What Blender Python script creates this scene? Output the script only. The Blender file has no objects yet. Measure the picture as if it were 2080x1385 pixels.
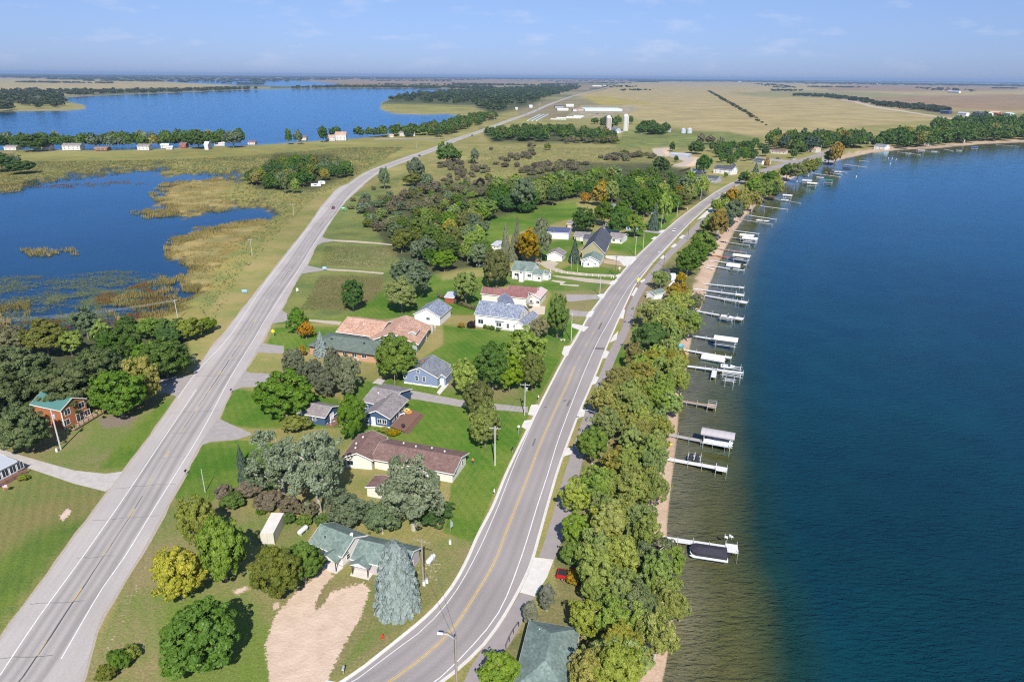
import bpy, math, random
import numpy as np
from mathutils import Vector, Matrix
import mathutils.geometry as mgeo

random.seed(7)
RNG = np.random.default_rng(11)
S = bpy.context.scene
COL = S.collection

# ------------------------------------------------------------------ camera
CAM_H = 85.0
FPX = 1388.0                      # focal length in pixels of the 2080 px wide photograph
ROLL = math.radians(0.4958)
PITCH = math.radians(21.168)
cam = bpy.data.cameras.new('camera')
cam.sensor_width = 36.0
cam.lens = 36.0 * FPX / 2080.0
cam.clip_start = 1.0
cam.clip_end = 300000.0
cam_ob = bpy.data.objects.new('camera', cam)
COL.objects.link(cam_ob)
cam_ob.matrix_world = (Matrix.Translation((0, 0, CAM_H)) @ Matrix.Rotation(math.radians(90) - PITCH, 4, 'X')
                       @ Matrix.Rotation(ROLL, 4, 'Z'))
S.camera = cam_ob

# ------------------------------------------------------------------ sky and sun
SUN_EL, SUN_AZ = math.radians(43.0), math.radians(173.6)      # azimuth clockwise from +Y
w = bpy.data.worlds.new('World'); S.world = w; w.use_nodes = True
wn = w.node_tree; wn.nodes.clear()
sky = wn.nodes.new('ShaderNodeTexSky'); sky.sky_type = 'NISHITA'; sky.sun_disc = False
sky.sun_elevation = SUN_EL; sky.sun_rotation = SUN_AZ
sky.altitude = 300.0; sky.air_density = 1.0; sky.dust_density = 0.3; sky.ozone_density = 4.0
hs = wn.nodes.new('ShaderNodeMix'); hs.data_type = 'RGBA'; hs.blend_type = 'MULTIPLY'; hs.inputs[0].default_value = 1.0
wn.links.new(sky.outputs[0], hs.inputs[6])
tg = wn.nodes.new('ShaderNodeTexCoord'); sg = wn.nodes.new('ShaderNodeSeparateXYZ'); wn.links.new(tg.outputs['Generated'], sg.inputs[0])
rg = wn.nodes.new('ShaderNodeValToRGB'); wn.links.new(sg.outputs[2], rg.inputs[0])       # colour tint multiplied over the sky: even, bluish low band
rg.color_ramp.elements[0].position = 0.0; rg.color_ramp.elements[0].color = (0.315, 0.416, 0.80, 1)
rg.color_ramp.elements[1].position = 0.45; rg.color_ramp.elements[1].color = (0.98, 1.0, 1.10, 1)
_e = rg.color_ramp.elements.new(0.10); _e.color = (0.52, 0.545, 0.75, 1)
wn.links.new(rg.outputs[0], hs.inputs[7])
# small fair weather clouds low over the horizon
tc = wn.nodes.new('ShaderNodeTexCoord')
mp = wn.nodes.new('ShaderNodeMapping'); mp.inputs['Scale'].default_value = (1.0, 1.0, 3.6)
wn.links.new(tc.outputs['Generated'], mp.inputs[0])
cn = wn.nodes.new('ShaderNodeTexNoise'); cn.inputs['Scale'].default_value = 13.0; cn.inputs['Detail'].default_value = 6.0
cn.inputs['Roughness'].default_value = 0.58
wn.links.new(mp.outputs[0], cn.inputs['Vector'])
cr = wn.nodes.new('ShaderNodeMapRange'); cr.inputs[1].default_value = 0.545; cr.inputs[2].default_value = 0.72
cr.inputs[3].default_value = 0.0; cr.inputs[4].default_value = 0.26
wn.links.new(cn.outputs[0], cr.inputs[0])
sx = wn.nodes.new('ShaderNodeSeparateXYZ'); wn.links.new(tc.outputs['Generated'], sx.inputs[0])
cb = wn.nodes.new('ShaderNodeMapRange'); cb.inputs[1].default_value = 0.0; cb.inputs[2].default_value = 0.03
wn.links.new(sx.outputs[2], cb.inputs[0])
cm = wn.nodes.new('ShaderNodeMath'); cm.operation = 'MULTIPLY'
wn.links.new(cr.outputs[0], cm.inputs[0]); wn.links.new(cb.outputs[0], cm.inputs[1])
cx = wn.nodes.new('ShaderNodeMix'); cx.data_type = 'RGBA'
wn.links.new(cm.outputs[0], cx.inputs[0]); wn.links.new(hs.outputs[2], cx.inputs[6])
cx.inputs[7].default_value = (5.6, 5.6, 6.5, 1)
bg = wn.nodes.new('ShaderNodeBackground'); bg.inputs[1].default_value = 0.10
wn.links.new(cx.outputs[2], bg.inputs[0])
wo = wn.nodes.new('ShaderNodeOutputWorld'); wn.links.new(bg.outputs[0], wo.inputs[0])

sl = bpy.data.lights.new('sun', 'SUN'); sl.energy = 4.6; sl.angle = math.radians(0.53); sl.color = (1.0, 0.95, 0.87)
sun = bpy.data.objects.new('sun', sl); COL.objects.link(sun)
sd_ = Vector((math.sin(SUN_AZ) * math.cos(SUN_EL), math.cos(SUN_AZ) * math.cos(SUN_EL), math.sin(SUN_EL)))
sun.rotation_euler = sd_.to_track_quat('Z', 'Y').to_euler()
sun.location = (0, -50, 200)

S.view_settings.view_transform = 'Standard'; S.view_settings.look = 'None'
S.view_settings.gamma = 1.0; S.view_settings.use_curve_mapping = False
S.view_settings.exposure = 0.55
S.render.engine = 'CYCLES'
S.cycles.max_bounces = 6; S.cycles.diffuse_bounces = 2; S.cycles.glossy_bounces = 3
S.cycles.transparent_max_bounces = 12; S.cycles.transmission_bounces = 3; S.cycles.volume_bounces = 0
S.cycles.use_denoising = False; S.cycles.pixel_filter_type = 'BLACKMAN_HARRIS'; S.cycles.filter_width = 1.15; S.cycles.sample_clamp_indirect = 4.0
S.cycles.caustics_reflective = False; S.cycles.caustics_refractive = False

# ------------------------------------------------------------------ surveying: photograph pixel <-> ground
_c, _s = math.cos(ROLL), math.sin(ROLL)
_cp, _sp = math.cos(PITCH), math.sin(PITCH)

def G(px, py, z=0.0):
    """the point at height z of the place that the photograph shows at pixel px, py"""
    u = px - 1040.0; v = py - 692.5
    u, v = _c * u + _s * v, -_s * u + _c * v
    dx, dy, dz = u, _cp * FPX - _sp * v, -_sp * FPX - _cp * v
    k = (z - CAM_H) / dz
    return Vector((dx * k, dy * k, z))

def PX(x, y, z=0.0):
    """numpy: photograph pixel of points"""
    fy = y * _cp - (z - CAM_H) * _sp
    dn = -y * _sp - (z - CAM_H) * _cp
    fy = np.maximum(fy, 1e-3)
    u = x / fy * FPX; v = dn / fy * FPX
    return 1040.0 + _c * u - _s * v, 692.5 + _s * u + _c * v

def MPP(px, py):
    """metres per pixel across the view at a ground pixel"""
    return (G(px + 1, py) - G(px, py)).length

# ------------------------------------------------------------------ helpers
def props(o, label=None, cat=None, group=None, kind=None):
    if label: o['label'] = label
    if cat: o['category'] = cat
    if group: o['group'] = group
    if kind: o['kind'] = kind
    return o

def thing(name, label, cat, loc=(0, 0, 0), rz=0.0, group=None):
    o = bpy.data.objects.new(name, None); COL.objects.link(o)
    o.location = loc; o.rotation_euler = (0, 0, rz); o.empty_display_size = 0.5
    return props(o, label, cat, group)

def link(name, me, parent=None, mat=None, loc=None, rz=None):
    if mat is not None and len(me.materials) == 0:
        for m in (mat if isinstance(mat, (list, tuple)) else [mat]): me.materials.append(m)
    o = bpy.data.objects.new(name, me); COL.objects.link(o)
    if parent is not None: o.parent = parent
    if loc is not None: o.location = loc
    if rz is not None: o.rotation_euler = (0, 0, rz)
    return o

def copy_tree(o, parent=None):
    c = o.copy(); COL.objects.link(c); c.parent = parent
    for ch in list(KIDS.get(o.name, ())) or list(o.children):
        copy_tree(ch, c)
    return c
KIDS = {}

class MB:
    """collects shapes for one mesh"""
    def __init__(s): s.v = []; s.f = []; s.m = []
    def add(s, vs, fs, mi=0):
        b = len(s.v); s.v += [tuple(p) for p in vs]
        for f in fs: s.f.append(tuple(b + i for i in f)); s.m.append(mi)
        return s
    def box(s, x0, y0, z0, x1, y1, z1, mi=0, rz=0.0, about=(0, 0)):
        ps = [(x0, y0, z0), (x1, y0, z0), (x1, y1, z0), (x0, y1, z0), (x0, y0, z1), (x1, y0, z1), (x1, y1, z1), (x0, y1, z1)]
        if rz:
            c, q = math.cos(rz), math.sin(rz)
            ps = [(about[0] + (p[0]-about[0])*c - (p[1]-about[1])*q, about[1] + (p[0]-about[0])*q + (p[1]-about[1])*c, p[2]) for p in ps]
        return s.add(ps, [(0, 3, 2, 1), (4, 5, 6, 7), (0, 1, 5, 4), (1, 2, 6, 5), (2, 3, 7, 6), (3, 0, 4, 7)], mi)
    def bar(s, a, b, r, r2=None, n=6, mi=0):
        a = Vector(a); b = Vector(b); d = (b - a)
        if d.length < 1e-6: return s
        r2 = r if r2 is None else r2
        q = d.to_track_quat('Z', 'Y')
        vs = []
        for e, rr in ((a, r), (b, r2)):
            for i in range(n):
                t = 2 * math.pi * i / n
                vs.append(e + q @ Vector((rr * math.cos(t), rr * math.sin(t), 0)))
        fs = [(i, (i + 1) % n, n + (i + 1) % n, n + i) for i in range(n)]
        fs += [tuple(range(n - 1, -1, -1)), tuple(range(n, 2 * n))]
        return s.add(vs, fs, mi)
    def beam(s, a, b, wd, ht, mi=0):
        """rectangular beam between two points, wd across (horizontal), ht thick"""
        a = Vector(a); b = Vector(b); d = (b - a).normalized()
        side = d.cross(Vector((0, 0, 1)))
        if side.length < 1e-4: side = Vector((1, 0, 0))
        side.normalize(); up = side.cross(d).normalized()
        vs = []
        for e in (a, b):
            for sx, sz in ((-1, -1), (1, -1), (1, 1), (-1, 1)):
                vs.append(e + side * sx * wd / 2 + up * sz * ht / 2)
        return s.add(vs, [(3, 2, 1, 0), (4, 5, 6, 7), (0, 1, 5, 4), (1, 2, 6, 5), (2, 3, 7, 6), (3, 0, 4, 7)], mi)
    def poly(s, pts, mi=0):
        return s.add(pts, [tuple(range(len(pts)))], mi)
    def prism(s, pts, z0, z1, mi=0):
        n = len(pts)
        vs = [(p[0], p[1], z0) for p in pts] + [(p[0], p[1], z1) for p in pts]
        fs = [tuple(range(n - 1, -1, -1)), tuple(range(n, 2 * n))] + [(i, (i + 1) % n, n + (i + 1) % n, n + i) for i in range(n)]
        return s.add(vs, fs, mi)
    def lathe(s, prof, n=16, c=(0, 0, 0), mi=0):
        b = [(c[0] + r * math.cos(2*math.pi*i/n), c[1] + r * math.sin(2*math.pi*i/n), c[2] + z) for r, z in prof for i in range(n)]
        fs = [(j*n + i, j*n + (i+1) % n, (j+1)*n + (i+1) % n, (j+1)*n + i) for j in range(len(prof)-1) for i in range(n)]
        fs += [tuple(range(n-1, -1, -1)), tuple((len(prof)-1)*n + i for i in range(n))]
        return s.add(b, fs, mi)
    def mesh(s, name):
        me = bpy.data.meshes.new(name); me.from_pydata(s.v, [], s.f)
        if any(s.m): me.polygons.foreach_set('material_index', s.m)
        me.update(); return me
    def build(s, name, mat, parent=None, **k):
        me = s.mesh(name)
        for m in (mat if isinstance(mat, (list, tuple)) else [mat]): me.materials.append(m)
        return link(name, me, parent, **k)

def np_mesh(name, V, F, attrs=None, smooth=False):
    """V (n,3), F (m,k) numpy -> mesh; attrs {name: (n,) float or (n,3) colour}"""
    me = bpy.data.meshes.new(name)
    k = F.shape[1]
    me.vertices.add(len(V)); me.vertices.foreach_set('co', np.ascontiguousarray(V, dtype=np.float32).ravel())
    me.loops.add(F.size); me.loops.foreach_set('vertex_index', np.ascontiguousarray(F, dtype=np.int32).ravel())
    me.polygons.add(len(F)); me.polygons.foreach_set('loop_start', np.arange(0, F.size, k, dtype=np.int32))
    me.polygons.foreach_set('loop_total', np.full(len(F), k, dtype=np.int32))
    if smooth: me.polygons.foreach_set('use_smooth', np.ones(len(F), dtype=bool))
    for n, a in (attrs or {}).items():
        if a.ndim == 1:
            t = me.attributes.new(n, 'FLOAT', 'POINT'); t.data.foreach_set('value', a.astype(np.float32))
        else:
            t = me.attributes.new(n, 'FLOAT_COLOR', 'POINT')
            c = np.ones((len(a), 4), np.float32); c[:, :3] = a; t.data.foreach_set('color', c.ravel())
    me.update(); me.validate()
    return me

def catmull(pts, n=6):
    pts = [Vector(p) for p in pts]
    if len(pts) < 3: return pts
    P = [pts[0] * 2 - pts[1]] + pts + [pts[-1] * 2 - pts[-2]]
    out = []
    for i in range(1, len(P) - 2):
        a, b, c, d = P[i-1:i+3]
        for k in range(n):
            t = k / n
            out.append(0.5 * ((2*b) + (c-a)*t + (2*a-5*b+4*c-d)*t*t + (3*b-a-3*c+d)*t**3))
    out.append(pts[-1]); return out

def inside(px, py, poly):
    n = len(poly); r = np.zeros(px.shape, bool)
    j = n - 1
    for i in range(n):
        xi, yi = poly[i]; xj, yj = poly[j]
        if yi != yj:
            c = ((yi > py) != (yj > py)) & (px < (xj - xi) * (py - yi) / (yj - yi) + xi)
            r ^= c
        j = i
    return r

def sdist(px, py, poly, closed=True):
    """distance in pixels, positive inside"""
    d = np.full(px.shape, 1e9)
    n = len(poly)
    for i in range(n if closed else n - 1):
        ax, ay = poly[i]; bx, by = poly[(i + 1) % n]
        vx, vy = bx - ax, by - ay; L = vx*vx + vy*vy + 1e-9
        t = np.clip(((px-ax)*vx + (py-ay)*vy) / L, 0, 1)
        d = np.minimum(d, (px-ax-t*vx)**2 + (py-ay-t*vy)**2)
    d = np.sqrt(d)
    if closed: d = np.where(inside(px, py, poly), d, -d)
    return d

_pn = RNG.random((256, 256))
def vnoise(x, y):
    """tileable value noise in numpy"""
    xi = np.floor(x).astype(int); yi = np.floor(y).astype(int); fx = x - xi; fy = y - yi
    fx = fx*fx*(3-2*fx); fy = fy*fy*(3-2*fy)
    a = _pn[xi & 255, yi & 255]; b = _pn[(xi+1) & 255, yi & 255]; c = _pn[xi & 255, (yi+1) & 255]; d = _pn[(xi+1) & 255, (yi+1) & 255]
    return (a*(1-fx)+b*fx)*(1-fy) + (c*(1-fx)+d*fx)*fy
def fbm(x, y, o=4):
    r = 0; a = 0.5
    for i in range(o): r = r + a * vnoise(x, y); x = x*2.03+17.1; y = y*2.03+5.7; a *= 0.5
    return r / (1 - 0.5**o) - 0.5

# ------------------------------------------------------------------ materials
MATS = {}
def srgb(r, g, b):
    f = lambda c: (c/12.92 if c <= 0.04045 else ((c+0.055)/1.055)**2.4)
    return (f(r/255), f(g/255), f(b/255))

def mat(name, col, rough=0.8, spec=0.3, metal=0.0, noise=0.0, nscale=1.0, col2=None, bump=0.0, bscale=8.0, lines=None, coord='Object', emit=None, vary=0.0):
    """Principled material: noise mixes col with col2 (or darkens), lines=(axis, period, depth) siding/corrugation"""
    if name in MATS: return MATS[name]
    m = bpy.data.materials.new(name); m.use_nodes = True; nt = m.node_tree
    b = nt.nodes['Principled BSDF']
    b.inputs['Roughness'].default_value = rough; b.inputs['Metallic'].default_value = metal
    b.inputs['Specular IOR Level'].default_value = spec
    b.inputs['Base Color'].default_value = (*col, 1)
    tc = nt.nodes.new('ShaderNodeTexCoord')
    cur = None
    if noise or col2:
        n = nt.nodes.new('ShaderNodeTexNoise'); n.inputs['Scale'].default_value = nscale; n.inputs['Detail'].default_value = 7
        n.inputs['Roughness'].default_value = 0.65
        nt.links.new(tc.outputs[coord], n.inputs['Vector'])
        mr = nt.nodes.new('ShaderNodeMapRange'); mr.inputs[1].default_value = 0.35; mr.inputs[2].default_value = 0.65
        nt.links.new(n.outputs[0], mr.inputs[0])
        mx = nt.nodes.new('ShaderNodeMix'); mx.data_type = 'RGBA'
        c2 = col2 if col2 else tuple(c * (1 - noise) for c in col)
        mx.inputs[6].default_value = (*col, 1); mx.inputs[7].default_value = (*c2, 1)
        nt.links.new(mr.outputs[0], mx.inputs[0]); cur = mx.outputs[2]
    if vary:
        oi = nt.nodes.new('ShaderNodeObjectInfo')
        mr2 = nt.nodes.new('ShaderNodeMapRange'); mr2.inputs[3].default_value = 1 - vary; mr2.inputs[4].default_value = 1 + vary
        nt.links.new(oi.outputs['Random'], mr2.inputs[0])
        vm = nt.nodes.new('ShaderNodeVectorMath'); vm.operation = 'SCALE'
        if cur: nt.links.new(cur, vm.inputs[0])
        else: vm.inputs[0].default_value = col
        nt.links.new(mr2.outputs[0], vm.inputs['Scale']); cur = vm.outputs[0]
    if lines:
        ax, per, dep = lines
        sp = nt.nodes.new('ShaderNodeSeparateXYZ'); nt.links.new(tc.outputs['Object'], sp.inputs[0])
        mm = nt.nodes.new('ShaderNodeMath'); mm.operation = 'MODULO'; mm.inputs[1].default_value = per
        ad = nt.nodes.new('ShaderNodeMath'); ad.operation = 'ADD'; ad.inputs[1].default_value = 500 * per
        nt.links.new(sp.outputs['XYZ'.index(ax)], ad.inputs[0]); nt.links.new(ad.outputs[0], mm.inputs[0])
        gt = nt.nodes.new('ShaderNodeMapRange'); gt.inputs[1].default_value = 0; gt.inputs[2].default_value = per * 0.25
        gt.inputs[3].default_value = 1 - dep; gt.inputs[4].default_value = 1
        nt.links.new(mm.outputs[0], gt.inputs[0])
        vm = nt.nodes.new('ShaderNodeVectorMath'); vm.operation = 'SCALE'
        if cur: nt.links.new(cur, vm.inputs[0])
        else: vm.inputs[0].default_value = col
        nt.links.new(gt.outputs[0], vm.inputs['Scale']); cur = vm.outputs[0]
    if cur: nt.links.new(cur, b.inputs['Base Color'])
    if bump:
        n2 = nt.nodes.new('ShaderNodeTexNoise'); n2.inputs['Scale'].default_value = bscale; n2.inputs['Detail'].default_value = 4
        nt.links.new(tc.outputs[coord], n2.inputs['Vector'])
        bp = nt.nodes.new('ShaderNodeBump'); bp.inputs['Strength'].default_value = 1; bp.inputs['Distance'].default_value = bump
        nt.links.new(n2.outputs[0], bp.inputs['Height']); nt.links.new(bp.outputs[0], b.inputs['Normal'])
    MATS[name] = m
    return m

def shingle_mat(name, c1, c2, c3, size=0.33):
    """asphalt shingles: tabs of three shades from a voronoi-like cell pattern with row lines"""
    if name in MATS: return MATS[name]
    m = bpy.data.materials.new(name); m.use_nodes = True; nt = m.node_tree; b = nt.nodes['Principled BSDF']
    b.inputs['Roughness'].default_value = 0.92; b.inputs['Specular IOR Level'].default_value = 0.15
    tc = nt.nodes.new('ShaderNodeTexCoord')
    vo = nt.nodes.new('ShaderNodeTexVoronoi'); vo.inputs['Scale'].default_value = 1/size
    nt.links.new(tc.outputs['Object'], vo.inputs['Vector'])
    sp = nt.nodes.new('ShaderNodeSeparateColor'); nt.links.new(vo.outputs['Color'], sp.inputs[0])
    ra = nt.nodes.new('ShaderNodeValToRGB'); e = ra.color_ramp.elements
    e[0].color = (*c1, 1); e[1].color = (*c3, 1); k = e.new(0.5); k.color = (*c2, 1)
    ra.color_ramp.interpolation = 'LINEAR'
    nt.links.new(sp.outputs[0], ra.inputs[0])
    n = nt.nodes.new('ShaderNodeTexNoise'); n.inputs['Scale'].default_value = 0.5; n.inputs['Detail'].default_value = 5
    nt.links.new(tc.outputs['Object'], n.inputs['Vector'])
    mr = nt.nodes.new('ShaderNodeMapRange'); mr.inputs[1].default_value = 0.3; mr.inputs[2].default_value = 0.7; mr.inputs[3].default_value = 0.82; mr.inputs[4].default_value = 1.12
    nt.links.new(n.outputs[0], mr.inputs[0])
    vm = nt.nodes.new('ShaderNodeVectorMath'); vm.operation = 'SCALE'
    nt.links.new(ra.outputs[0], vm.inputs[0]); nt.links.new(mr.outputs[0], vm.inputs['Scale'])
    nt.links.new(vm.outputs[0], b.inputs['Base Color'])
    MATS[name] = m; return m

# ================================================================== THE GROUND
WATER_Z = -0.6
# --- shorelines, surveyed from the photograph (pixels): water is inside
LAKE = [(1330, 1700), (1345, 1385), (1362, 1300), (1372, 1200), (1352, 1130), (1358, 1030), (1366, 960), (1376, 880), (1380, 820), (1392, 760), (1404, 690),
        (1418, 640), (1436, 590), (1452, 550), (1470, 510), (1490, 472), (1512, 440), (1545, 408), (1580, 380), (1625, 352), (1668, 334),
        (1700, 326), (1728, 319), (1768, 310), (1800, 307), (1840, 303), (1900, 301), (1940, 297), (2000, 292), (2080, 289), (2300, 281), (3400, 250), (9000, 400), (9000, 9000), (1330, 9000)]
FARLAKE = [(-900, 215), (-200, 228), (60, 226), (140, 225), (176, 221), (170, 213), (130, 205), (135, 198), (250, 193), (350, 189), (420, 186), (520, 182),
           (600, 180.5), (700, 180), (830, 180), (900, 181), (950, 182), (905, 186), (842, 190), (800, 197), (775, 208), (772, 222),
           (800, 231), (860, 233), (910, 232), (962, 238), (900, 250), (840, 262), (775, 275), (700, 283), (640, 286), (560, 292), (480, 296),
           (400, 298), (300, 303), (200, 305), (100, 303), (0, 305), (-300, 312), (-1600, 350), (-3000, 300)]
FARBAY = [(300, 166), (400, 163), (520, 161), (640, 166), (700, 172), (640, 177), (560, 175), (440, 172), (380, 169)]
HORLAKE = [(1250, 160), (1500, 162), (1700, 163.6), (2080, 166.6), (2380, 169.3), (2380, 173), (2080, 170.2), (1700, 166.5), (1500, 164), (1250, 161.8)]
POND = [(-900, 400), (-300, 388), (0, 385), (55, 373), (120, 360), (190, 350), (255, 343), (300, 340), (345, 342), (335, 352), (400, 350), (480, 345), (500, 352),
        (470, 362), (400, 365), (350, 378), (330, 400), (318, 415), (360, 420), (380, 430), (520, 416), (560, 424), (545, 440), (480, 452), (420, 465), (360, 478), (340, 500), (345, 520), (392, 540),
        (378, 560), (400, 575), (405, 590), (370, 615), (300, 640), (200, 655), (100, 668), (-20, 672), (-400, 700), (-900, 720)]

NR, NC = 540, 600
dep = np.concatenate([np.linspace(76, 49, 24, endpoint=False), np.linspace(49, 0.35, NR - 60, endpoint=False), np.geomspace(0.35, 0.10, 36)])
ang = np.concatenate([np.linspace(-82, -39, 36, endpoint=False), np.linspace(-39, 39, NC - 72), np.linspace(39, 82, 37)[1:]])
A_, D_ = np.meshgrid(np.radians(ang), np.radians(dep))
R_ = CAM_H / np.tan(D_) / np.cos(A_ * 0.55)
gx = (R_ * np.sin(A_)).ravel(); gy = (R_ * np.cos(A_)).ravel()
qx, qy = PX(gx, gy)
cell = np.maximum(0.3, (R_ / CAM_H * R_ * 0.0016 + R_ * 0.002).ravel())
tpp = np.hypot(gy * _cp + CAM_H * _sp, 0) / FPX           # metres per pixel across

def shore_z(sd_px, slope=0.13):
    k = np.minimum(0.16, slope * tpp)
    return np.clip(WATER_Z + (-sd_px) * k, -4.5, 0.0)

n1 = fbm(gx / 9.0, gy / 14.0); n2 = fbm(gx / 40.0, gy / 60.0)
sdL = sdist(qx, qy, LAKE) + fbm(gx / 3.0, gy / 3.0, 3) * 2.0
sdF = sdist(qx, qy, FARLAKE)
sdP = sdist(qx, qy, POND)
sdPn = sdP + (n1 * 34 + n2 * 30 + fbm(gx / 3.5, gy / 5.0, 3) * 22) * np.clip((gy - 120) / 200 + .6, 0.6, 1.0) * np.exp(-np.clip(sdP - 10, 0, 400) / 45.0)
gz = np.minimum(shore_z(sdL), np.minimum(shore_z(sdF), np.clip(WATER_Z - sdPn * 0.05, -1.6, -0.25)))
gz = np.where((sdPn < -14), np.minimum(shore_z(sdL), shore_z(sdF)), gz)
# smooth bank around the pond
bank = np.clip((-sdPn - 2) / 12.0, 0, 1)
gz = np.where((sdPn <= 0) & (sdPn >= -14), WATER_Z + 0.1 + (0 - WATER_Z - 0.1) * bank, gz)
gz = np.minimum(gz, shore_z(sdist(qx, qy, FARBAY))); gz = np.minimum(gz, shore_z(sdist(qx, qy, HORLAKE)))

C1 = np.zeros((len(gx), 3)); C2 = np.zeros_like(C1); PR = np.zeros((len(gx), 3))   # PR: stripes, patch amount, fine grain
BARE = np.full(len(gx), .0)
def bare(poly, soft, amt=1.0):
    global BARE
    BARE = np.maximum(BARE, amt * np.clip(sdist(qx, qy, poly) / soft + .5, 0, 1))
def put(w, a, b, par=(0, 1, 1)):
    w = np.clip(w, 0, 1)[:, None]
    global C1, C2, PR
    C1 = C1 * (1 - w) + np.array(a) * w; C2 = C2 * (1 - w) + np.array(b) * w; PR = PR * (1 - w) + np.array(par) * w
def zone(poly, a, b, par=(0, 1, 1), edge=4.0, wob=0.0):
    xs = [p[0] for p in poly]; ys = [p[1] for p in poly]
    sel = (qx > min(xs) - 30) & (qx < max(xs) + 30) & (qy > min(ys) - 30) & (qy < max(ys) + 30)
    w = np.zeros(len(qx))
    d = sdist(qx[sel], qy[sel], poly)
    if wob: d = d + fbm(gx[sel] / 2.5, gy[sel] / 2.5) * wob
    w[sel] = np.clip(d / edge + 0.5, 0, 1)
    put(w, a, b, par)

LAWN = (0.068, 0.150, 0.016); LAWN2 = (0.135, 0.188, 0.032)
DRY = (0.235, 0.195, 0.090); DRY2 = (0.148, 0.188, 0.048)
MEAD = (0.195, 0.205, 0.060); MEAD2 = (0.290, 0.235, 0.095)
MARSH = (0.270, 0.225, 0.070); MARSH2 = (0.170, 0.190, 0.060)
GOLD = (0.340, 0.255, 0.100); GOLD2 = (0.200, 0.185, 0.070)
CROP = (0.360, 0.270, 0.135); CROP2 = (0.280, 0.245, 0.105)
CROPR = (0.270, 0.180, 0.110); CROPR2 = (0.230, 0.170, 0.090)
DIRT = (0.600, 0.440, 0.330); DIRT2 = (0.520, 0.375, 0.270)
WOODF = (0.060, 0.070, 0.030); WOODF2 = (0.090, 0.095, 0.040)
put(np.ones(len(gx)), MEAD, MEAD2)
# far country
zone([(-4000, 178), (6000, 250), (6000, 100), (-4000, 100)], (0.060, 0.085, 0.040), (0.10, 0.105, 0.055), (0, 1, 0.6), 6)
_cx = np.floor((gx * .94 + gy * .34) / 620).astype(int); _cy = np.floor((gy * .94 - gx * .34) / 430).astype(int); _h = _pn[_cx & 255, _cy & 255]
_pal = np.array([CROP, CROPR, (0.13, 0.15, 0.06), CROP2, (0.07, 0.095, 0.045), (0.30, 0.25, 0.14), (0.075, 0.10, 0.05), (0.16, 0.17, 0.08)]); _wf = (np.clip((gy - 2600) / 300, 0, 1) * .8)[:, None]
C1 = C1 * (1 - _wf) + _pal[(_h * 8).astype(int)] * _wf; C2 = C2 * (1 - _wf) + _pal[(_h * 8).astype(int)] * .85 * _wf
zone([(-600, 150), (0, 159), (240, 163), (420, 168), (500, 173), (420, 178), (300, 180), (60, 184), (-600, 190)], CROP, CROP2, (0, 1, .5), 2)
zone([(600, 162), (850, 154), (1250, 158), (1290, 166), (1230, 170), (900, 172), (700, 171)], CROPR, CROPR2, (0, 1, .5), 2)
zone([(1160, 195), (1225, 183), (1262, 170), (1330, 163), (1500, 164), (1800, 172), (2400, 178), (3500, 190), (3500, 260), (2080, 228), (1890, 245), (1740, 258), (1560, 278), (1440, 270), (1330, 250), (1270, 236), (1250, 205)], CROP, CROP2, (0, 1, .5), 3)
zone([(1700, 206), (1800, 196), (2080, 192), (2600, 196), (2600, 224), (2080, 224), (1960, 222), (1850, 213), (1780, 209)], CROPR, CROPR2, (0, 1, .5), 2)
zone([(1640, 176), (1800, 172), (2080, 176), (2080, 184), (1850, 186), (1700, 186)], CROPR, CROPR2, (0, 1, .5), 2)
zone([(1470, 190), (1600, 184), (1760, 188), (1900, 196), (1700, 200), (1560, 198)], (0.165, 0.175, 0.08), CROP2, (0, 1, .5), 2)
zone([(1175, 202), (1195, 195), (1230, 196), (1290, 206), (1330, 212), (1260, 216), (1215, 214)], (0.36, 0.27, 0.06), (0.25, 0.23, 0.08), (0, 1, .5), 2)
zone([(1810, 225), (1960, 224), (2080, 232), (2080, 240), (1930, 238)], (0.15, 0.16, 0.06), DRY, (0, 1, .5), 2)
zone([(780, 212), (860, 211), (960, 216), (955, 226), (850, 226), (786, 222)], (0.28, 0.24, 0.07), MARSH2, (0, 1, .5), 2)
zone([(1040, 215), (1110, 205), (1190, 200), (1220, 215), (1210, 232), (1150, 240), (1060, 240)], (0.165, 0.155, 0.07), (0.25, 0.2, 0.12), (0, 1, 1), 3)
zone([(1180, 215), (1290, 214), (1290, 226), (1210, 240), (1150, 238)], (0.38, 0.31, 0.24), (0.20, 0.19, 0.09), (0, 1, 1), 3)
zone([(1270, 262), (1480, 268), (1560, 285), (1480, 300), (1250, 300)], (0.11, 0.145, 0.045), MEAD, (0, 1, 1), 4)
# marsh meadows by the ponds
zone([(-900, 330), (0, 320), (150, 312), (480, 300), (700, 288), (900, 285), (860, 305), (780, 335), (700, 372), (640, 392), (560, 470), (480, 560), (400, 660), (330, 690), (60, 690), (-900, 730)], MARSH, MARSH2, (0, 1, 1), 10)
zone([(20, 333), (300, 318), (520, 306), (700, 296), (860, 288), (800, 305), (640, 318), (500, 320), (300, 330), (100, 340)], (0.250, 0.205, 0.060), MARSH2, (0, 1, 1), 8)
zone([(300, 392), (360, 365), (470, 360), (450, 395), (470, 415), (520, 420), (380, 440), (300, 440)], GOLD, GOLD2, (0, 1, 1), 8)
zone([(340, 478), (470, 452), (560, 440), (500, 480), (440, 540), (410, 600), (330, 560), (330, 500)], GOLD, GOLD2, (0, 1, 1), 12)
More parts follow.
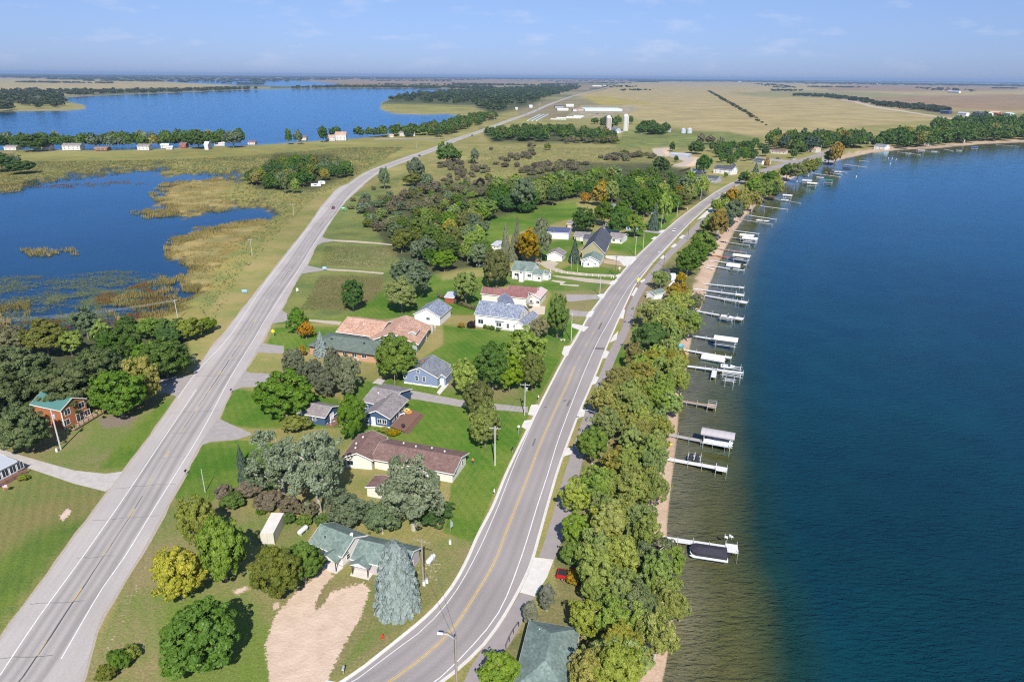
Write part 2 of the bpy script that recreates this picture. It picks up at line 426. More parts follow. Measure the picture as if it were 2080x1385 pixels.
# roadside verges
zone([(700, 400), (640, 480), (600, 560), (560, 660), (700, 640), (860, 600), (900, 560), (780, 480), (740, 430), (830, 350), (900, 320)], MEAD, (0.11, 0.15, 0.045), (0, 1, 1), 8)
zone([(680, 500), (820, 500), (800, 545), (660, 545)], (0.155, 0.190, 0.062), (0.20, 0.19, 0.08), (0, 1, 1), 8)
zone([(650, 560), (780, 562), (770, 610), (690, 630), (620, 625)], (0.130, 0.135, 0.045), (0.19, 0.15, 0.07), (0, 1, 1), 8)
# lawns
for pl in ([(760, 600), (860, 545), (900, 570), (990, 560), (1030, 600), (960, 640), (860, 640), (760, 650), (640, 655), (560, 658), (560, 650), (680, 645), (730, 630)],
           [(950, 450), (1010, 430), (1090, 420), (1170, 410), (1180, 440), (1060, 470), (1010, 490), (985, 510), (960, 500)],
           [(1090, 500), (1150, 485), (1200, 470), (1260, 480), (1330, 440), (1400, 400), (1350, 470), (1290, 520), (1240, 510), (1180, 500), (1150, 530), (1100, 535)],
           [(1110, 560), (1180, 530), (1290, 560), (1240, 600), (1200, 640), (1160, 690), (1110, 780), (1075, 845), (1040, 930), (1000, 1010), (960, 1110), (905, 1080), (920, 950), (980, 850), (900, 800), (830, 810), (760, 790), (900, 700), (900, 660), (970, 670), (1090, 660), (1120, 600)],
           [(700, 770), (900, 790), (980, 830), (1060, 850), (1020, 950), (960, 1100), (900, 1080), (930, 960), (840, 900), (700, 890)],
           [(560, 665), (690, 662), (690, 690), (600, 720), (540, 700)],
           [(460, 810), (480, 790), (540, 800), (640, 800), (690, 810), (690, 870), (610, 870), (520, 870), (447, 860)],
           [(400, 900), (480, 893), (560, 900), (560, 1000), (440, 1010), (380, 1060), (350, 1000)]):
    zone(pl, LAWN, LAWN2, (0.5, 1, 1), 5)
# paler, drier mown grass
for pl in ([(1120, 572), (1250, 575), (1290, 590), (1230, 640), (1170, 660), (1130, 620)],
           [(880, 760), (1060, 790), (1060, 830), (1000, 815), (900, 790)],
           [(330, 1030), (380, 1010), (470, 1030), (600, 1060), (640, 1180), (780, 1160), (900, 1090), (965, 1100), (930, 1170), (860, 1240), (760, 1330), (640, 1400), (100, 1500), (190, 1330), (260, 1180)]):
    zone(pl, DRY, DRY2, (0.25, 1, 1), 14)
zone([(1000, 548), (1100, 572), (1160, 560), (1230, 580), (1220, 590), (1110, 590), (1000, 578)], DRY2, LAWN, (.2, 1, 1), 5)
zone([(330, 1190), (520, 1230), (560, 1290), (560, 1400), (330, 1400)], DRY2, LAWN2, (0.2, 1, 1), 30)
zone([(770, 1230), (870, 1180), (930, 1140), (880, 1210), (760, 1310), (680, 1370), (740, 1280)], DRY2, DRY, (0, 1, 1), 10)
zone([(-600, 960), (0, 930), (120, 950), (215, 995), (190, 1040), (100, 1150), (0, 1290), (-600, 1700)], DRY2, (0.215, 0.19, 0.07), (0.5, 1, 1), 12)
zone([(60, 1090), (130, 1060), (170, 1060), (60, 1200), (-50, 1320), (-100, 1200)], (0.085, 0.145, 0.028), LAWN2, (0.5, 1, 1), 30)
zone([(0, 900), (80, 890), (200, 850), (300, 800), (360, 800), (250, 950), (120, 950), (0, 930)], DRY2, DRY, (0.15, 1, 1), 10)
zone([(330, 815), (360, 805), (258, 950), (200, 955), (250, 890)], LAWN2, LAWN, (0.3, 1, 1), 14)
zone([(195, 850), (250, 838), (280, 846), (260, 865), (215, 870)], (0.21, 0.17, 0.13), (0.17, 0.14, 0.09), (0, 1, 1), 8, 4)
zone([(120, 1048), (140, 1032), (146, 1040), (130, 1058)], (0.2, 0.15, 0.1), (.12, .1, .06), (0, 1, 1), 4)
# strip between street and lake: mixed grass and leaf litter below the trees
zone([(1130, 1210), (1125, 1135), (1150, 1030), (1180, 930), (1215, 830), (1250, 730), (1290, 640), (1340, 550), (1400, 490), (1450, 430), (1520, 370), (1600, 360), (1560, 400), (1500, 450), (1450, 510), (1420, 600), (1395, 700), (1375, 800), (1360, 900), (1340, 1000), (1340, 1385), (1300, 1600), (960, 1600), (985, 1385), (1040, 1300)],
     DRY, (0.13, 0.14, 0.05), (0, 1, 1), 6)
zone([(1230, 740), (1262, 690), (1290, 640), (1300, 700), (1270, 760)], LAWN2, LAWN, (0.2, 1, 1), 6)
# dirt
bare([(548, 1385), (538, 1310), (558, 1250), (603, 1200), (648, 1165), (662, 1145), (678, 1168), (655, 1208), (690, 1196), (738, 1182), (752, 1197), (732, 1255), (698, 1310), (663, 1385), (658, 1500), (543, 1500)], 24)
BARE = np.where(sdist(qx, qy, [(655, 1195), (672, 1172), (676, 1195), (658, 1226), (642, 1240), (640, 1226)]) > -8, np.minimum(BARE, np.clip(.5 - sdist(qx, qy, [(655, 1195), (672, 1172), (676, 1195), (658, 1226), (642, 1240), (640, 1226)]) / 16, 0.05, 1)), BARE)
bare([(470, 1200), (500, 1188), (508, 1196), (480, 1210)], 12, .75); bare([(555, 1225), (570, 1220), (568, 1236), (554, 1240)], 12, .8); bare([(480, 1195), (640, 1130), (630, 1200), (560, 1240)], 60, .42); bare([(195, 1330), (260, 1180), (330, 1040), (300, 1180), (230, 1340)], 40, .42); bare([(820, 1120), (930, 1120), (900, 1190), (850, 1230)], 50, .40); bare([(118, 1048), (138, 1030), (148, 1038), (128, 1062)], 10, .8)
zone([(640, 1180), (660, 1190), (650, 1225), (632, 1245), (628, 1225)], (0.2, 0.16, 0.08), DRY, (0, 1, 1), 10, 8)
for p, e in (([(470, 1200), (500, 1190), (508, 1196), (480, 1208)], 5), ([(555, 1225), (568, 1222), (566, 1232), (556, 1238)], 4)):
    zone(p, DIRT, DRY, (0, 1, 1), e, 4)
zone([(470, 1090), (600, 1075), (620, 1110), (560, 1130), (480, 1120)], (0.22, 0.18, 0.09), DRY2, (0, 1, 1), 14, 6)
zone([(560, 1045), (640, 1060), (625, 1100), (590, 1090)], (0.22, 0.18, 0.09), DRY2, (0, 1, 1), 14, 6)
zone([(1325, 303), (1358, 300), (1362, 318), (1335, 318)], DIRT, DIRT2, (0, 1, 1), 3)
zone([(1364, 340), (1395, 330), (1400, 318), (1420, 320), (1412, 338)], DIRT, DIRT2, (0, 1, 1), 3)
zone([(1265, 560), (1330, 575), (1290, 640), (1275, 720), (1262, 690)], DRY, (0.26, 0.19, 0.12), (0, 1, 1), 6, 6)
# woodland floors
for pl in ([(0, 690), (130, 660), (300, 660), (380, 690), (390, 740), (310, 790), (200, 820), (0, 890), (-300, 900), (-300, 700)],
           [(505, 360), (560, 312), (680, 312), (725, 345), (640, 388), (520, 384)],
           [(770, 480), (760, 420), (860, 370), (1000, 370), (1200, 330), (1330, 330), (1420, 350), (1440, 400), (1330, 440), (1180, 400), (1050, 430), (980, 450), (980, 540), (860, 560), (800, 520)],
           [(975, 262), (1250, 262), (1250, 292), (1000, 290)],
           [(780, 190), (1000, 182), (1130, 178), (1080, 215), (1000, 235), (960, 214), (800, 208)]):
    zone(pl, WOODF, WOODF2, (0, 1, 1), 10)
# beach and lake bed; water's absorption is painted into the bed colour by depth
bw = sdL          # pixels, positive in the water
beachw = np.interp(qy, [290, 400, 500, 700, 900, 1385], [9, 22, 34, 26, 40, 60]) + fbm(gx / 4, gy / 4) * 14
nb = np.clip((bw + beachw) / 6.0, 0, 1) * (qx > 1250) * (qy > 285)
put(nb, (0.50, 0.37, 0.27), (0.42, 0.30, 0.21), (0, 1, .6))
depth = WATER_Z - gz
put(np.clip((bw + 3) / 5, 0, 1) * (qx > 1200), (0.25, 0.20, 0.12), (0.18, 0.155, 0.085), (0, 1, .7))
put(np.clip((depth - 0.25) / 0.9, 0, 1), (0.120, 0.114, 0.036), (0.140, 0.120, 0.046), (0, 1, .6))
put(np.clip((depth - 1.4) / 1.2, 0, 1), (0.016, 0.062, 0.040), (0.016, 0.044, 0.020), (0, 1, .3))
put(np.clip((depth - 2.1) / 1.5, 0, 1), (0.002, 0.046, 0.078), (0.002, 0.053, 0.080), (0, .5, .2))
wet = (sdPn > -3)
put(np.clip((sdPn + 6) / 6, 0, 1), (0.10, 0.075, 0.035), (0.06, 0.055, 0.03), (0, 1, 1))
put(np.clip((sdPn - 2) / 6, 0, 1), (0.014, 0.055, 0.12), (0.016, 0.055, 0.11), (0, 1, 1))
put(np.clip((sdF + 3) / 4, 0, 1) * (qy < 240), (0.33, 0.28, 0.2), (0.15, 0.15, 0.09), (0, 1, .4))
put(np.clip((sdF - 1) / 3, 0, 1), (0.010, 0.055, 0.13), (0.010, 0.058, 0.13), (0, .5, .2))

nr, nc = A_.shape
idx = np.arange(nr * nc).reshape(nr, nc)
F = np.stack([idx[:-1, :-1], idx[:-1, 1:], idx[1:, 1:], idx[1:, :-1]], -1).reshape(-1, 4)
ground_me = np_mesh('ground', np.stack([gx, gy, gz], 1), F, {'soil': C1, 'soil_b': C2, 'soil_c': PR, 'bare': BARE}, smooth=True)

def ground_material():
    m = bpy.data.materials.new('ground_cover'); m.use_nodes = True; nt = m.node_tree; N = nt.nodes; L = nt.links
    b = N['Principled BSDF']; b.inputs['Roughness'].default_value = 0.95; b.inputs['Specular IOR Level'].default_value = 0.1
    g = N.new('ShaderNodeNewGeometry')
    at = []
    for n in ('soil', 'soil_b', 'soil_c'):
        a = N.new('ShaderNodeAttribute'); a.attribute_name = n; at.append(a)
    def noise(scale, det=6, rough=.6, vec=None):
        n = N.new('ShaderNodeTexNoise'); n.inputs['Scale'].default_value = scale; n.inputs['Detail'].default_value = det; n.inputs['Roughness'].default_value = rough
        L.new(vec or g.outputs['Position'], n.inputs['Vector']); return n.outputs[0]
    def mr(v, a, b_, c, d, clamp=True):
        n = N.new('ShaderNodeMapRange'); n.clamp = clamp
        for i, x in enumerate((a, b_, c, d)): n.inputs[i+1].default_value = x
        L.new(v, n.inputs[0]); return n.outputs[0]
    def math_(op, a, b_):
        n = N.new('ShaderNodeMath'); n.operation = op
        for i, x in enumerate((a, b_)):
            if isinstance(x, (int, float)): n.inputs[i].default_value = x
            else: L.new(x, n.inputs[i])
        return n.outputs[0]
    patch = mr(math_('ADD', math_('MULTIPLY', noise(0.055, 7, .62), .7), math_('MULTIPLY', noise(0.5, 5, .65), .3)), .42, .58, 0, 1)
    mx = N.new('ShaderNodeMix'); mx.data_type = 'RGBA'; L.new(patch, mx.inputs[0]); L.new(at[0].outputs['Color'], mx.inputs[6]); L.new(at[1].outputs['Color'], mx.inputs[7])
    sp = N.new('ShaderNodeSeparateColor'); L.new(at[2].outputs['Color'], sp.inputs[0])
    fine = math_('MULTIPLY', mr(noise(2.4, 6, .72), .3, .7, .66, 1.32), mr(noise(9.0, 3, .7), .3, .7, .70, 1.30))
    big = mr(noise(0.012, 4, .5), .35, .65, .86, 1.14)
    # mowing stripes across the slope of each lawn
    mp = N.new('ShaderNodeMapping'); mp.inputs['Rotation'].default_value = (0, 0, math.radians(-28)); L.new(g.outputs['Position'], mp.inputs[0])
    wv = N.new('ShaderNodeTexWave'); wv.inputs['Scale'].default_value = 0.16; wv.inputs['Distortion'].default_value = 1.6; wv.inputs['Detail'].default_value = 2
    L.new(mp.outputs[0], wv.inputs['Vector'])
    stripe = math_('ADD', 1.0, math_('MULTIPLY', math_('SUBTRACT', wv.outputs['Fac'], 0.5), math_('MULTIPLY', sp.outputs[0], .20)))
    fi = math_('ADD', 1.0, math_('MULTIPLY', math_('SUBTRACT', fine, 1.0), sp.outputs[2]))
    k = math_('MULTIPLY', math_('MULTIPLY', fi, big), stripe)
    vm = N.new('ShaderNodeVectorMath'); vm.operation = 'SCALE'; L.new(mx.outputs[2], vm.inputs[0]); L.new(k, vm.inputs['Scale'])
    ba = N.new('ShaderNodeAttribute'); ba.attribute_name = 'bare'
    bm = mr(math_('ADD', ba.outputs['Fac'], math_('MULTIPLY', math_('SUBTRACT', noise(1.7, 7, .75), .5), 1.5)), .47, .55, 0, 1)
    dc = N.new('ShaderNodeMix'); dc.data_type = 'RGBA'; dc.inputs[6].default_value = (0.58, 0.45, 0.345, 1); dc.inputs[7].default_value = (0.48, 0.36, 0.265, 1); L.new(mr(math_('ADD', math_('MULTIPLY', noise(.35, 4, .6), .6), math_('MULTIPLY', noise(6, 3, .7), .4)), .42, .62, 0, 1), dc.inputs[0])
    m3 = N.new('ShaderNodeMix'); m3.data_type = 'RGBA'; L.new(bm, m3.inputs[0]); L.new(vm.outputs[0], m3.inputs[6]); L.new(dc.outputs[2], m3.inputs[7])
    L.new(m3.outputs[2], b.inputs['Base Color'])
    bp = N.new('ShaderNodeBump'); bp.inputs['Strength'].default_value = .6; bp.inputs['Distance'].default_value = .25
    L.new(noise(1.6, 5, .7), bp.inputs['Height']); L.new(bp.outputs[0], b.inputs['Normal'])
    return m
ground_me.materials.append(ground_material())
props(link('ground', ground_me), 'green and tan ground with lawns, meadows, crop fields and sandy shore', kind='structure')

# --- water
def water_material(name, scale, dist, body=0.06, rough=0.06, tint=(0.9, 0.97, 0.95), rot=-32.0):
    m = bpy.data.materials.new(name); m.use_nodes = True; nt = m.node_tree; N = nt.nodes; L = nt.links
    N.clear()
    g = N.new('ShaderNodeNewGeometry')
    mp = N.new('ShaderNodeMapping'); mp.inputs['Rotation'].default_value = (0, 0, math.radians(rot)); mp.inputs['Scale'].default_value = (0.34, 1, 1)
    L.new(g.outputs['Position'], mp.inputs[0])
    n1_ = N.new('ShaderNodeTexNoise'); n1_.inputs['Scale'].default_value = scale; n1_.inputs['Detail'].default_value = 4; n1_.inputs['Roughness'].default_value = .6
    n1_.inputs['Distortion'].default_value = .4
    L.new(mp.outputs[0], n1_.inputs['Vector'])
    n2_ = N.new('ShaderNodeTexNoise'); n2_.inputs['Scale'].default_value = scale * .07; n2_.inputs['Detail'].default_value = 4
    L.new(g.outputs['Position'], n2_.inputs['Vector'])
    mr = N.new('ShaderNodeMapRange'); mr.inputs[1].default_value = .35; mr.inputs[2].default_value = .65; mr.inputs[3].default_value = .45; mr.inputs[4].default_value = 1.2
    L.new(n2_.outputs[0], mr.inputs[0])
    mu = N.new('ShaderNodeMath'); mu.operation = 'MULTIPLY'; L.new(n1_.outputs[0], mu.inputs[0]); L.new(mr.outputs[0], mu.inputs[1])
    bp = N.new('ShaderNodeBump'); bp.inputs['Strength'].default_value = 1; bp.inputs['Distance'].default_value = dist
    L.new(mu.outputs[0], bp.inputs['Height'])
    fr = N.new('ShaderNodeFresnel'); fr.inputs['IOR'].default_value = 1.33; L.new(bp.outputs[0], fr.inputs['Normal'])
    tr = N.new('ShaderNodeBsdfTransparent'); tr.inputs[0].default_value = (*tint, 1)
    gl = N.new('ShaderNodeBsdfGlossy'); gl.inputs['Roughness'].default_value = rough; gl.inputs['Color'].default_value = (0.44, 0.74, 1.0, 1); L.new(bp.outputs[0], gl.inputs['Normal'])
    mx = N.new('ShaderNodeMixShader'); L.new(fr.outputs[0], mx.inputs[0]); L.new(tr.outputs[0], mx.inputs[1]); L.new(gl.outputs[0], mx.inputs[2])
    o = N.new('ShaderNodeOutputMaterial'); L.new(mx.outputs[0], o.inputs[0])
    return m
def water_sheet(name, label, pts, m):
    ar = sum(pts[i-1][0]*pts[i][1] - pts[i][0]*pts[i-1][1] for i in range(len(pts)))
    if ar < 0: pts = pts[::-1]
    mb = MB(); mb.poly([(p[0], p[1], WATER_Z) for p in pts])
    return props(mb.build(name, m), label, kind='structure')
wm = water_material('lake_water', 1.15, 0.06)
lk = [G(px, py, WATER_Z) for px, py in ((1255, 1500), (1250, 1000), (1290, 760), (1340, 620), (1420, 470), (1540, 380), (1640, 330), (1760, 300), (1900, 290), (2060, 282))]
water_sheet('lake', 'wide rippled blue lake along the sandy beach and docks on the right', [(20, 20)] + [(p.x, p.y) for p in lk] + [(1500, 900), (1800, 300), (1500, 10)], wm)
fm = water_material('far_lake_water', 0.5, 0.16, rough=.1)
fl = [G(*p, WATER_Z) for p in ((1010, 300), (1010, 230), (1060, 192), (1060, 178))]
water_sheet('far_lake', 'blue lake stretching behind the line of shore cottages on the left', [(p.x, p.y) for p in fl] + [(-3500, 4300), (-5000, 2500), (-3000, 500)] + [(G(-200, 345).x, G(-200, 345).y), (G(300, 322).x, G(300, 322).y)], fm)
pd_ = [G(*p, WATER_Z) for p in ((-1200, 760), (100, 700), (330, 665), (450, 600), (560, 470), (600, 425), (520, 340), (300, 330), (-1200, 385))]
water_sheet('marsh_pond', 'dark blue marsh pond with reeds and lily pads beside the highway', [(p.x, p.y) for p in pd_], water_material('pond_water', 1.2, 0.03, rough=.06))
bay = [G(*p, WATER_Z) for p in ((250, 180), (250, 160), (720, 160), (720, 179))]
water_sheet('distant_bay', 'small blue bay among the distant woods', [(p.x, p.y) for p in bay], fm)
hz_ = [G(*p, WATER_Z) for p in ((1200, 163.5), (1200, 158.8), (2400, 169), (2400, 176))]
water_sheet('distant_lake', 'thin strip of pale blue lake below the horizon on the right', [(p.x, p.y) for p in hz_], fm)

# --- the air
hz = MB(); hz.box(-62000, -12000, -7, 62000, 62000, 115)
def haze_material(density):
    m = bpy.data.materials.new('summer_haze'); m.use_nodes = True; nt = m.node_tree; nt.nodes.clear()
    v = nt.nodes.new('ShaderNodeVolumePrincipled'); v.inputs['Density'].default_value = density
    v.inputs['Color'].default_value = (0.52, 0.72, 1.0, 1); v.inputs['Anisotropy'].default_value = 0.2
    o = nt.nodes.new('ShaderNodeOutputMaterial'); nt.links.new(v.outputs[0], o.inputs['Volume']); return m
props(hz.build('haze', haze_material(5.0e-5)), 'thin blue summer haze over the whole landscape', kind='stuff')

# ================================================================== ROADS, DRIVES AND PATHS
def zline(pts, z=0.0): return [G(p[0], p[1], 0) * 1.0 for p in pts]
def ribbon_mesh(name, cl, wid, z):
    """flat ribbon of given width along world points"""
    mb = MB(); n = len(cl); L = []; R = []
    for i in range(n):
        d = (cl[min(i+1, n-1)] - cl[max(i-1, 0)]); d.z = 0; d.normalize(); s_ = Vector((-d.y, d.x, 0))
        L.append(cl[i] + s_ * wid / 2); R.append(cl[i] - s_ * wid / 2)
    vs = [(p.x, p.y, z) for p in L] + [(p.x, p.y, z) for p in R]
    mb.add(vs, [(i, n + i, n + i + 1, i + 1) for i in range(n - 1)])
    return mb
def flat_poly(name, px, z, m, label=None, smooth=0, kind='structure', parent=None):
    pts = [G(p[0], p[1], 0) for p in px]
    ar = sum(pts[i-1].x * pts[i].y - pts[i].x * pts[i-1].y for i in range(len(pts)))
    if ar < 0: pts = pts[::-1]
    o = MB().poly([(p.x, p.y, z) for p in pts]).build(name, m, parent)
    if parent is None: props(o, label, kind=kind)
    return o

def road_material(name, base, dark, tracks, half):
    """asphalt with wheel tracks from the across-road attribute, seams, patches"""
    m = bpy.data.materials.new(name); m.use_nodes = True; nt = m.node_tree; N = nt.nodes; L = nt.links
    b = N['Principled BSDF']; b.inputs['Roughness'].default_value = .88; b.inputs['Specular IOR Level'].default_value = .25
    a = N.new('ShaderNodeAttribute'); a.attribute_name = 'across'
    al = N.new('ShaderNodeAttribute'); al.attribute_name = 'along'
    ra = N.new('ShaderNodeValToRGB'); mr = N.new('ShaderNodeMapRange'); mr.inputs[1].default_value = -half; mr.inputs[2].default_value = half
    L.new(a.outputs['Fac'], mr.inputs[0]); L.new(mr.outputs[0], ra.inputs[0])
    e = ra.color_ramp.elements; e[0].position = 0; e[0].color = (0, 0, 0, 1); e[1].position = 1; e[1].color = (0, 0, 0, 1)
    for u, v in tracks:
        k = e.new((u + half) / (2 * half)); k.color = (v, v, v, 1)
    cb = N.new('ShaderNodeCombineXYZ'); L.new(a.outputs['Fac'], cb.inputs[0])
    ml = N.new('ShaderNodeMath'); ml.operation = 'MULTIPLY'; ml.inputs[1].default_value = .03; L.new(al.outputs['Fac'], ml.inputs[0]); L.new(ml.outputs[0], cb.inputs[1])
    n1 = N.new('ShaderNodeTexNoise'); n1.inputs['Scale'].default_value = 1.6; n1.inputs['Detail'].default_value = 6; n1.inputs['Roughness'].default_value = .65; L.new(cb.outputs[0], n1.inputs['Vector'])
    g = N.new('ShaderNodeNewGeometry')
    n2 = N.new('ShaderNodeTexNoise'); n2.inputs['Scale'].default_value = 3.0; n2.inputs['Detail'].default_value = 8; n2.inputs['Roughness'].default_value = .75; L.new(g.outputs['Position'], n2.inputs['Vector'])
    n3 = N.new('ShaderNodeTexNoise'); n3.inputs['Scale'].default_value = .06; n3.inputs['Detail'].default_value = 4; L.new(g.outputs['Position'], n3.inputs['Vector'])
    def mr_(v, a_, b_, c, d):
        q = N.new('ShaderNodeMapRange')
        for i, x in enumerate((a_, b_, c, d)): q.inputs[i+1].default_value = x
        L.new(v, q.inputs[0]); return q.outputs[0]
    def mt(op, x, y):
        q = N.new('ShaderNodeMath'); q.operation = op
        for i, v in enumerate((x, y)):
            if isinstance(v, (int, float)): q.inputs[i].default_value = v
            else: L.new(v, q.inputs[i])
        return q.outputs[0]
    f = mt('MULTIPLY', ra.outputs[0], mr_(n1.outputs[0], .3, .7, .45, 1.3))
    mx = N.new('ShaderNodeMix'); mx.data_type = 'RGBA'; mx.inputs[6].default_value = (*base, 1); mx.inputs[7].default_value = (*dark, 1); L.new(f, mx.inputs[0])
    k = mt('MULTIPLY', mt('MULTIPLY', mr_(n1.outputs[0], .3, .7, .93, 1.07), mr_(n2.outputs[0], .3, .7, .86, 1.14)), mr_(n3.outputs[0], .35, .65, .93, 1.07))
    vm = N.new('ShaderNodeVectorMath'); vm.operation = 'SCALE'; L.new(mx.outputs[2], vm.inputs[0]); L.new(k, vm.inputs['Scale'])
    L.new(vm.outputs[0], b.inputs['Base Color'])
    return m

def resample(pts, step):
    out = [pts[0]]; acc = 0.0
    for a, b in zip(pts[:-1], pts[1:]):
        L = (b - a).length; t = step - acc
        while t <= L:
            out.append(a.lerp(b, t / L)); t += step
        acc = (acc + L) % step
    out.append(pts[-1]); return out

def edge_dist(p, n, line):
    """distance from p along direction n to a polyline (world)"""
    best = None
    for a, b in zip(line[:-1], line[1:]):
        d = b - a; den = n.x * d.y - n.y * d.x
        if abs(den) < 1e-9: continue
        t = ((a.x - p.x) * d.y - (a.y - p.y) * d.x) / den
        s_ = ((a.x - p.x) * n.y - (a.y - p.y) * n.x) / den
        if t > 0 and -0.001 <= s_ <= 1.001 and (best is None or t < best): best = t
    return best

def road(name, label, centre_px, left_px, right_px, m, z, near, default, steps=(-9, -6, -4.6, -3.65, -2.7, -1.8, -.9, 0, .9, 1.8, 2.7, 3.65, 4.6, 6, 9), step=4.0, far=1e9):
    cl = resample(catmull([G(*p) for p in centre_px], 8), step)
    Lw = [G(*p) for p in left_px]; Rw = [G(*p) for p in right_px]
    V = []; AC = []; AL = []; rows = []; s_ = 0; lastL, lastR = default; wid = []
    for i, p in enumerate(cl):
        d = cl[min(i+1, len(cl)-1)] - cl[max(i-1, 0)]; d.normalize(); nl = Vector((-d.y, d.x, 0))
        l = edge_dist(p, nl, Lw); r = edge_dist(p, -nl, Rw)
        l = min(l, default[0]*2.3) if l else lastL; r = min(r, default[1]*2.3) if r else lastR
        if p.y > near: l, r = default
        lastL, lastR = l, r; wid.append([l, r])
    w2 = [[sum(wid[j][q] for j in range(max(0, i-1), min(len(wid), i+2))) / (min(len(wid), i+2) - max(0, i-1)) for q in (0, 1)] for i in range(len(wid))]
    cuts = [c for c in steps]
    for i, p in enumerate(cl):
        d = cl[min(i+1, len(cl)-1)] - cl[max(i-1, 0)]; d.normalize(); nl = Vector((-d.y, d.x, 0))
        if i: s_ += (p - cl[i-1]).length
        l, r = w2[i]
        us = [-l] + [max(-l + .01 * (k+1), min(r - .01 * (len(cuts) - k), c)) for k, c in enumerate(cuts)] + [r]
        row = []
        for u in us:
            q = p - nl * u; V.append((q.x, q.y, z)); AC.append(u); AL.append(s_); row.append(len(V) - 1)
        rows.append(row)
    F = [(a[k], a[k+1], b_[k+1], b_[k]) for a, b_ in zip(rows[:-1], rows[1:]) for k in range(len(a) - 1)]
    me = np_mesh(name, np.array(V), np.array(F), {'across': np.array(AC), 'along': np.array(AL)})
    o = link(name, me, None, m); props(o, label, kind='structure')
    return o, cl, w2

asph = (0.285, 0.255, 0.235)
HWM = road_material('old_asphalt', (0.395, 0.358, 0.332), (0.135, 0.125, 0.122),
    [(-3.9, 0.0), (-3.4, .25), (-2.75, .55), (-2.0, .12), (-1.0, .5), (-.45, .2), (-.12, .15), (0, .55), (.12, .15), (.45, .2), (1.0, .5), (2.0, .12), (2.8, .55), (3.4, .5), (3.9, .05)], 9.0)
HC = [(-40, 1470), (51, 1366), (128, 1250), (189.6, 1160.7), (241, 1081), (275, 1030), (348.7, 907), (404, 824), (442, 766), (500, 680), (551.6, 597.3), (597, 536.6), (640, 471), (672.9, 430), (693, 402), (718, 378),
      (762, 348), (820, 325), (888, 301), (925, 284), (976, 267), (1030, 246.5), (1080, 228.5), (1122, 210.3), (1174, 192.5), (1223, 180.7), (1252, 172.6), (1266, 168.4)]
HL = [(-60, 1400), (0, 1298), (38, 1245), (107.6, 1155.6), (133, 1117), (200, 1030), (222, 996), (257.7, 951.6), (295.6, 902.3), (360, 806.3), (394, 760.8), (414, 730.5), (429.5, 705), (449.7, 685), (475.8, 650.3), (526, 587), (576.9, 521.5), (627.4, 458.3), (652.7, 420.4), (680.5, 388), (700, 373)]
HR = [(70, 1560), (169, 1385), (184.5, 1335), (187, 1281), (212.7, 1242.7), (256, 1173.5), (299.8, 1101.8), (338.3, 1030), (366, 978), (406.8, 899.8), (439.6, 854.3), (467.4, 798.7), (500, 748), (531, 695.8), (549, 660.4), (571.8, 627.6), (582, 607.4), (607, 559.4), (624.9, 536.6), (637.5, 506.3), (656, 476), (678, 438), (703, 407.8), (731, 382.5)]
hw, hcl, hww = road('highway', 'two lane grey highway running from the bottom left corner to the horizon', HC, HL, HR, HWM, 0.03, G(700, 376).y, (6.3, 6.6))
white = mat('road_white', (0.78, 0.77, 0.74), .7, noise=.25, nscale=1.5)
yellow = mat('road_yellow', (0.72, 0.48, 0.07), .7, noise=.3, nscale=1.5)
oldyellow = mat('worn_road_yellow', (0.52, 0.42, 0.20), .7, noise=.35, nscale=1.5)
sealm = mat('crack_sealer', (0.075, 0.072, 0.072), .6)
gravel = mat('gravel_verge', (0.44, 0.37, 0.30), .95, noise=.35, nscale=3, coord='Object')
concrete = mat('concrete', (0.62, 0.59, 0.54), .85, noise=.14, nscale=.8)
oldconc = mat('old_concrete', (0.47, 0.43, 0.39), .9, noise=.2, nscale=.7)
pathm = mat('path_asphalt', (0.30, 0.265, 0.255), .9, noise=.12, nscale=.5)
drivem = mat('drive_asphalt', (0.355, 0.320, 0.30), .9, noise=.2, nscale=.6)
gdrive = mat('gravel_drive', (0.50, 0.42, 0.33), .95, noise=.3, nscale=1.3)

def offset_line(cl, off, a=0, b=None):
    out = []
    for i in range(a, b or len(cl)):
        d = cl[min(i+1, len(cl)-1)] - cl[max(i-1, 0)]; d.normalize()
        out.append(cl[i] + Vector((d.y, -d.x, 0)) * off)
    return out
def line_part(name, pts, wid, z, m, parent):
    return ribbon_mesh(name, pts, wid, z).build(name, m, parent)
# highway edge lines, centre dashes, sealed seam and cross cracks
nfar = next(i for i, p in enumerate(hcl) if p.y > 1600)
px_line = lambda pts: resample(catmull([G(*p) for p in pts], 6), 4.0)
line_part('edge_line', px_line([(0, 1371), (76.9, 1255.5), (153.8, 1150.5), (238.8, 1030), (308, 927), (338.6, 881), (367.5, 838), (399, 791)]), .17, .036, white, hw)
line_part('edge_line', px_line([(361, 809), (390, 768), (421, 732), (453, 699), (480, 664), (541.5, 572), (585, 516), (628, 461), (655, 424), (683, 393), (708, 372), (745, 348)]), .17, .036, white, hw)
line_part('edge_line', px_line([(124.3, 1337.5), (205, 1199), (253.7, 1130), (314.7, 1030), (390.4, 908.6), (424.5, 849.3), (470, 763.4), (519.7, 682.5), (541.5, 645.3), (602, 554.3), (642.5, 488.6), (682, 436), (705, 404), (735, 376)]), .17, .036, white, hw)
for off in (-3.65, 3.65):
    a = next(i for i, p in enumerate(hcl) if p.y > G(740, 355).y)
    line_part('edge_line', offset_line(hcl, off, a, nfar), .2, .036, white, hw)
dash = 0
i = 0
while i < nfar - 2:
    a, b = hcl[i], hcl[i+1]
    d = (b - a).normalized()
    line_part('centre_dash', [a, a.lerp(b, .8)], .16, .036, oldyellow if i % 6 else yellow, hw); i += 3
r_ = random.Random(5)
seam = [p + Vector((r_.uniform(-.1, .1), r_.uniform(-.1, .1), 0)) for p in offset_line(hcl, .12, 0, 110)]
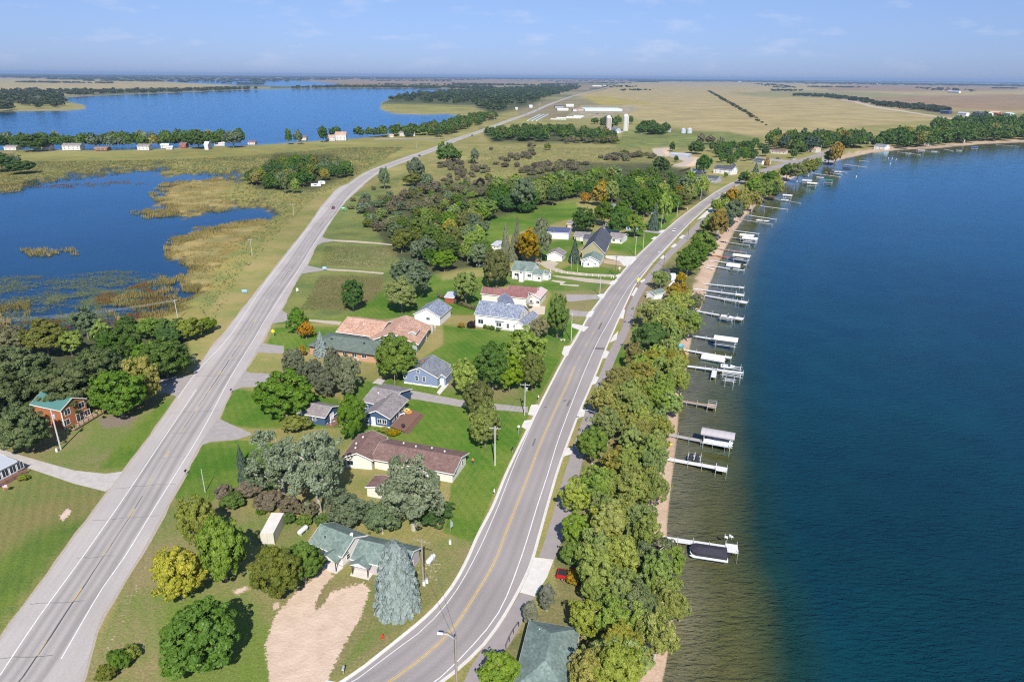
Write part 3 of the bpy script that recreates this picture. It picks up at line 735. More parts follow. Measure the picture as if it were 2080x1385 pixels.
mb = MB()
for i in range(len(seam) - 1):
    if (i // 7) % 4 == 2: continue
    wd = .10 + .16 * (.5 + .5 * math.sin(i * .45))
    d = (seam[i+1] - seam[i]).normalized(); s_ = Vector((-d.y, d.x, 0))
    q = [seam[i] + s_*wd/2, seam[i] - s_*wd/2, seam[i+1] - s_*wd/2, seam[i+1] + s_*wd/2]
    mb.poly([(p.x, p.y, .0335) for p in q][::-1])
mb.build('sealed_seam', sealm, hw)
for i in range(3, 120, 3):
    if r_.random() < .25: continue
    l, r = hww[i]; p0 = offset_line(hcl, -l * r_.choice((.3, .9, .6)), i, i+1)[0]; p1 = offset_line(hcl, r * r_.choice((.3, .9, .5)), i, i+1)[0]
    pts = [p0.lerp(p1, t/6) + Vector((0, r_.uniform(-.25, .25), 0)) for t in range(7)]
    line_part('cross_crack', pts, r_.uniform(.05, .10), .0335, sealm, hw)
# gravel shoulder strips beside the highway
for k, (sgn, q) in enumerate(((-1, 0), (1, 1))):
    mb = MB(); pts = []
    for i in range(0, 190):
        w0 = hww[i][q]; a = offset_line(hcl, sgn * (w0 - .3), i, i+1)[0]; b = offset_line(hcl, sgn * (w0 + .35 + .45 * r_.random()), i, i+1)[0]
        pts.append((a, b))
    vs = [(p.x, p.y, .012) for ab in pts for p in (ab if sgn > 0 else ab[::-1])]
    mb.add(vs, [(2*i, 2*i+1, 2*i+3, 2*i+2) for i in range(len(pts) - 1)])
    mb.build('gravel_shoulder', gravel, hw)

# --- lakeshore street
SC = [(700, 1440), (789.5, 1385), (861, 1332.4), (920, 1276), (962.5, 1212), (1003.5, 1142.8), (1026.6, 1083.8), (1047, 1032), (1077, 955.4), (1102.5, 889.7), (1132.9, 821.5), (1153, 778.5), (1167, 745.7), (1194.8, 692.6),
      (1213.3, 660.4), (1231, 630), (1250, 600), (1283, 558), (1309.3, 524), (1345, 486), (1376, 454), (1412, 425), (1450, 398), (1485, 376), (1515, 361), (1545, 350), (1590, 335), (1640, 322), (1680, 309), (1700, 300)]
SL = [(560, 1450), (694.7, 1385), (758.8, 1335), (835.7, 1273.5), (860, 1253), (911, 1202), (944.6, 1140), (967.6, 1086), (998, 1032), (1024, 965.5), (1052, 907), (1080, 851.8), (1120, 773.5), (1143, 730), (1170.8, 684), (1196, 637.7), (1236, 584.7), (1281.5, 531.6), (1334.6, 481), (1380, 443), (1419.7, 413), (1449, 393), (1476, 377), (1512, 360)]
SR = [(800, 1450), (903.6, 1385), (970, 1327), (1013.8, 1273.5), (1052, 1209.4), (1083, 1142.8), (1113.5, 1030), (1135.4, 953), (1175.8, 844), (1213.7, 755.8), (1232, 708), (1256, 652.9), (1289, 582), (1324.5, 536.6), (1359.8, 498.7), (1400, 455), (1419.7, 436), (1450, 409), (1491, 381), (1520, 364)]
STM = road_material('street_asphalt', (0.300, 0.268, 0.255), (0.235, 0.212, 0.205),
    [(-5.2, .1), (-3.6, .3), (-2.9, .9), (-1.8, .1), (-.9, .6), (-.35, .0), (.35, .0), (.9, .6), (1.8, .1), (2.9, .9), (3.6, .3), (5.2, .1)], 7.5)
st, scl, sww = road('street', 'curving asphalt street with kerbs between the houses and the lakeside trees', SC, SL, SR, STM, 0.02, G(1512, 362).y, (5.4, 5.6), steps=(-7, -5.2, -3.6, -2.7, -1.8, -.9, 0, .9, 1.8, 2.7, 3.6, 5.2, 7), step=3.0)
nk = next(i for i, p in enumerate(scl) if p.y > G(1500, 370).y)
def kerb(side, q):
    """concrete kerb: gutter pan plus raised curb with real height"""
    mb = MB(); rows = []
    for i in range(0, nk):
        w0 = sww[i][q]; prof = [(w0 - .55, .024), (w0 - .18, .024), (w0 - .14, .14), (w0 + .04, .14), (w0 + .05, .0)]
        rows.append([offset_line(scl, side * u, i, i+1)[0] + Vector((0, 0, h)) for u, h in prof])
    vs = [tuple(p) for row in rows for p in (row if side < 0 else row)]
    n = 5; fs = []
    for i in range(len(rows) - 1):
        for k in range(n - 1):
            a, b, c, d = i*n+k, i*n+k+1, (i+1)*n+k+1, (i+1)*n+k
            fs.append((a, b, c, d) if side > 0 else (d, c, b, a))
    mb.add(vs, fs); return mb.build('kerb', concrete, st)
kerb(-1, 0); kerb(1, 1)
line_part('edge_line', px_line([(620, 1428), (715, 1385), (790, 1329), (861, 1276), (920, 1209), (970, 1122), (1011, 1030), (1047, 938), (1102.6, 811), (1138, 740.6), (1157, 705), (1172, 679), (1205, 632), (1241, 584), (1287, 532), (1338, 483), (1383, 445), (1422, 415.5), (1452, 395)]), .13, .026, white, st)
line_part('edge_line', px_line([(800, 1432), (883, 1385), (970, 1299), (1018.9, 1232.5), (1054.8, 1142.8), (1075, 1081), (1090, 1031), (1112.6, 963), (1137.9, 882), (1183.4, 763.4), (1213.7, 695), (1236, 655), (1266, 600), (1291.6, 565), (1325, 531.6), (1386, 468), (1428, 430), (1470, 396)]), .17, .026, white, st)
yc = [p for p in scl]
ny = min(range(len(scl)), key=lambda i: (scl[i] - G(1167, 745)).length)
for off in (-.14, .14):
    line_part('centre_line', offset_line(resample(scl[:ny+1], 1.0) if False else scl[:ny+1], off), .11, .026, yellow, st)
for i in range(ny + 2, nk, 4):
    line_part('centre_dash', [scl[i], scl[i+1]], .14, .026, yellow, st)
for (x, y) in ((1146, 815), (1108, 827), (1149, 813)):
    g = G(x, y); MB().lathe([(.33, 0), (.33, .004), (.28, .006)], 14, (g.x, g.y, .024)).build('manhole_cover', mat('iron', (.12, .11, .11), .6), st)

patchm = mat('asphalt_patch', (0.17, 0.15, 0.148), .9, noise=.2, nscale=1)
for q in ([(1206, 705), (1232, 707), (1229, 711), (1204, 709)], [(1150, 824), (1156, 812), (1160, 813), (1154, 826)], [(1080, 905), (1086, 890), (1089, 891), (1084, 906)], [(1214, 668), (1221, 655), (1224, 656), (1217, 670)]): flat_poly('asphalt_patch', q, .0235, patchm, parent=st)
# lakeside path (two stretches around the concrete apron)
def strip_sheet(name, label, left, right, z, m, n=60, kind='structure'):
    def rs(pts):
        c = catmull([G(*p) for p in pts], 6); L = [0]
        for a, b in zip(c[:-1], c[1:]): L.append(L[-1] + (b-a).length)
        out = []; j = 0
        for k in range(n):
            t = L[-1] * k / (n - 1)
            while j < len(L) - 2 and L[j+1] < t: j += 1
            out.append(c[j].lerp(c[j+1], (t - L[j]) / max(1e-6, L[j+1] - L[j])))
        return out
    a, b = rs(left), rs(right)
    mb = MB(); mb.add([(p.x, p.y, z) for p in a] + [(p.x, p.y, z) for p in b], [(i, n+i, n+i+1, i+1) for i in range(n-1)])
    return props(mb.build(name, m), label, kind=kind)
strip_sheet('footpath', 'grey asphalt footpath along the lake side of the street beyond the concrete pad',
    [(1095, 1131), (1108.6, 1091.5), (1127.8, 1030), (1145.5, 965.5), (1163, 912.4), (1186, 844), (1211, 778.5), (1239, 710), (1263.8, 665.5), (1276, 622.5), (1299, 580), (1333, 536.6), (1368, 500), (1412, 456), (1440, 430)],
    [(1126, 1136), (1146, 1085), (1163, 1030), (1176, 965), (1190, 912), (1210, 844), (1231, 778), (1259, 710), (1280, 665.5), (1295, 615), (1328, 562), (1358, 526.5), (1396, 488.6), (1423, 461), (1450, 434)], .016, pathm)
strip_sheet('footpath', 'grey asphalt footpath curving between the street bend and the green roofed house', 
    [(1056, 1204), (1035, 1240), (1003, 1287), (975, 1326), (958, 1352), (930, 1410)],
    [(1087, 1211), (1069, 1240), (1057, 1271), (1029, 1317), (1000, 1350), (960, 1410)], .016, pathm)
# concrete aprons: (polygon, label)
APR = [([(1083, 1131), (1125, 1136), (1111, 1172), (1087, 1211), (1056, 1203), (1074, 1165)], 'wide pale concrete driveway pad across the path at the street bend'),
       ([(1145, 928), (1151, 910), (1164, 908), (1161, 922), (1148, 926)], 'small concrete crossing pad, nearest beyond the bend'),
       ([(1172, 850), (1179, 829), (1190, 830), (1186, 846)], 'small concrete crossing pad beside the tall street light'),
       ([(1198, 784), (1207, 763), (1217, 766), (1210, 779)], 'small concrete crossing pad by the long centre line end'),
       ([(1221, 728), (1228, 711), (1238, 714), (1232, 727)], 'small concrete crossing pad before the mailbox post'),
       ([(1238, 696), (1246, 682), (1256, 672), (1252, 690)], 'small concrete crossing pad near the leaning lakeside tree'),
       ([(1259, 646), (1266, 625), (1270, 630), (1266, 648)], 'long concrete crossing pad by the bent footpath'),
       ([(1282, 600), (1292, 583), (1296, 586), (1287, 602)], 'concrete crossing pad before the yellow sign'),
       ([(1300, 571), (1309, 566), (1311, 569), (1303, 575)], 'concrete crossing pad beside the yellow sign'),
       ([(1340, 525), (1347, 518), (1353, 521), (1347, 526)], 'concrete crossing pad by the second far light'),
       ([(1362, 502), (1370, 495), (1376, 497), (1369, 503)], 'concrete crossing pad beyond the white car'),
       ([(1378, 484), (1386, 477), (1392, 479), (1386, 485)], 'farthest small concrete crossing pad'),
       ([(1415, 447), (1445, 420), (1468, 402), (1474, 404), (1452, 428), (1441, 438)], 'long pale concrete walk beside the far street'),
       ([(1072, 842), (1079, 822), (1094, 821), (1088, 845)], 'concrete apron where the long driveway meets the street'),
       ([(1059, 867), (1065, 854), (1080, 852), (1071, 873)], 'concrete pad with short posts below the long driveway'),
       ([(1141, 718), (1146, 703), (1159, 702), (1154, 722), (1147, 724)], 'concrete pad at the edge of the striped lawn'),
       ([(1163, 657), (1178, 660), (1196, 664), (1186, 674), (1160, 664)], 'concrete pad beside the round maple'),
       ([(1189, 644), (1197, 632), (1208, 632), (1201, 644)], 'concrete apron of the paved half circle drive, lower end'),
       ([(1216, 604), (1219, 597), (1230, 597), (1226, 606)], 'concrete apron of the paved half circle drive, upper end'),
       ([(1236, 577), (1243, 570), (1256, 569), (1247, 579)], 'concrete apron of the gravel drive'),
       ([(1250, 560), (1258, 556), (1262, 559), (1256, 565)], 'concrete apron of the fenced drive'),
       ([(1271, 540), (1277, 525), (1294, 525), (1284, 536), (1272, 541)], 'concrete apron of the wide white driveway'),
       ([(1322, 486), (1329, 481), (1337, 481), (1330, 487)], 'concrete apron on the far left kerb'),
       ([(1338, 472), (1344, 467), (1353, 467), (1346, 473)], 'concrete apron farther along the left kerb'),
       ([(655, 1391), (662, 1381), (672, 1382), (694, 1388), (684, 1400)], 'concrete apron at the foot of the gravel lot')]
for pts, lb in APR: flat_poly('concrete_apron', pts, .0245, concrete, lb)
DR = [('gravel_drive', [(0, 912), (85, 937), (150, 955), (215, 962), (250, 957), (226, 990), (214, 998), (150, 982), (85, 960), (40, 945), (-5, 925)], oldconc, 'cracked concrete driveway on the left of the highway'),
      ('paved_drive', [(312, 770), (350, 766), (394, 761), (378, 785), (361, 806), (340, 798), (316, 798)], drivem, 'paved driveway under the tree shade left of the highway'),
      ('paved_drive', [(445, 850), (470, 862), (505, 877), (512, 882), (480, 893), (430, 897), (405, 905), (425, 872)], drivem, 'paved driveway right of the highway nearest the poplars'),
      ('paved_drive', [(492, 752), (510, 757), (560, 760), (540, 785), (490, 787), (470, 795), (466, 800), (478, 770)], drivem, 'paved driveway right of the highway beside the round maple'),
      ('paved_drive', [(530, 697), (577, 703), (576, 718), (520, 716), (500, 730), (506, 722), (520, 705)], drivem, 'paved driveway by the pine grove'),
      ('paved_drive', [(572, 630), (588, 640), (588, 652), (552, 657), (540, 672), (552, 655)], drivem, 'short paved driveway by the small green tree'),
      ('brick_walk', [(620, 648), (693, 653), (690, 660), (624, 652)], gdrive, 'pale path to the tan roofed building'),
      ('paved_drive', [(614, 540), (628, 540), (655, 546), (664, 548), (640, 552), (614, 556), (600, 566), (606, 552)], drivem, 'field driveway with the blue sign board'),
      ('gravel_track', [(655, 545), (720, 549), (780, 554), (778, 557), (720, 552), (655, 549)], gdrive, 'gravel track running from the blue sign into the trees'),
      ('paved_drive', [(650, 480), (663, 485), (680, 487), (678, 490), (655, 493), (642, 500), (646, 488)], drivem, 'upper field driveway'),
      ('gravel_track', [(675, 487), (720, 489), (770, 493), (816, 499), (816, 501), (770, 496), (676, 490)], gdrive, 'thin pale track across the upper field'),
      ('paved_drive', [(790, 788), (812, 788), (935, 812), (1062, 826), (1072, 826), (1072, 838), (935, 826), (850, 812), (812, 806)], drivem, 'long asphalt driveway past the slate blue house'),
      ('garden_walk', [(887, 797), (902, 778), (912, 780), (893, 802)], concrete, 'concrete walk beside the slate blue house'),
      ('garden_walk', [(756, 778), (768, 768), (782, 772), (775, 781)], oldconc, 'concrete patio between the two blue houses'),
      ('paved_drive', [(1150, 598), (1230, 599), (1218, 607), (1165, 612), (1155, 613), (1150, 610)], drivem, 'asphalt half circle drive, upper arm'),
      ('paved_drive', [(1155, 629), (1180, 632), (1197, 633), (1190, 643), (1160, 642)], drivem, 'asphalt half circle drive, lower arm'),
      ('parking_pad', [(1075, 630), (1082, 621), (1108, 622), (1106, 639), (1078, 638)], mat('tan_concrete', (.55, .46, .36), .9, noise=.1, nscale=.7), 'tan concrete pad before the brown roofed garage'),
      ('gravel_drive', [(1120, 559), (1170, 563), (1240, 570), (1246, 578), (1190, 573), (1130, 563)], gdrive, 'gravel drive below the white post fence'),
      ('gravel_drive', [(1090, 532), (1125, 530), (1135, 535), (1125, 543), (1150, 551), (1200, 556), (1258, 558), (1254, 563), (1180, 560), (1140, 555), (1110, 545)], gdrive, 'curving gravel drive to the white garage'),
      ('white_drive', [(1228, 519), (1292, 521), (1296, 524), (1282, 532), (1268, 541), (1258, 530), (1232, 525)], concrete, 'bright white concrete driveway of the olive house'),
      ('gravel_drive', [(1225, 527), (1258, 530), (1272, 541), (1262, 540), (1228, 535)], mat('bare_soil', (.45, .34, .22), .95, noise=.2, nscale=1), 'bare soil strip below the white driveway'),
      ('paved_drive', [(1300, 466), (1345, 468), (1358, 470), (1350, 476), (1310, 471)], drivem, 'asphalt drive among the far houses'),
      ('gravel_drive', [(1325, 302), (1350, 301), (1345, 308), (1356, 316), (1340, 318), (1328, 312)], gdrive, 'gravel yard left of the grey shed'),
      ('gravel_drive', [(1362, 318), (1408, 319), (1412, 325), (1392, 337), (1364, 337), (1390, 328)], gdrive, 'gravel yard beyond the grey shed'),
      ('paved_drive', [(1530, 318), (1600, 326), (1640, 330), (1638, 336), (1600, 331), (1530, 322)], drivem, 'far side road before the lakeside cottages'),
      ('paved_drive', [(1660, 322), (1690, 312), (1702, 322), (1690, 333), (1668, 333), (1655, 330)], drivem, 'boat launch pavement at the far beach'),
      ('side_road', [(905, 283), (922, 282), (860, 283), (800, 283), (760, 284), (760, 282.6), (800, 281.5), (880, 281)], drivem, 'side road to the shore cottages beyond the meadow'),
      ('field_road', [(1708, 202), (1740, 206), (1775, 216), (1840, 226), (1890, 234), (1950, 243), (1950, 245), (1890, 236), (1838, 228), (1770, 218), (1735, 208), (1708, 203)], gdrive, 'pale gravel field road climbing behind the far trees'),
      ('garden_walk', [(1122, 569), (1150, 572), (1143, 577), (1176, 579), (1175, 582), (1137, 579), (1138, 575), (1120, 571)], mat('pale_stone', (.45, .42, .32), .9), 'zigzag line of pale stones in the lawn')]
for k, (nm, pts, m, lb) in enumerate(DR): flat_poly(nm, pts, .008 if 'track' in nm or 'walk' in nm else .0195 - (.004 if k in (18, 20) else 0), m, lb)

# ================================================================== TREES
def leaf_mat(name, a, b, trans=.42, var=.16, rough=.7):
    if name in MATS: return MATS[name]
    m = bpy.data.materials.new(name); m.use_nodes = True; nt = m.node_tree; N = nt.nodes; L = nt.links; N.clear()
    at = N.new('ShaderNodeAttribute'); at.attribute_name = 'tint'
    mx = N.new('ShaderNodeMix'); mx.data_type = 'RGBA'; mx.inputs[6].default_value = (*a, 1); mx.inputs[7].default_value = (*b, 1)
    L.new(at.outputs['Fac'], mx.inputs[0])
    oi = N.new('ShaderNodeObjectInfo')
    hs_ = N.new('ShaderNodeHueSaturation')
    def mr(o_lo, o_hi, off):
        w_ = N.new('ShaderNodeMath'); w_.operation = 'FRACT'; ml = N.new('ShaderNodeMath'); ml.operation = 'MULTIPLY'; ml.inputs[1].default_value = off
        L.new(oi.outputs['Random'], ml.inputs[0]); L.new(ml.outputs[0], w_.inputs[0])
        q = N.new('ShaderNodeMapRange'); q.inputs[3].default_value = o_lo; q.inputs[4].default_value = o_hi; L.new(w_.outputs[0], q.inputs[0]); return q.outputs[0]
    L.new(mr(.488, .512, 1), hs_.inputs['Hue']); L.new(mr(.88, 1.1, 7.3), hs_.inputs['Saturation']); L.new(mr(1 - var, 1 + var, 3.7), hs_.inputs['Value'])
    L.new(mx.outputs[2], hs_.inputs['Color'])
    d = N.new('ShaderNodeBsdfDiffuse'); t = N.new('ShaderNodeBsdfTranslucent'); g = N.new('ShaderNodeBsdfGlossy'); g.inputs['Roughness'].default_value = .45
    for s_ in (d, t): L.new(hs_.outputs[0], s_.inputs[0])
    m1 = N.new('ShaderNodeMixShader'); m1.inputs[0].default_value = trans; L.new(d.outputs[0], m1.inputs[1]); L.new(t.outputs[0], m1.inputs[2])
    m2 = N.new('ShaderNodeMixShader'); m2.inputs[0].default_value = .012; L.new(m1.outputs[0], m2.inputs[1]); L.new(g.outputs[0], m2.inputs[2])
    o = N.new('ShaderNodeOutputMaterial'); L.new(m2.outputs[0], o.inputs[0])
    MATS[name] = m; return m
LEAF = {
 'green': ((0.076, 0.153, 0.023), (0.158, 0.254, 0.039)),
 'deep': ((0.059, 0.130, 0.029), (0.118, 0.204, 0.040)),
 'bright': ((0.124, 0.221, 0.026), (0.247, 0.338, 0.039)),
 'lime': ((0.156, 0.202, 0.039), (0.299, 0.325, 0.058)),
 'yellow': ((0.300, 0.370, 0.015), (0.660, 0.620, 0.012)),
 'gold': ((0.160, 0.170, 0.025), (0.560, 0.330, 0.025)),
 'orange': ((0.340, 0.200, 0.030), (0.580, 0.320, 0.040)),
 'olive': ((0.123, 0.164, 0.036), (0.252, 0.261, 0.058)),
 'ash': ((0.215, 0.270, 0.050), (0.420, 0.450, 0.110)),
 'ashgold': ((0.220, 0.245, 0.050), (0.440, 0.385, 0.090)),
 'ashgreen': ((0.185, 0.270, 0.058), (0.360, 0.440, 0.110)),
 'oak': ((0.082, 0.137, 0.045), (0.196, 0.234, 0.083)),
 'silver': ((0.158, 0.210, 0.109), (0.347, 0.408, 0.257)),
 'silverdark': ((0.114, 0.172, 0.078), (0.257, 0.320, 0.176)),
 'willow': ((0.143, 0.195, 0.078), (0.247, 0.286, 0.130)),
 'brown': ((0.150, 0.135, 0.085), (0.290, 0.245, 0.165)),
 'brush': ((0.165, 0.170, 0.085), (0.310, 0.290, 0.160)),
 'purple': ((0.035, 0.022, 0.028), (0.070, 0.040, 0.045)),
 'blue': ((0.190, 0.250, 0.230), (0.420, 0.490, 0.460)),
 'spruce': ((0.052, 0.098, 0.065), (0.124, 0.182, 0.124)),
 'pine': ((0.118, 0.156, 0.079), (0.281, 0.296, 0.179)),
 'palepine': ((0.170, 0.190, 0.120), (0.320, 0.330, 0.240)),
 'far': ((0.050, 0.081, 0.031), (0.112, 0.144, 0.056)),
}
def LM(k): return leaf_mat('foliage_' + k, *LEAF[k])
barkm = mat('bark', (0.20, 0.165, 0.13), .95, noise=.4, nscale=6)
palebark = mat('pale_bark', (0.42, 0.40, 0.35), .9, noise=.3, nscale=6)

def leaf_quads(C, Nn, size, rng, tint, stretch=1.5):
    """rhombic leaf sprays: centres C (n,3), normals Nn, -> V, F, T"""
    n = len(C)
    a = rng.normal(size=(n, 3)); u = np.cross(Nn, a); u /= np.linalg.norm(u, axis=1)[:, None] + 1e-9
    v = np.cross(Nn, u)
    s = size * rng.uniform(.6, 1.35, n)[:, None]
    V = np.stack([C - u*s*stretch*.5, C + v*s*.42, C + u*s*stretch*.5, C - v*s*.42], 1).reshape(-1, 3)
    F = np.arange(4*n).reshape(n, 4)
    return V, F, np.repeat(tint, 4)

def unit(n, rng):
    p = rng.normal(size=(n, 3)); return p / np.linalg.norm(p, axis=1)[:, None]

def crown_round(seed, nl, nclump, size, cb=.14, lump=.38, top=1.0, jit=.7, cr=(.075, .18), shape=None):
    """crown in a unit box: radius 1, height cb..1"""
    rng = np.random.default_rng(seed)
    D = unit(nclump * 3, rng); D = D[D[:, 2] > -0.75][:nclump]
    ph = rng.uniform(0, 6.28, 6)
    def rad(d):
        az = np.arctan2(d[:, 1], d[:, 0]); el = d[:, 2]
        return 1 - lump * (.5 + .25*np.sin(2*az + ph[0] + 2*el) + .2*np.sin(3*az + ph[1] - 3*el) + .15*np.sin(5*az + ph[2] + 5*el))
    R = rad(D) * rng.uniform(.72, 1.0, len(D)) ** .7
    inner = rng.random(len(D)) < .22; R[inner] *= rng.uniform(.35, .75, inner.sum()); outl = rng.random(len(D)) < .16; R[outl] *= 1.2
    rc = rng.uniform(*cr, len(D))
    Cc = D * (R * (1 - rc * .8))[:, None]
    if shape is not None: Cc = shape(Cc)
    k = rng.choice(len(D), nl, p=(rc**2) / (rc**2).sum())
    nd = unit(nl, rng); nd += D[k] * .75; nd /= np.linalg.norm(nd, axis=1)[:, None]
    rr = rc[k] * rng.uniform(.75, 1.08, nl)
    P = Cc[k] + nd * rr[:, None] * np.array([1, 1, .8])
    Nn = nd + unit(nl, rng) * jit; Nn[:, 2] += .35; Nn /= np.linalg.norm(Nn, axis=1)[:, None]
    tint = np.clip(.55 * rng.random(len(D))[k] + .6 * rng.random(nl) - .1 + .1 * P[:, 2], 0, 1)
    hb = (1 - cb) / 2
    V, F, T = leaf_quads(P, Nn, size, rng, tint)
    V = V * np.array([1, 1, hb]) + np.array([0, 0, cb + hb])
    Cc = Cc * np.array([1, 1, hb]) + np.array([0, 0, cb + hb])
    return V, F, T, Cc

def crown_conifer(seed, nl, size, levels=16, cb=.04, droop=.35, fat=1.0, gap=.25, power=.85, ragged=.15):
    rng = np.random.default_rng(seed); V = []; T = []; 
    Cs = []; Ns = []; Ts = []; tips = []
    arms = []
    for lv in range(levels):
        t = (lv + rng.uniform(-.2, .2)) / levels; t = min(max(t, 0), .99)
        r = ((1 - t) ** power) * min(1, .86 + t*1.3); nb = max(4, int(13 * r + 4))
        a0 = rng.uniform(0, 6.28)
        for b in range(nb):
            az = a0 + 6.283 * b / nb + rng.uniform(-.15, .15); arms.append((az, t, r * rng.uniform(1 - ragged*2, 1.0) * fat, rng.random()))
    w_ = np.array([a[2] for a in arms]) + .04; k = rng.choice(len(arms), nl, p=w_ / w_.sum())
    A = np.array(arms)[k]; s = rng.uniform(.15, 1, nl) ** .6
    rad_ = A[:, 2] * s; wob = rng.normal(size=nl) * .05 * (1.2 - s * .5)
    az = A[:, 0] + wob / np.maximum(rad_, .05)
    z = cb + (1 - cb) * (A[:, 1] + (1 - A[:, 1]) * .02) - droop * rad_ * .16 + rng.uniform(-1, 1, nl) * .018 + (1 - s) * .03
    P = np.stack([rad_ * np.cos(az), rad_ * np.sin(az), np.clip(z, .0, 1)], 1)
    Nn = np.stack([np.cos(az) * .6, np.sin(az) * .6, np.full(nl, .8)], 1) + unit(nl, rng) * .55; Nn /= np.linalg.norm(Nn, axis=1)[:, None]
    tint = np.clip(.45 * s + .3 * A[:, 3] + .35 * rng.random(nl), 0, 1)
    V, F, T = leaf_quads(P, Nn, size, rng, tint, 1.9)
    return V, F, T, np.zeros((0, 3))

PROTO = {}
def trunk_mesh(name, Cc, cb, r0=.05, limbs=7, seed=0, th=.8):
    rng = random.Random(seed); mb = MB()
    top = Vector((rng.uniform(-.08, .08), rng.uniform(-.08, .08), th)); mid = Vector((rng.uniform(-.04, .04), rng.uniform(-.04, .04), max(cb, .18)))
    mb.bar((0, 0, -.01), mid, r0 * 1.15, r0 * .8, 8); mb.bar(mid, top, r0 * .8, r0 * .2, 6)
    if len(Cc):
        ids = sorted(range(len(Cc)), key=lambda i: rng.random())[:limbs]
        for i in ids:
            c = Vector(Cc[i]); s_ = mid.lerp(top, max(0, min(.85, (c.z - mid.z) / max(.1, top.z - mid.z) - .35)))
            m_ = s_.lerp(c, .5) + Vector((0, 0, .03)); mb.bar(s_, m_, r0 * .42, r0 * .26, 5); mb.bar(m_, c, r0 * .26, r0 * .08, 4)
    return mb.mesh(name)

def proto(shape, v, lod):
    key = (shape, v, lod)
    if key in PROTO: return PROTO[key]
    s = hash(key[0:1] + (v,)) & 0; sd = {'round': 10, 'tall': 30, 'airy': 50, 'spruce': 70, 'pine': 90, 'shrub': 110, 'dome': 130, 'fatspruce': 150}[shape] + v
    NLD = {'H': 2.1, 'M': .50, 'L': .13, 'X': .011}[lod]; SZ = {'H': .68, 'M': 1.35, 'L': 2.4, 'X': 6.5}[lod]
    cb = .09
    if shape == 'round': d = crown_round(sd, int(9600*NLD), 230, .082*SZ, .09)
    elif shape == 'dome': cb = .03; d = crown_round(sd, int(9600*NLD), 250, .082*SZ, .03, lump=.26)
    elif shape == 'tall': cb = .08; d = crown_round(sd, int(7200*NLD), 180, .09*SZ, .08, lump=.35, cr=(.10, .20), shape=lambda C: C * np.array([1, 1, 1]) * np.stack([1 - .32*np.clip(C[:, 2], -1, 1)]*2 + [np.ones(len(C))], 1))
    elif shape == 'airy': cb = .04; d = crown_round(sd, int(7600*NLD), 210, .068*SZ, .04, lump=.58, jit=.95, cr=(.06, .17))
    elif shape == 'shrub': cb = 0.0; d = crown_round(sd, int(4600*NLD), 110, .11*SZ, .0, lump=.4, jit=.9, cr=(.10, .22))
    elif shape == 'spruce': cb = .03; d = crown_conifer(sd, int(6500*NLD), .085*SZ)
    elif shape == 'fatspruce': cb = .02; d = crown_conifer(sd, int(17000*NLD), .075*SZ, levels=17, power=.40, droop=.8, ragged=.10)
    elif shape == 'pine': cb = .06; d = crown_round(sd, int(7000*NLD), 200, .080*SZ, .06, lump=.5, jit=.9, cr=(.08, .17), shape=lambda C: C * np.stack([.92 - .42*np.clip(C[:, 2], -1, 1)]*2 + [np.ones(len(C))], 1))
    V, F, T, Cc = d
    me = np_mesh(shape + '_crown', V, F, {'tint': T})
    me.materials.append(LM('green'))
    con = shape in ('spruce', 'fatspruce', 'pine')
    tm = None
    if lod in 'HM' and shape != 'shrub':
        tm = trunk_mesh('trunk', Cc, cb, .045 if con else .06, 0 if con else (13 if shape == 'airy' else 9), sd, .92 if con else .72); tm.materials.append(barkm)
    elif lod == 'L' and shape != 'shrub':
        tm = MB().bar((0, 0, -.01), (0, 0, .6), .06, .03, 5).mesh('trunk'); tm.materials.append(barkm)
    PROTO[key] = (me, tm, V, F, T, cb); return PROTO[key]

CBT = {'round': .09, 'dome': .03, 'tall': .08, 'airy': .04, 'shrub': 0.0, 'spruce': .03, 'fatspruce': .02, 'pine': .06}
NAMES = {'spruce': 'spruce_tree', 'fatspruce': 'spruce_tree', 'pine': 'pine_tree', 'shrub': 'shrub', 'dome': 'leafy_tree', 'airy': 'leafy_tree', 'round': 'leafy_tree', 'tall': 'leafy_tree'}
CATS = {'shrub': 'shrub'}
tree_n = 0
TREE_POS = []
_treerng = random.Random(3)
def put_tree(x, y, r, h, kind, shape, label, group=None, lod=None, bark=None, z=0.0, name=None, cat=None):
    global tree_n
    tree_n += 1
    d = math.hypot(x, y, CAM_H) ; rpx = r / d * FPX
    if lod is None: lod = 'H' if rpx > 19 else ('M' if rpx > 8.5 else 'L')
    v = tree_n % (5 if lod == 'H' and shape in ('round', 'airy', 'dome') else 3)
    me, tm, V, F, T, cb = proto(shape, v, lod)
    rz = _treerng.uniform(0, 6.28); fl = _treerng.uniform(.9, 1.1)
    nm = name or (NAMES[shape] if NAMES[shape] != 'leafy_tree' else {'oak': 'oak_tree', 'silver': 'poplar_tree', 'silverdark': 'poplar_tree', 'willow': 'willow_tree', 'ash': 'ash_tree', 'ashgold': 'ash_tree', 'ashgreen': 'ash_tree'}.get(kind, 'leafy_tree'))
    TREE_POS.append((x, y, r))
    def setm(o, m):
        o.material_slots[0].link = 'OBJECT'; o.material_slots[0].material = m
    if tm is None:
        o = link(nm, me); o.location = (x, y, z); o.rotation_euler = (0, 0, rz); o.scale = (r * fl, r / fl, h); setm(o, LM(kind))
        return props(o, label, cat or CATS.get(shape, 'tree'), group)
    t = thing(nm, label, cat or CATS.get(shape, 'tree'), (x, y, z), rz, group)
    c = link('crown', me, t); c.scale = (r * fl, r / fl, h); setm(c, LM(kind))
    k = link('trunk', tm, t); k.scale = (min(r, h * .5),) * 2 + (h,); setm(k, bark or barkm)
    return t

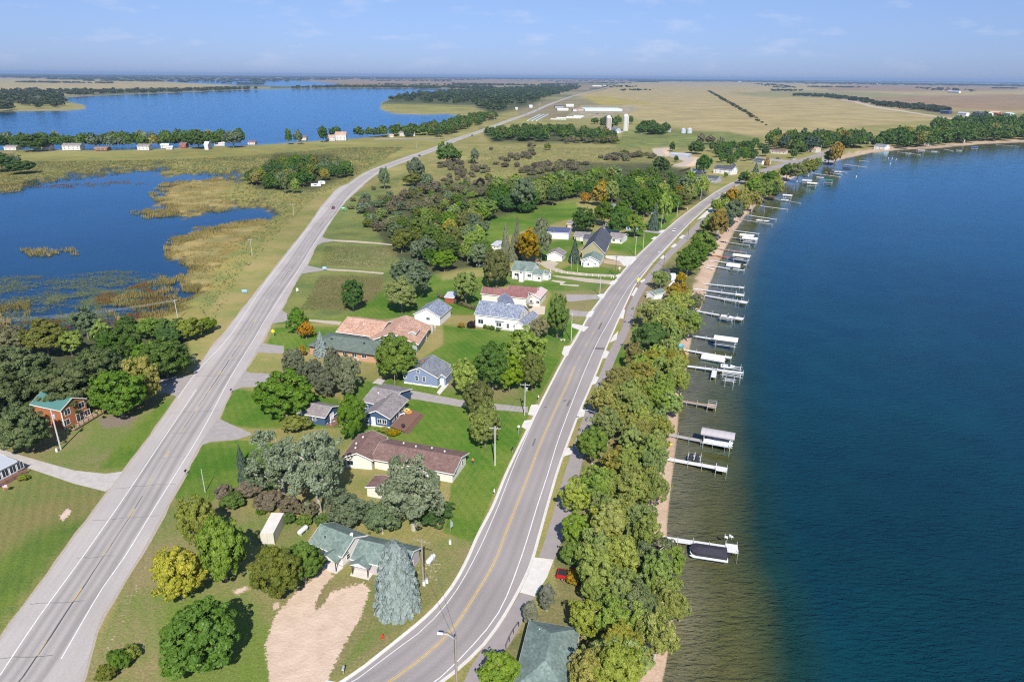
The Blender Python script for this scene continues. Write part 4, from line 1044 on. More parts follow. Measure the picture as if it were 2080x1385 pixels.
def tree(cx, top, bot, wpx, kind, shape='round', label=None, group=None, **kw):
    """a tree surveyed by the outline of its crown in the photograph"""
    cb = CBT[shape]; e = (bot - top) / 2; cy = (top + bot) / 2
    p = G(cx, bot, 0)
    for _ in range(3):
        depth = p.y * _cp + (CAM_H - p.z) * _sp; m = depth / FPX
        r = wpx / 2 * m; a = math.atan2(CAM_H - p.z, math.hypot(p.x, p.y))
        b = math.sqrt(max((e * m) ** 2 - (r * math.sin(a)) ** 2, (.5 * r) ** 2)) / math.cos(a)
        if shape in ('spruce', 'fatspruce'): b = max(b, r * .9)
        b = min(b, 14); h = 2 * b / (1 - cb); zc = cb * h + b
        p = G(cx, cy, zc)
    return put_tree(p.x, p.y, r, h, kind, shape, label, group, **kw)

T_ = tree
# --- bottom left lawn
T_(403, 1216, 1374, 172, 'green', 'dome', 'broad green tree lowest on the lawn left of the dirt lot, casting a dark shadow')
T_(362, 1103, 1224, 108, 'yellow', 'dome', 'bright yellow green round tree nearest the highway')
T_(449, 1042, 1184, 106, 'bright', 'dome', 'bright green tree directly behind the yellow one')
T_(398, 998, 1112, 78, 'lime', 'dome', 'olive green upright tree behind the bright green tree beside the highway')
T_(560, 1100, 1216, 112, 'olive', 'round', 'dark olive tree before the shipping container')
T_(615, 1092, 1184, 88, 'green', 'round', 'dark green tree touching the white cottage porch')
T_(803, 1092, 1240, 112, 'blue', 'fatspruce', 'large blue spruce before the green roofed cottages')
T_(566, 864, 1010, 150, 'silver', 'airy', 'tall silver leaved poplar, left one of the three above the brown hedge', bark=palebark)
T_(640, 858, 1045, 145, 'silver', 'airy', 'tall silver leaved poplar in the middle, before the blue shed', bark=palebark)
T_(836, 908, 1082, 160, 'silver', 'airy', 'tall silver leaved poplar hiding the brown roofed house wing', bark=palebark)
T_(705, 985, 1078, 110, 'silverdark', 'airy', 'grey green poplar in front of the brown roofed house', bark=palebark)
T_(775, 1010, 1090, 90, 'silverdark', 'airy', 'grey green poplar behind the green roofed cottage', bark=palebark)
T_(880, 1010, 1075, 85, 'deep', 'airy', 'dark low poplar at the lawn edge right of the silver crown', bark=palebark)
T_(520, 940, 1000, 60, 'silverdark', 'airy', 'low silvery sapling at the poplar edge by the lawn')
T_(491, 944, 976, 27, 'spruce', 'spruce', 'small spruce at the left foot of the silver poplars')
T_(487, 902, 948, 24, 'spruce', 'spruce', 'small dark spruce against the left silver poplar')
for k, (cx, t, b, w_, kd, lb) in enumerate([(455, 978, 1022, 44, 'brown', 'brown leafless looking shrub at the left end of the hedge'), (505, 972, 1012, 60, 'brown', 'wide brown shrub behind the round green bush'),
        (545, 990, 1040, 62, 'brown', 'brown shrub in the middle of the hedge'), (590, 1002, 1048, 55, 'brown', 'brown shrub under the silver poplar'), (628, 1010, 1056, 45, 'brush', 'grey brown shrub by the poplar trunks'),
        (471, 996, 1034, 58, 'green', 'round green bush in front of the brown hedge'), (530, 1028, 1046, 26, 'green', 'small green bush at the container corner'), (585, 1038, 1066, 34, 'green', 'green bush right of the container'),
        (618, 1040, 1070, 36, 'bright', 'bright green bush behind the white cottage'), (653, 1040, 1072, 34, 'green', 'green bush at the back wall of the white cottage'),
        (240, 1318, 1360, 60, 'green', 'tangled green weeds at the highway edge, lower left'), (265, 1310, 1338, 44, 'lime', 'yellowish weeds beside the tangled green ones'), (215, 1345, 1385, 46, 'olive', 'olive weeds at the bottom edge by the highway'),
        (348, 1330, 1374, 46, 'green', 'low green sucker growth at the foot of the broad green tree')]):
    T_(cx, t, b, w_, kd, 'shrub', lb)
# --- between the highway and the blue houses
T_(577, 748, 852, 132, 'green', 'dome', 'big dark green tree above the blue shed')
T_(713, 792, 890, 62, 'green', 'tall', 'upright green tree between the blue shed and the blue house')
T_(600, 838, 880, 62, 'lime', 'round', 'yellow green tree behind the silver poplars')
T_(803, 674, 772, 98, 'bright', 'dome', 'yellow green maple before the tan roofed building')
for cx, t, b, w_, kd, lb in [(598, 698, 776, 66, 'pine', 'grey green pine at the left end of the grove'), (634, 722, 790, 66, 'pine', 'grey green pine second from the left in the grove'), (676, 700, 784, 60, 'pine', 'pine right behind the grove centre by the green roof'),
        (708, 712, 798, 60, 'pine', 'tallest pine at the right end of the grove'), (660, 742, 806, 62, 'pine', 'front pine with a visible trunk in the grove'), (705, 748, 808, 52, 'pine', 'small pine at the front right of the grove')]:
    T_(cx, t, b, w_, kd, 'pine', lb)
T_(651, 672, 722, 44, 'blue', 'spruce', 'small blue spruce in front of the dark green roof')
T_(603, 620, 678, 42, 'green', 'tall', 'small upright green tree beside the orange tree')
T_(621, 652, 686, 34, 'orange', 'round', 'little round orange tree')
T_(614, 699, 722, 17, 'gold', 'round', 'tiny yellow sapling at the pine grove')
T_(716, 562, 630, 48, 'deep', 'dome', 'lone dark green tree on the mown strip edge')
T_(835, 520, 600, 98, 'silverdark', 'round', 'wide grey green crown of the tree behind the lone dark tree')
T_(815, 560, 632, 70, 'ashgreen', 'round', 'spreading green tree with bare trunk behind the tan roofed building')
T_(946, 545, 616, 62, 'ashgreen', 'round', 'yellowish green tree behind the small red shed')
T_(1008, 500, 584, 62, 'olive', 'dome', 'dark olive tree left of the white house with green roof')
T_(1073, 464, 532, 58, 'gold', 'round', 'golden orange tree behind the white house')
T_(1100, 432, 528, 52, 'pine', 'pine', 'tall grey pine right of the golden tree')
T_(1027, 452, 524, 26, 'pine', 'spruce', 'slender spruce left of the golden tree')
T_(1050, 440, 526, 26, 'pine', 'spruce', 'second slender spruce touching the golden tree')
T_(1042, 475, 530, 28, 'pine', 'spruce', 'shorter spruce between the two slender ones')
T_(1168, 484, 533, 28, 'spruce', 'spruce', 'dark spruce beside the white garage')
T_(1186, 420, 472, 52, 'deep', 'dome', 'dark green tree behind the tan garage')
T_(1133, 594, 686, 55, 'bright', 'dome', 'round maple with a yellow top beside the street')
T_(1096, 640, 692, 50, 'brush', 'round', 'thin brownish green tree between the white house and the maple')
T_(1000, 688, 790, 86, 'green', 'round', 'large green tree, left one of the lawn clump')
T_(1068, 662, 752, 92, 'ashgreen', 'round', 'large green tree, tallest of the lawn clump beside the white house')
T_(1082, 712, 790, 62, 'olive', 'round', 'olive tree at the right edge of the lawn clump')
T_(1035, 716, 792, 60, 'bright', 'round', 'yellow green tree in the middle of the lawn clump')
T_(945, 722, 798, 62, 'ashgreen', 'round', 'tree beside the slate blue house porch')
T_(972, 768, 850, 76, 'olive', 'dome', 'dense olive tree overhanging the long driveway')
T_(985, 815, 908, 74, 'lime', 'dome', 'dense autumn tinted tree below the long driveway')
for cx, t, b, w_, kd, lb in [(957, 650, 668, 20, 'purple', 'dark purple bush at the corner of the white house'), (937, 654, 666, 18, 'gold', 'low golden shrub beside the purple bush'),
        (985, 658, 668, 9, 'green', 'small clipped bush, leftmost under the white house wall'), (992, 660, 669, 9, 'lime', 'small clipped bush second from the left at the white house'),
        (1000, 660, 671, 11, 'green', 'small clipped bush beside the air conditioner'), (1012, 664, 674, 9, 'green', 'small clipped bush below the bay window'),
        (873, 617, 625, 12, 'brush', 'low bush at the white garage corner'),
        (762, 868, 880, 18, 'bright', 'bright green bush at the blue house steps'), (800, 872, 884, 26, 'gold', 'yellow flower bed along the deck'), (780, 866, 878, 22, 'ashgold', 'flower bed by the blue house wall'),
        (47, 962, 976, 24, 'lime', 'small yellowish bush by the sunroom'), (148, 862, 872, 14, 'bright', 'little bush at the brick house door'), (158, 870, 876, 0.1, 'bright', 'x'),
        (890, 800, 808, 10, 'gold', 'tiny gold tuft')][:-2]:
    T_(cx, t, b, w_, kd, 'shrub', lb)
for k in range(16):     # hedge between the white garage and the brown roofed house
    g = G(893 + k * 5.3, 604 + k * 1.9); put_tree(g.x, g.y, 1.2, 1.7, 'brown' if k < 5 else 'brush', 'shrub', 'clipped brown hedge shrub between the two white buildings', 'shrubs of the clipped hedge', lod='M')
# --- left side of the highway
for cx, t, b, w_, kd, sh, lb in [
    (42, 815, 922, 112, 'oak', 'dome', 'big oak overhanging the red brick house'), (140, 728, 838, 150, 'oak', 'dome', 'big oak behind the green metal roof'), (40, 700, 812, 140, 'oak', 'dome', 'oak at the left edge above the brick house'),
    (4, 760, 860, 120, 'oak', 'dome', 'oak cut by the left edge of the photo'), (195, 700, 790, 90, 'oak', 'dome', 'oak at the right of the dark grove'), (112, 765, 822, 84, 'oak', 'dome', 'oak crown right above the roof ridge'),
    (240, 742, 848, 110, 'green', 'dome', 'dark green tree beside the brick house deck'), (285, 720, 822, 84, 'ashgold', 'dome', 'orange tinted tree shading the paved driveway'), (300, 690, 760, 60, 'green', 'round', 'green tree crown before the pond shrubs'),
    (332, 680, 770, 112, 'green', 'dome', 'round green tree by the highway driveway'), (218, 660, 740, 66, 'deep', 'airy', 'dark tree with thin crown behind the oaks'), (258, 650, 738, 70, 'deep', 'round', 'dark vine covered tree by the grove'),
    (172, 614, 690, 66, 'silverdark', 'airy', 'tall poplar standing out against the pond'), (90, 645, 720, 104, 'olive', 'round', 'olive willow at the pond shore'), (25, 655, 725, 80, 'brush', 'round', 'brownish willow at the left pond shore'),
    (140, 665, 720, 60, 'ashgreen', 'round', 'light green sapling at the pond shore'), (205, 648, 700, 50, 'ashgreen', 'round', 'light green crown below the tall poplar'),
    (300, 640, 690, 64, 'bright', 'shrub', 'bright green thicket below the power lines'), (345, 640, 692, 70, 'green', 'shrub', 'green thicket beside the leaning pole'), (385, 640, 692, 66, 'lime', 'shrub', 'yellow green thicket right of the leaning pole'),
    (418, 642, 676, 44, 'bright', 'shrub', 'last green thicket toward the highway'), (255, 640, 672, 50, 'green', 'shrub', 'low thicket at the foot of the poplar'), (340, 660, 705, 60, 'deep', 'shrub', 'dark thicket in front of the leaning pole')]:
    T_(cx, t, b, w_, kd, sh, lb)
# --- belt between the street and the lake, from the bottom edge to the far beach
BELT = [
 (1015, 1318, 1405, 86, 'bright', 'dome', 'rounded bright green shrub tree at the bottom beside the green roof'),
 (1112, 1180, 1240, 46, 'palepine', 'pine', 'pale young pine below the concrete pad'), (1078, 1215, 1268, 48, 'palepine', 'pine', 'pale young pine at the corner of the green roof'),
 (1168, 1157, 1184, 44, 'gold', 'round', 'yellow and orange tree over the red truck'),
 (1195, 1300, 1420, 120, 'ashgold', 'round', 'gold tinted tree shading the green roof'), (1262, 1270, 1400, 140, 'ashgreen', 'airy', 'pale green cottonwood at the bottom edge of the belt'),
 (1335, 1230, 1345, 100, 'ash', 'airy', 'yellow green cottonwood leaning over the shallow water, lowest'), (1190, 1205, 1300, 100, 'ash', 'round', 'olive tree behind the corner of the green roof'),
 (1295, 1180, 1300, 130, 'willow', 'airy', 'grey green cottonwood near the water below the dark boat'), (1240, 1150, 1250, 110, 'ashgreen', 'airy', 'cottonwood behind the red truck'),
 (1360, 1185, 1275, 80, 'ash', 'airy', 'yellowish tree over the sand below the dark boat'), (1330, 1085, 1190, 110, 'willow', 'airy', 'grey green tree at the shore end of the dark boat dock'),
 (1368, 1100, 1180, 66, 'ashgreen', 'airy', 'light green tree reaching over the water above the dark boat'), (1352, 1160, 1240, 84, 'ashgreen', 'airy', 'pale green tree over the sand just below the dark boat'), (1384, 1205, 1262, 50, 'ash', 'airy', 'yellow tipped branchy tree farthest out over the shallow water'),
 (1265, 1075, 1180, 110, 'ash', 'airy', 'cottonwood inland of the dark boat dock'), (1205, 1090, 1180, 84, 'ashgreen', 'round', 'green tree above the red truck'),
 (1160, 1095, 1150, 50, 'bright', 'round', 'bright green low tree beside the concrete pad'), (1170, 1035, 1115, 66, 'bright', 'round', 'bright green tree beside the footpath'),
 (1235, 1010, 1105, 96, 'ash', 'round', 'olive tree with pale split trunk in the belt'), (1300, 1010, 1100, 100, 'ashgreen', 'airy', 'grey green cottonwood above the dark boat dock'),
 (1168, 965, 1050, 74, 'ash', 'airy', 'tree leaning over the footpath'), (1215, 935, 1020, 90, 'ashgreen', 'round', 'green cottonwood beside the footpath shadow'),
 (1285, 935, 1030, 104, 'ash', 'round', 'olive tree beside the white dock'), (1320, 940, 1010, 60, 'ash', 'round', 'small olive tree on the sand above the bare shore'),
 (1255, 900, 975, 90, 'ashgold', 'round', 'orange tinted tree at the grey dock root'), (1205, 860, 940, 74, 'bright', 'round', 'green tree casting shadow on the footpath'),
 (1235, 820, 905, 84, 'ashgreen', 'round', 'green and yellow tree left of the beach kayaks'), (1290, 830, 905, 90, 'ashgold', 'round', 'orange olive tree inland of the yellow kayaks'),
 (1330, 835, 890, 56, 'ash', 'airy', 'thin tree at the root of the grey dock'), (1225, 770, 850, 74, 'ashgold', 'round', 'orange tinted tree beside the tall street light'),
 (1280, 775, 850, 90, 'ash', 'round', 'olive tree in the widest part of the belt'), (1340, 770, 845, 84, 'ashgreen', 'airy', 'grey green willow over the short brown dock'),
 (1255, 735, 800, 70, 'ashgold', 'round', 'orange leaved tree next to the grass strip'), (1310, 725, 795, 96, 'ashgold', 'round', 'orange leaved tree behind the twin lift dock'),
 (1372, 715, 795, 66, 'ash', 'round', 'yellow leaved tree reaching over the twin lift dock'), (1345, 700, 760, 74, 'ashgold', 'round', 'orange tinted crown beside the blue tub'),
 (1385, 745, 800, 40, 'ash', 'round', 'yellow tips over the water by the twin lifts'),
 (1285, 690, 750, 50, 'ashgold', 'round', 'small orange tree nearest the footpath bend'),
 (1320, 650, 720, 80, 'deep', 'round', 'dark green tree beside the footpath bend'), (1350, 625, 700, 92, 'ash', 'round', 'broad olive tree beside the green roofed boathouse'),
 (1400, 620, 690, 66, 'ashgreen', 'round', 'olive green tree over the narrow sand'), (1325, 600, 670, 74, 'ash', 'round', 'olive crown left of the boathouse'), (1375, 585, 650, 80, 'ash', 'round', 'olive tree right of the green boathouse roof'),
 (1412, 588, 635, 40, 'willow', 'airy', 'grey willow above the double platform dock'), (1378, 570, 612, 44, 'gold', 'round', 'golden tree behind the green boathouse roof'),
 (1343, 545, 586, 46, 'ashgreen', 'dome', 'round green tree with an orange top beside the path'), (1384, 552, 575, 24, 'gold', 'round', 'small golden tree at the white beach hut'),
 (1398, 500, 560, 52, 'green', 'dome', 'dark green tree at the wide beach'), (1414, 488, 540, 52, 'green', 'dome', 'dark green tree behind the wide beach'), (1430, 468, 520, 60, 'bright', 'dome', 'bright green tree with a yellow crown'),
 (1462, 420, 482, 44, 'gold', 'tall', 'tall golden tree beside the curve of the beach'), (1447, 440, 476, 28, 'deep', 'round', 'dark tree left of the tall golden one'), (1480, 432, 468, 26, 'spruce', 'round', 'dark tree right of the tall golden one'),
 (1492, 402, 450, 42, 'silverdark', 'tall', 'grey green tree beyond the tall golden tree'), (1510, 378, 440, 46, 'ashgold', 'round', 'orange gold tree with wide crown'), (1530, 384, 428, 36, 'ashgold', 'round', 'orange tree at the beach bend'),
 (1490, 380, 420, 36, 'gold', 'round', 'golden crown at the end of the visible street'), (1550, 362, 410, 50, 'ashgreen', 'dome', 'wide green tree at the far beach bend'), (1533, 348, 376, 34, 'ash', 'dome', 'yellow green crown above the street end'),
 (1578, 356, 395, 40, 'ash', 'round', 'olive tree before the red canoe'), (1530, 360, 395, 40, 'bright', 'round', 'bright green crown beside the street end'), (1568, 345, 380, 42, 'green', 'round', 'green tree inland of the boat docks'),
 (1622, 326, 368, 46, 'ashgreen', 'dome', 'dark green tree at the teal canopy dock'), (1600, 332, 362, 34, 'green', 'round', 'green tree left of the teal canopy dock tree'), (1645, 322, 355, 36, 'olive', 'round', 'olive tree near the boat launch'),
 (1663, 318, 344, 22, 'ashgreen', 'round', 'small grey green tree at the boat launch'), (1572, 372, 402, 30, 'deep', 'round', 'dark low tree right of the beach bend'),
]
for cx, t, b, w_, kd, sh, lb in BELT: T_(cx, t, b, w_, kd, 'airy' if kd[:3] == 'ash' else sh, lb, bark=palebark)

# --- woods: individual trees scattered over surveyed patches
STUFF = {}
def scatter(poly, n, kinds, hr, rr, label, group, seed, shape='round', mind=.6, lod=None, stuff=None):
    rng = random.Random(seed); xs = [p[0] for p in poly]; ys = [p[1] for p in poly]; W_ = [G(*p) for p in poly]
    poly_w = [(p.x, p.y) for p in W_]; bx = (min(p[0] for p in poly_w), max(p[0] for p in poly_w), min(p[1] for p in poly_w), max(p[1] for p in poly_w))
    pts = []; tries = 0
    while len(pts) < n and tries < n * 60:
        tries += 1
        x = rng.uniform(bx[0], bx[1]); y = rng.uniform(bx[2], bx[3])
        if not inside(np.array([x]), np.array([y]), poly_w)[0]: continue
        r = rng.uniform(*rr)
        if any((x-a)**2 + (y-b)**2 < (mind * (r + c)) ** 2 for a, b, c in pts): continue
        pts.append((x, y, r))
    for x, y, r in pts:
        kd = rng.choices([k[0] for k in kinds], [k[1] for k in kinds])[0]
        sh = shape if isinstance(shape, str) else rng.choice(shape)
        q = {'gold': 'golden ', 'orange': 'orange ', 'brown': 'brown ', 'brush': 'grey brown ', 'silverdark': 'grey green ', 'olive': 'olive ', 'bright': 'bright green ', 'deep': 'dark green ', 'green': 'green ', 'spruce': 'dark ', 'pine': 'grey ', 'willow': 'pale ', 'ash': 'yellowish ', 'ashgold': 'rusty gold ', 'ashgreen': 'light green ', 'lime': 'yellow green ', 'oak': 'dark oak like '}.get(kd, '')
        hh = rng.uniform(*hr)
        if stuff: STUFF.setdefault(stuff, []).append((x, y, r, hh, kd)); continue
        put_tree(x, y, r, hh, kd, sh, q + label, q.strip() + ' ' + group, lod=lod)
    return len(pts)
SC_ = scatter
N_ = 0
# copse by the pond
N_ += SC_([(515, 380), (505, 365), (540, 345), (600, 336), (680, 338), (725, 352), (700, 362), (640, 372), (620, 382), (560, 388)], 62, [('deep', 3), ('green', 4), ('olive', 3), ('ashgold', 1.0), ('lime', .7), ('silverdark', .5)], (9, 13), (4.2, 7), 'tree in the copse between the pond and the highway', 'copse trees', 21, ['round', 'dome'])
T_(577, 342, 392, 22, 'willow', 'airy', 'pale green willow at the front of the copse'); T_(592, 340, 372, 22, 'willow', 'airy', 'second pale willow behind the front one'); T_(600, 362, 390, 24, 'ashgreen', 'round', 'low light green tree at the copse front')
# middle woods
N_ += SC_([(985, 432), (1000, 400), (1060, 380), (1150, 372), (1230, 372), (1330, 372), (1400, 380), (1420, 400), (1380, 430), (1340, 440), (1250, 432), (1240, 412), (1170, 408), (1100, 425), (1070, 436), (1020, 432)], 84, [('green', 5), ('deep', 4), ('bright', 1.4), ('olive', 2), ('gold', .8), ('ashgreen', 2), ('silverdark', .8)], (10, 16), (5, 8.2), 'leafy tree in the dense wood behind the street houses', 'wood trees behind the street', 22, ['round', 'dome'])
N_ += SC_([(800, 510), (790, 480), (880, 450), (960, 430), (985, 440), (980, 480), (985, 520), (1000, 545), (960, 560), (900, 556), (850, 540)], 52, [('green', 3), ('ashgreen', 3), ('olive', 3), ('ash', 1.5), ('silverdark', 1.5), ('bright', 1), ('ashgold', .6)], (8, 14), (4, 6.5), 'tree in the grove left of the striped lawns', 'grove trees', 23, ['round', 'airy'])
N_ += SC_([(745, 470), (735, 425), (790, 400), (870, 385), (960, 385), (1000, 400), (960, 430), (880, 450), (800, 480)], 90, [('brush', 5), ('brown', 2), ('olive', 3), ('silverdark', 1.6), ('green', 2), ('ashgreen', 2)], (4, 9), (3, 5.4), 'thicket tree in the scrub right of the highway', 'scrub trees', 24, ['shrub', 'airy'])
N_ += SC_([(885, 345), (920, 330), (1010, 332), (1060, 338), (1000, 352), (930, 356)], 30, [('brown', 4), ('brush', 2.5)], (3.5, 6), (3, 5), 'willow shrub in the brown thicket of the meadow', 'brown meadow shrubs', 25, 'shrub')
N_ += SC_([(1010, 322), (1060, 310), (1098, 312), (1080, 325), (1030, 330)], 18, [('brown', 3), ('brush', 3)], (4, 6), (3.5, 5.5), 'shrub in the upper left brown thicket', 'upper thicket shrubs', 26, 'shrub')
N_ += SC_([(1045, 350), (1100, 336), (1170, 330), (1200, 334), (1180, 345), (1120, 352), (1070, 358)], 34, [('brown', 4), ('brush', 3)], (4, 6.5), (3.5, 5.5), 'shrub in the long brown thicket', 'long thicket shrubs', 27, 'shrub')
N_ += SC_([(1215, 318), (1280, 312), (1330, 318), (1320, 326), (1260, 328), (1220, 326)], 26, [('brown', 3), ('brush', 4), ('olive', 1)], (4, 7), (3.5, 6), 'shrub in the thicket left of the gravel yard', 'right thicket shrubs', 28, 'shrub')
N_ += SC_([(700, 400), (760, 385), (800, 400), (760, 430), (700, 440)], 5, [('brush', 3), ('brown', 2)], (2.5, 4), (2, 3.5), 'lone bush on the verge right of the highway', 'verge bushes', 29, 'shrub')
for cx, t, b, w_, kd, sh, lb in [
   (780, 335, 380, 24, 'silverdark', 'tall', 'lone upright poplar close to the highway curve'), (845, 316, 368, 40, 'silverdark', 'tall', 'tall poplar at the highway curve'), (838, 350, 376, 46, 'olive', 'round', 'low olive tree before the tall poplar'),
   (906, 288, 330, 44, 'green', 'round', 'green poplar hiding the highway'), (925, 300, 328, 30, 'green', 'round', 'green poplar right of the hidden road'), (964, 300, 330, 18, 'silverdark', 'tall', 'narrow poplar in the meadow'),
   (866, 350, 378, 34, 'silverdark', 'round', 'grey green bush tree beside the tall poplar'), (742, 390, 412, 26, 'silverdark', 'shrub', 'grey green bush, upper one near the green sign'), (737, 410, 434, 34, 'silverdark', 'shrub', 'grey green bush, lower one near the green sign'),
   (976, 360, 378, 21, 'purple', 'shrub', 'round dark bush in the meadow'), (1062, 355, 425, 58, 'silverdark', 'round', 'grey green tree with white trunk at the wood edge'), (985, 400, 445, 62, 'bright', 'dome', 'bright green tree at the lawn corner'),
   (998, 298, 305, 10, 'brown', 'shrub', 'small brown bush in the far meadow'), (1112, 290, 305, 16, 'olive', 'shrub', 'olive bush standing in the far meadow'), (1080, 288, 300, 22, 'brush', 'shrub', 'grey bush in the far meadow'),
   (1343, 318, 352, 40, 'deep', 'dome', 'dark round tree beside the gravel yards'), (1374, 316, 328, 11, 'deep', 'round', 'tiny dark tree between the gravel yards'), (1366, 288, 306, 14, 'deep', 'round', 'small tree left of the grey shed'),
   (1415, 286, 312, 36, 'deep', 'dome', 'dark tree behind the grey shed'), (1430, 312, 350, 34, 'deep', 'tall', 'dark tree right of the gravel yards'), (1318, 345, 372, 26, 'blue', 'spruce', 'blue grey spruce in the far wood'),
   (1345, 350, 385, 30, 'brush', 'airy', 'grey twiggy tree by the fence'), (1294, 385, 415, 44, 'silverdark', 'airy', 'pale trunked tree over the white house'), (1218, 372, 415, 38, 'gold', 'round', 'golden tree in the wood'),
   (1190, 390, 412, 26, 'orange', 'round', 'rusty orange crown left of the golden tree'), (1098, 378, 400, 22, 'gold', 'round', 'small yellow crown in the wood'), (1240, 370, 400, 34, 'lime', 'round', 'yellow green crown beside the golden tree'),
   (1228, 405, 455, 48, 'green', 'round', 'dark tree before the partly hidden white house'), (1264, 405, 460, 50, 'green', 'round', 'large green tree over the brown roofed house'), (1290, 430, 478, 44, 'bright', 'round', 'green tree beside the blue cabin'),
   (1255, 425, 478, 44, 'deep', 'round', 'dark green tree behind the brown roofs'), (1330, 415, 466, 30, 'spruce', 'spruce', 'dark spruce at the street lawn'), (1352, 388, 450, 34, 'ashgreen', 'tall', 'green tree with bare lower trunk by the street'),
   (1375, 400, 430, 20, 'purple', 'tall', 'dark purple tree by the street'), (1400, 370, 412, 36, 'ash', 'round', 'yellow green tree along the far street'), (1390, 355, 395, 40, 'silverdark', 'round', 'grey green tree before the dark roofed house'),
   (1428, 350, 395, 30, 'ashgreen', 'tall', 'slim green tree on the far lawn'), (1340, 380, 430, 36, 'green', 'round', 'green crown over the street poles'), (1310, 380, 440, 40, 'green', 'dome', 'green crown above the hidden white house'),
   (1130, 425, 455, 0.1, 'green', 'round', 'x')][:-1]:
    T_(cx, t, b, w_, kd, sh, lb)
# upper wood edge and farm
N_ += SC_([(880, 375), (900, 350), (1000, 352), (1010, 380), (960, 385)], 24, [('brush', 4), ('brown', 1), ('olive', 2), ('silverdark', 1)], (2.5, 6), (2, 4), 'bush scattered in the meadow behind the scrub', 'meadow bushes', 30, 'shrub', mind=1.1)
N_ += SC_([(980, 276), (1010, 268), (1100, 268), (1180, 272), (1245, 282), (1250, 290), (1190, 291), (1100, 289), (1000, 288)], 60, [('deep', 5), ('green', 3), ('olive', 1.2)], (12, 17), (7, 10), 'tree in the long dark wood before the farm', 'long dark wood trees', 31, ['round', 'dome'], stuff='s')
N_ += SC_([(1120, 283), (1160, 285), (1250, 287), (1250, 293), (1150, 293)], 16, [('brush', 3), ('olive', 2)], (7, 10), (5, 8), 'dull scrub tree at the foot of the dark wood', 'wood foot trees', 32, 'round', stuff='s')
N_ += SC_([(1200, 250), (1225, 248), (1290, 252), (1275, 262), (1215, 260)], 12, [('deep', 3), ('green', 2)], (12, 18), (7, 10), 'tree around the farmyard silos', 'farmyard trees', 33, stuff='s')
N_ += SC_([(1290, 268), (1320, 262), (1362, 268), (1366, 275), (1330, 276), (1300, 273)], 16, [('deep', 4), ('green', 2)], (12, 18), (8, 11), 'tree in the round copse right of the silos', 'farm copse trees', 34, stuff='s')
# far right shore
N_ += SC_([(1560, 298), (1575, 290), (1700, 290), (1760, 292), (1760, 303), (1690, 300), (1640, 312), (1600, 312)], 62, [('deep', 5), ('green', 3), ('ashgold', .7), ('spruce', 1), ('olive', 1)], (14, 22), (6, 10), 'tree among the far beach cottages', 'far beach trees', 35, ['round', 'tall'], stuff='s')
N_ += SC_([(1770, 300), (1790, 288), (1880, 280), (1980, 275), (2100, 270), (2160, 276), (2100, 284), (1990, 289), (1900, 296), (1830, 303)], 110, [('deep', 5), ('green', 4), ('ashgold', .6), ('olive', 1.5)], (14, 22), (8, 12), 'tree along the far right lake shore', 'far right shore trees', 36, ['round', 'dome'], stuff='s')
N_ += SC_([(1880, 262), (1960, 250), (2100, 250), (2180, 262), (2100, 270), (1980, 275), (1900, 278)], 60, [('deep', 5), ('spruce', 1.5), ('green', 2)], (16, 26), (9, 13), 'dark tree behind the far right shore', 'far right back trees', 37, ['round', 'dome'], stuff='s')
N_ += SC_([(1460, 330), (1500, 318), (1545, 312), (1560, 318), (1540, 326), (1500, 335), (1470, 345)], 10, [('green', 3), ('deep', 3)], (9, 14), (4, 6), 'tree beside the white house with dark roof', 'trees by the far white house', 38)
N_ += SC_([(1440, 322), (1450, 306), (1520, 300), (1560, 300), (1540, 316), (1480, 322)], 22, [('green', 3), ('deep', 4)], (9, 14), (4.5, 7), 'tree in the row behind the far white houses', 'row trees behind far houses', 39)
for cx, t, b, w_, kd, sh, lb in [(1425, 270, 292, 18, 'brown', 'round', 'brown tree at the edge of the big field, left one'), (1443, 274, 292, 24, 'brown', 'round', 'brown tree at the field edge, right one'), (1464, 278, 300, 18, 'brush', 'round', 'grey brown tree at the field edge'),
     (1515, 348, 372, 36, 'deep', 'round', 'dark tree beside the street turn'), (1536, 330, 350, 14, 'spruce', 'spruce', 'spruce beside the far grey roofed garage'), (1558, 320, 340, 14, 'orange', 'round', 'small orange tree before the far garage'),
     (1613, 300, 320, 18, 'green', 'round', 'green tree left of the red roofed house'), (1635, 290, 312, 10, 'deep', 'tall', 'narrow dark tree at the red roofed house'), (1700, 285, 330, 30, 'gold', 'tall', 'yellow green tree above the boat launch'), (1685, 305, 330, 26, 'deep', 'round', 'dark tree at the boat launch'),
     (1475, 350, 360, 10, 'bright', 'round', 'tiny green tree on the lawn of the white house')]:
    T_(cx, t, b, w_, kd, sh, lb)
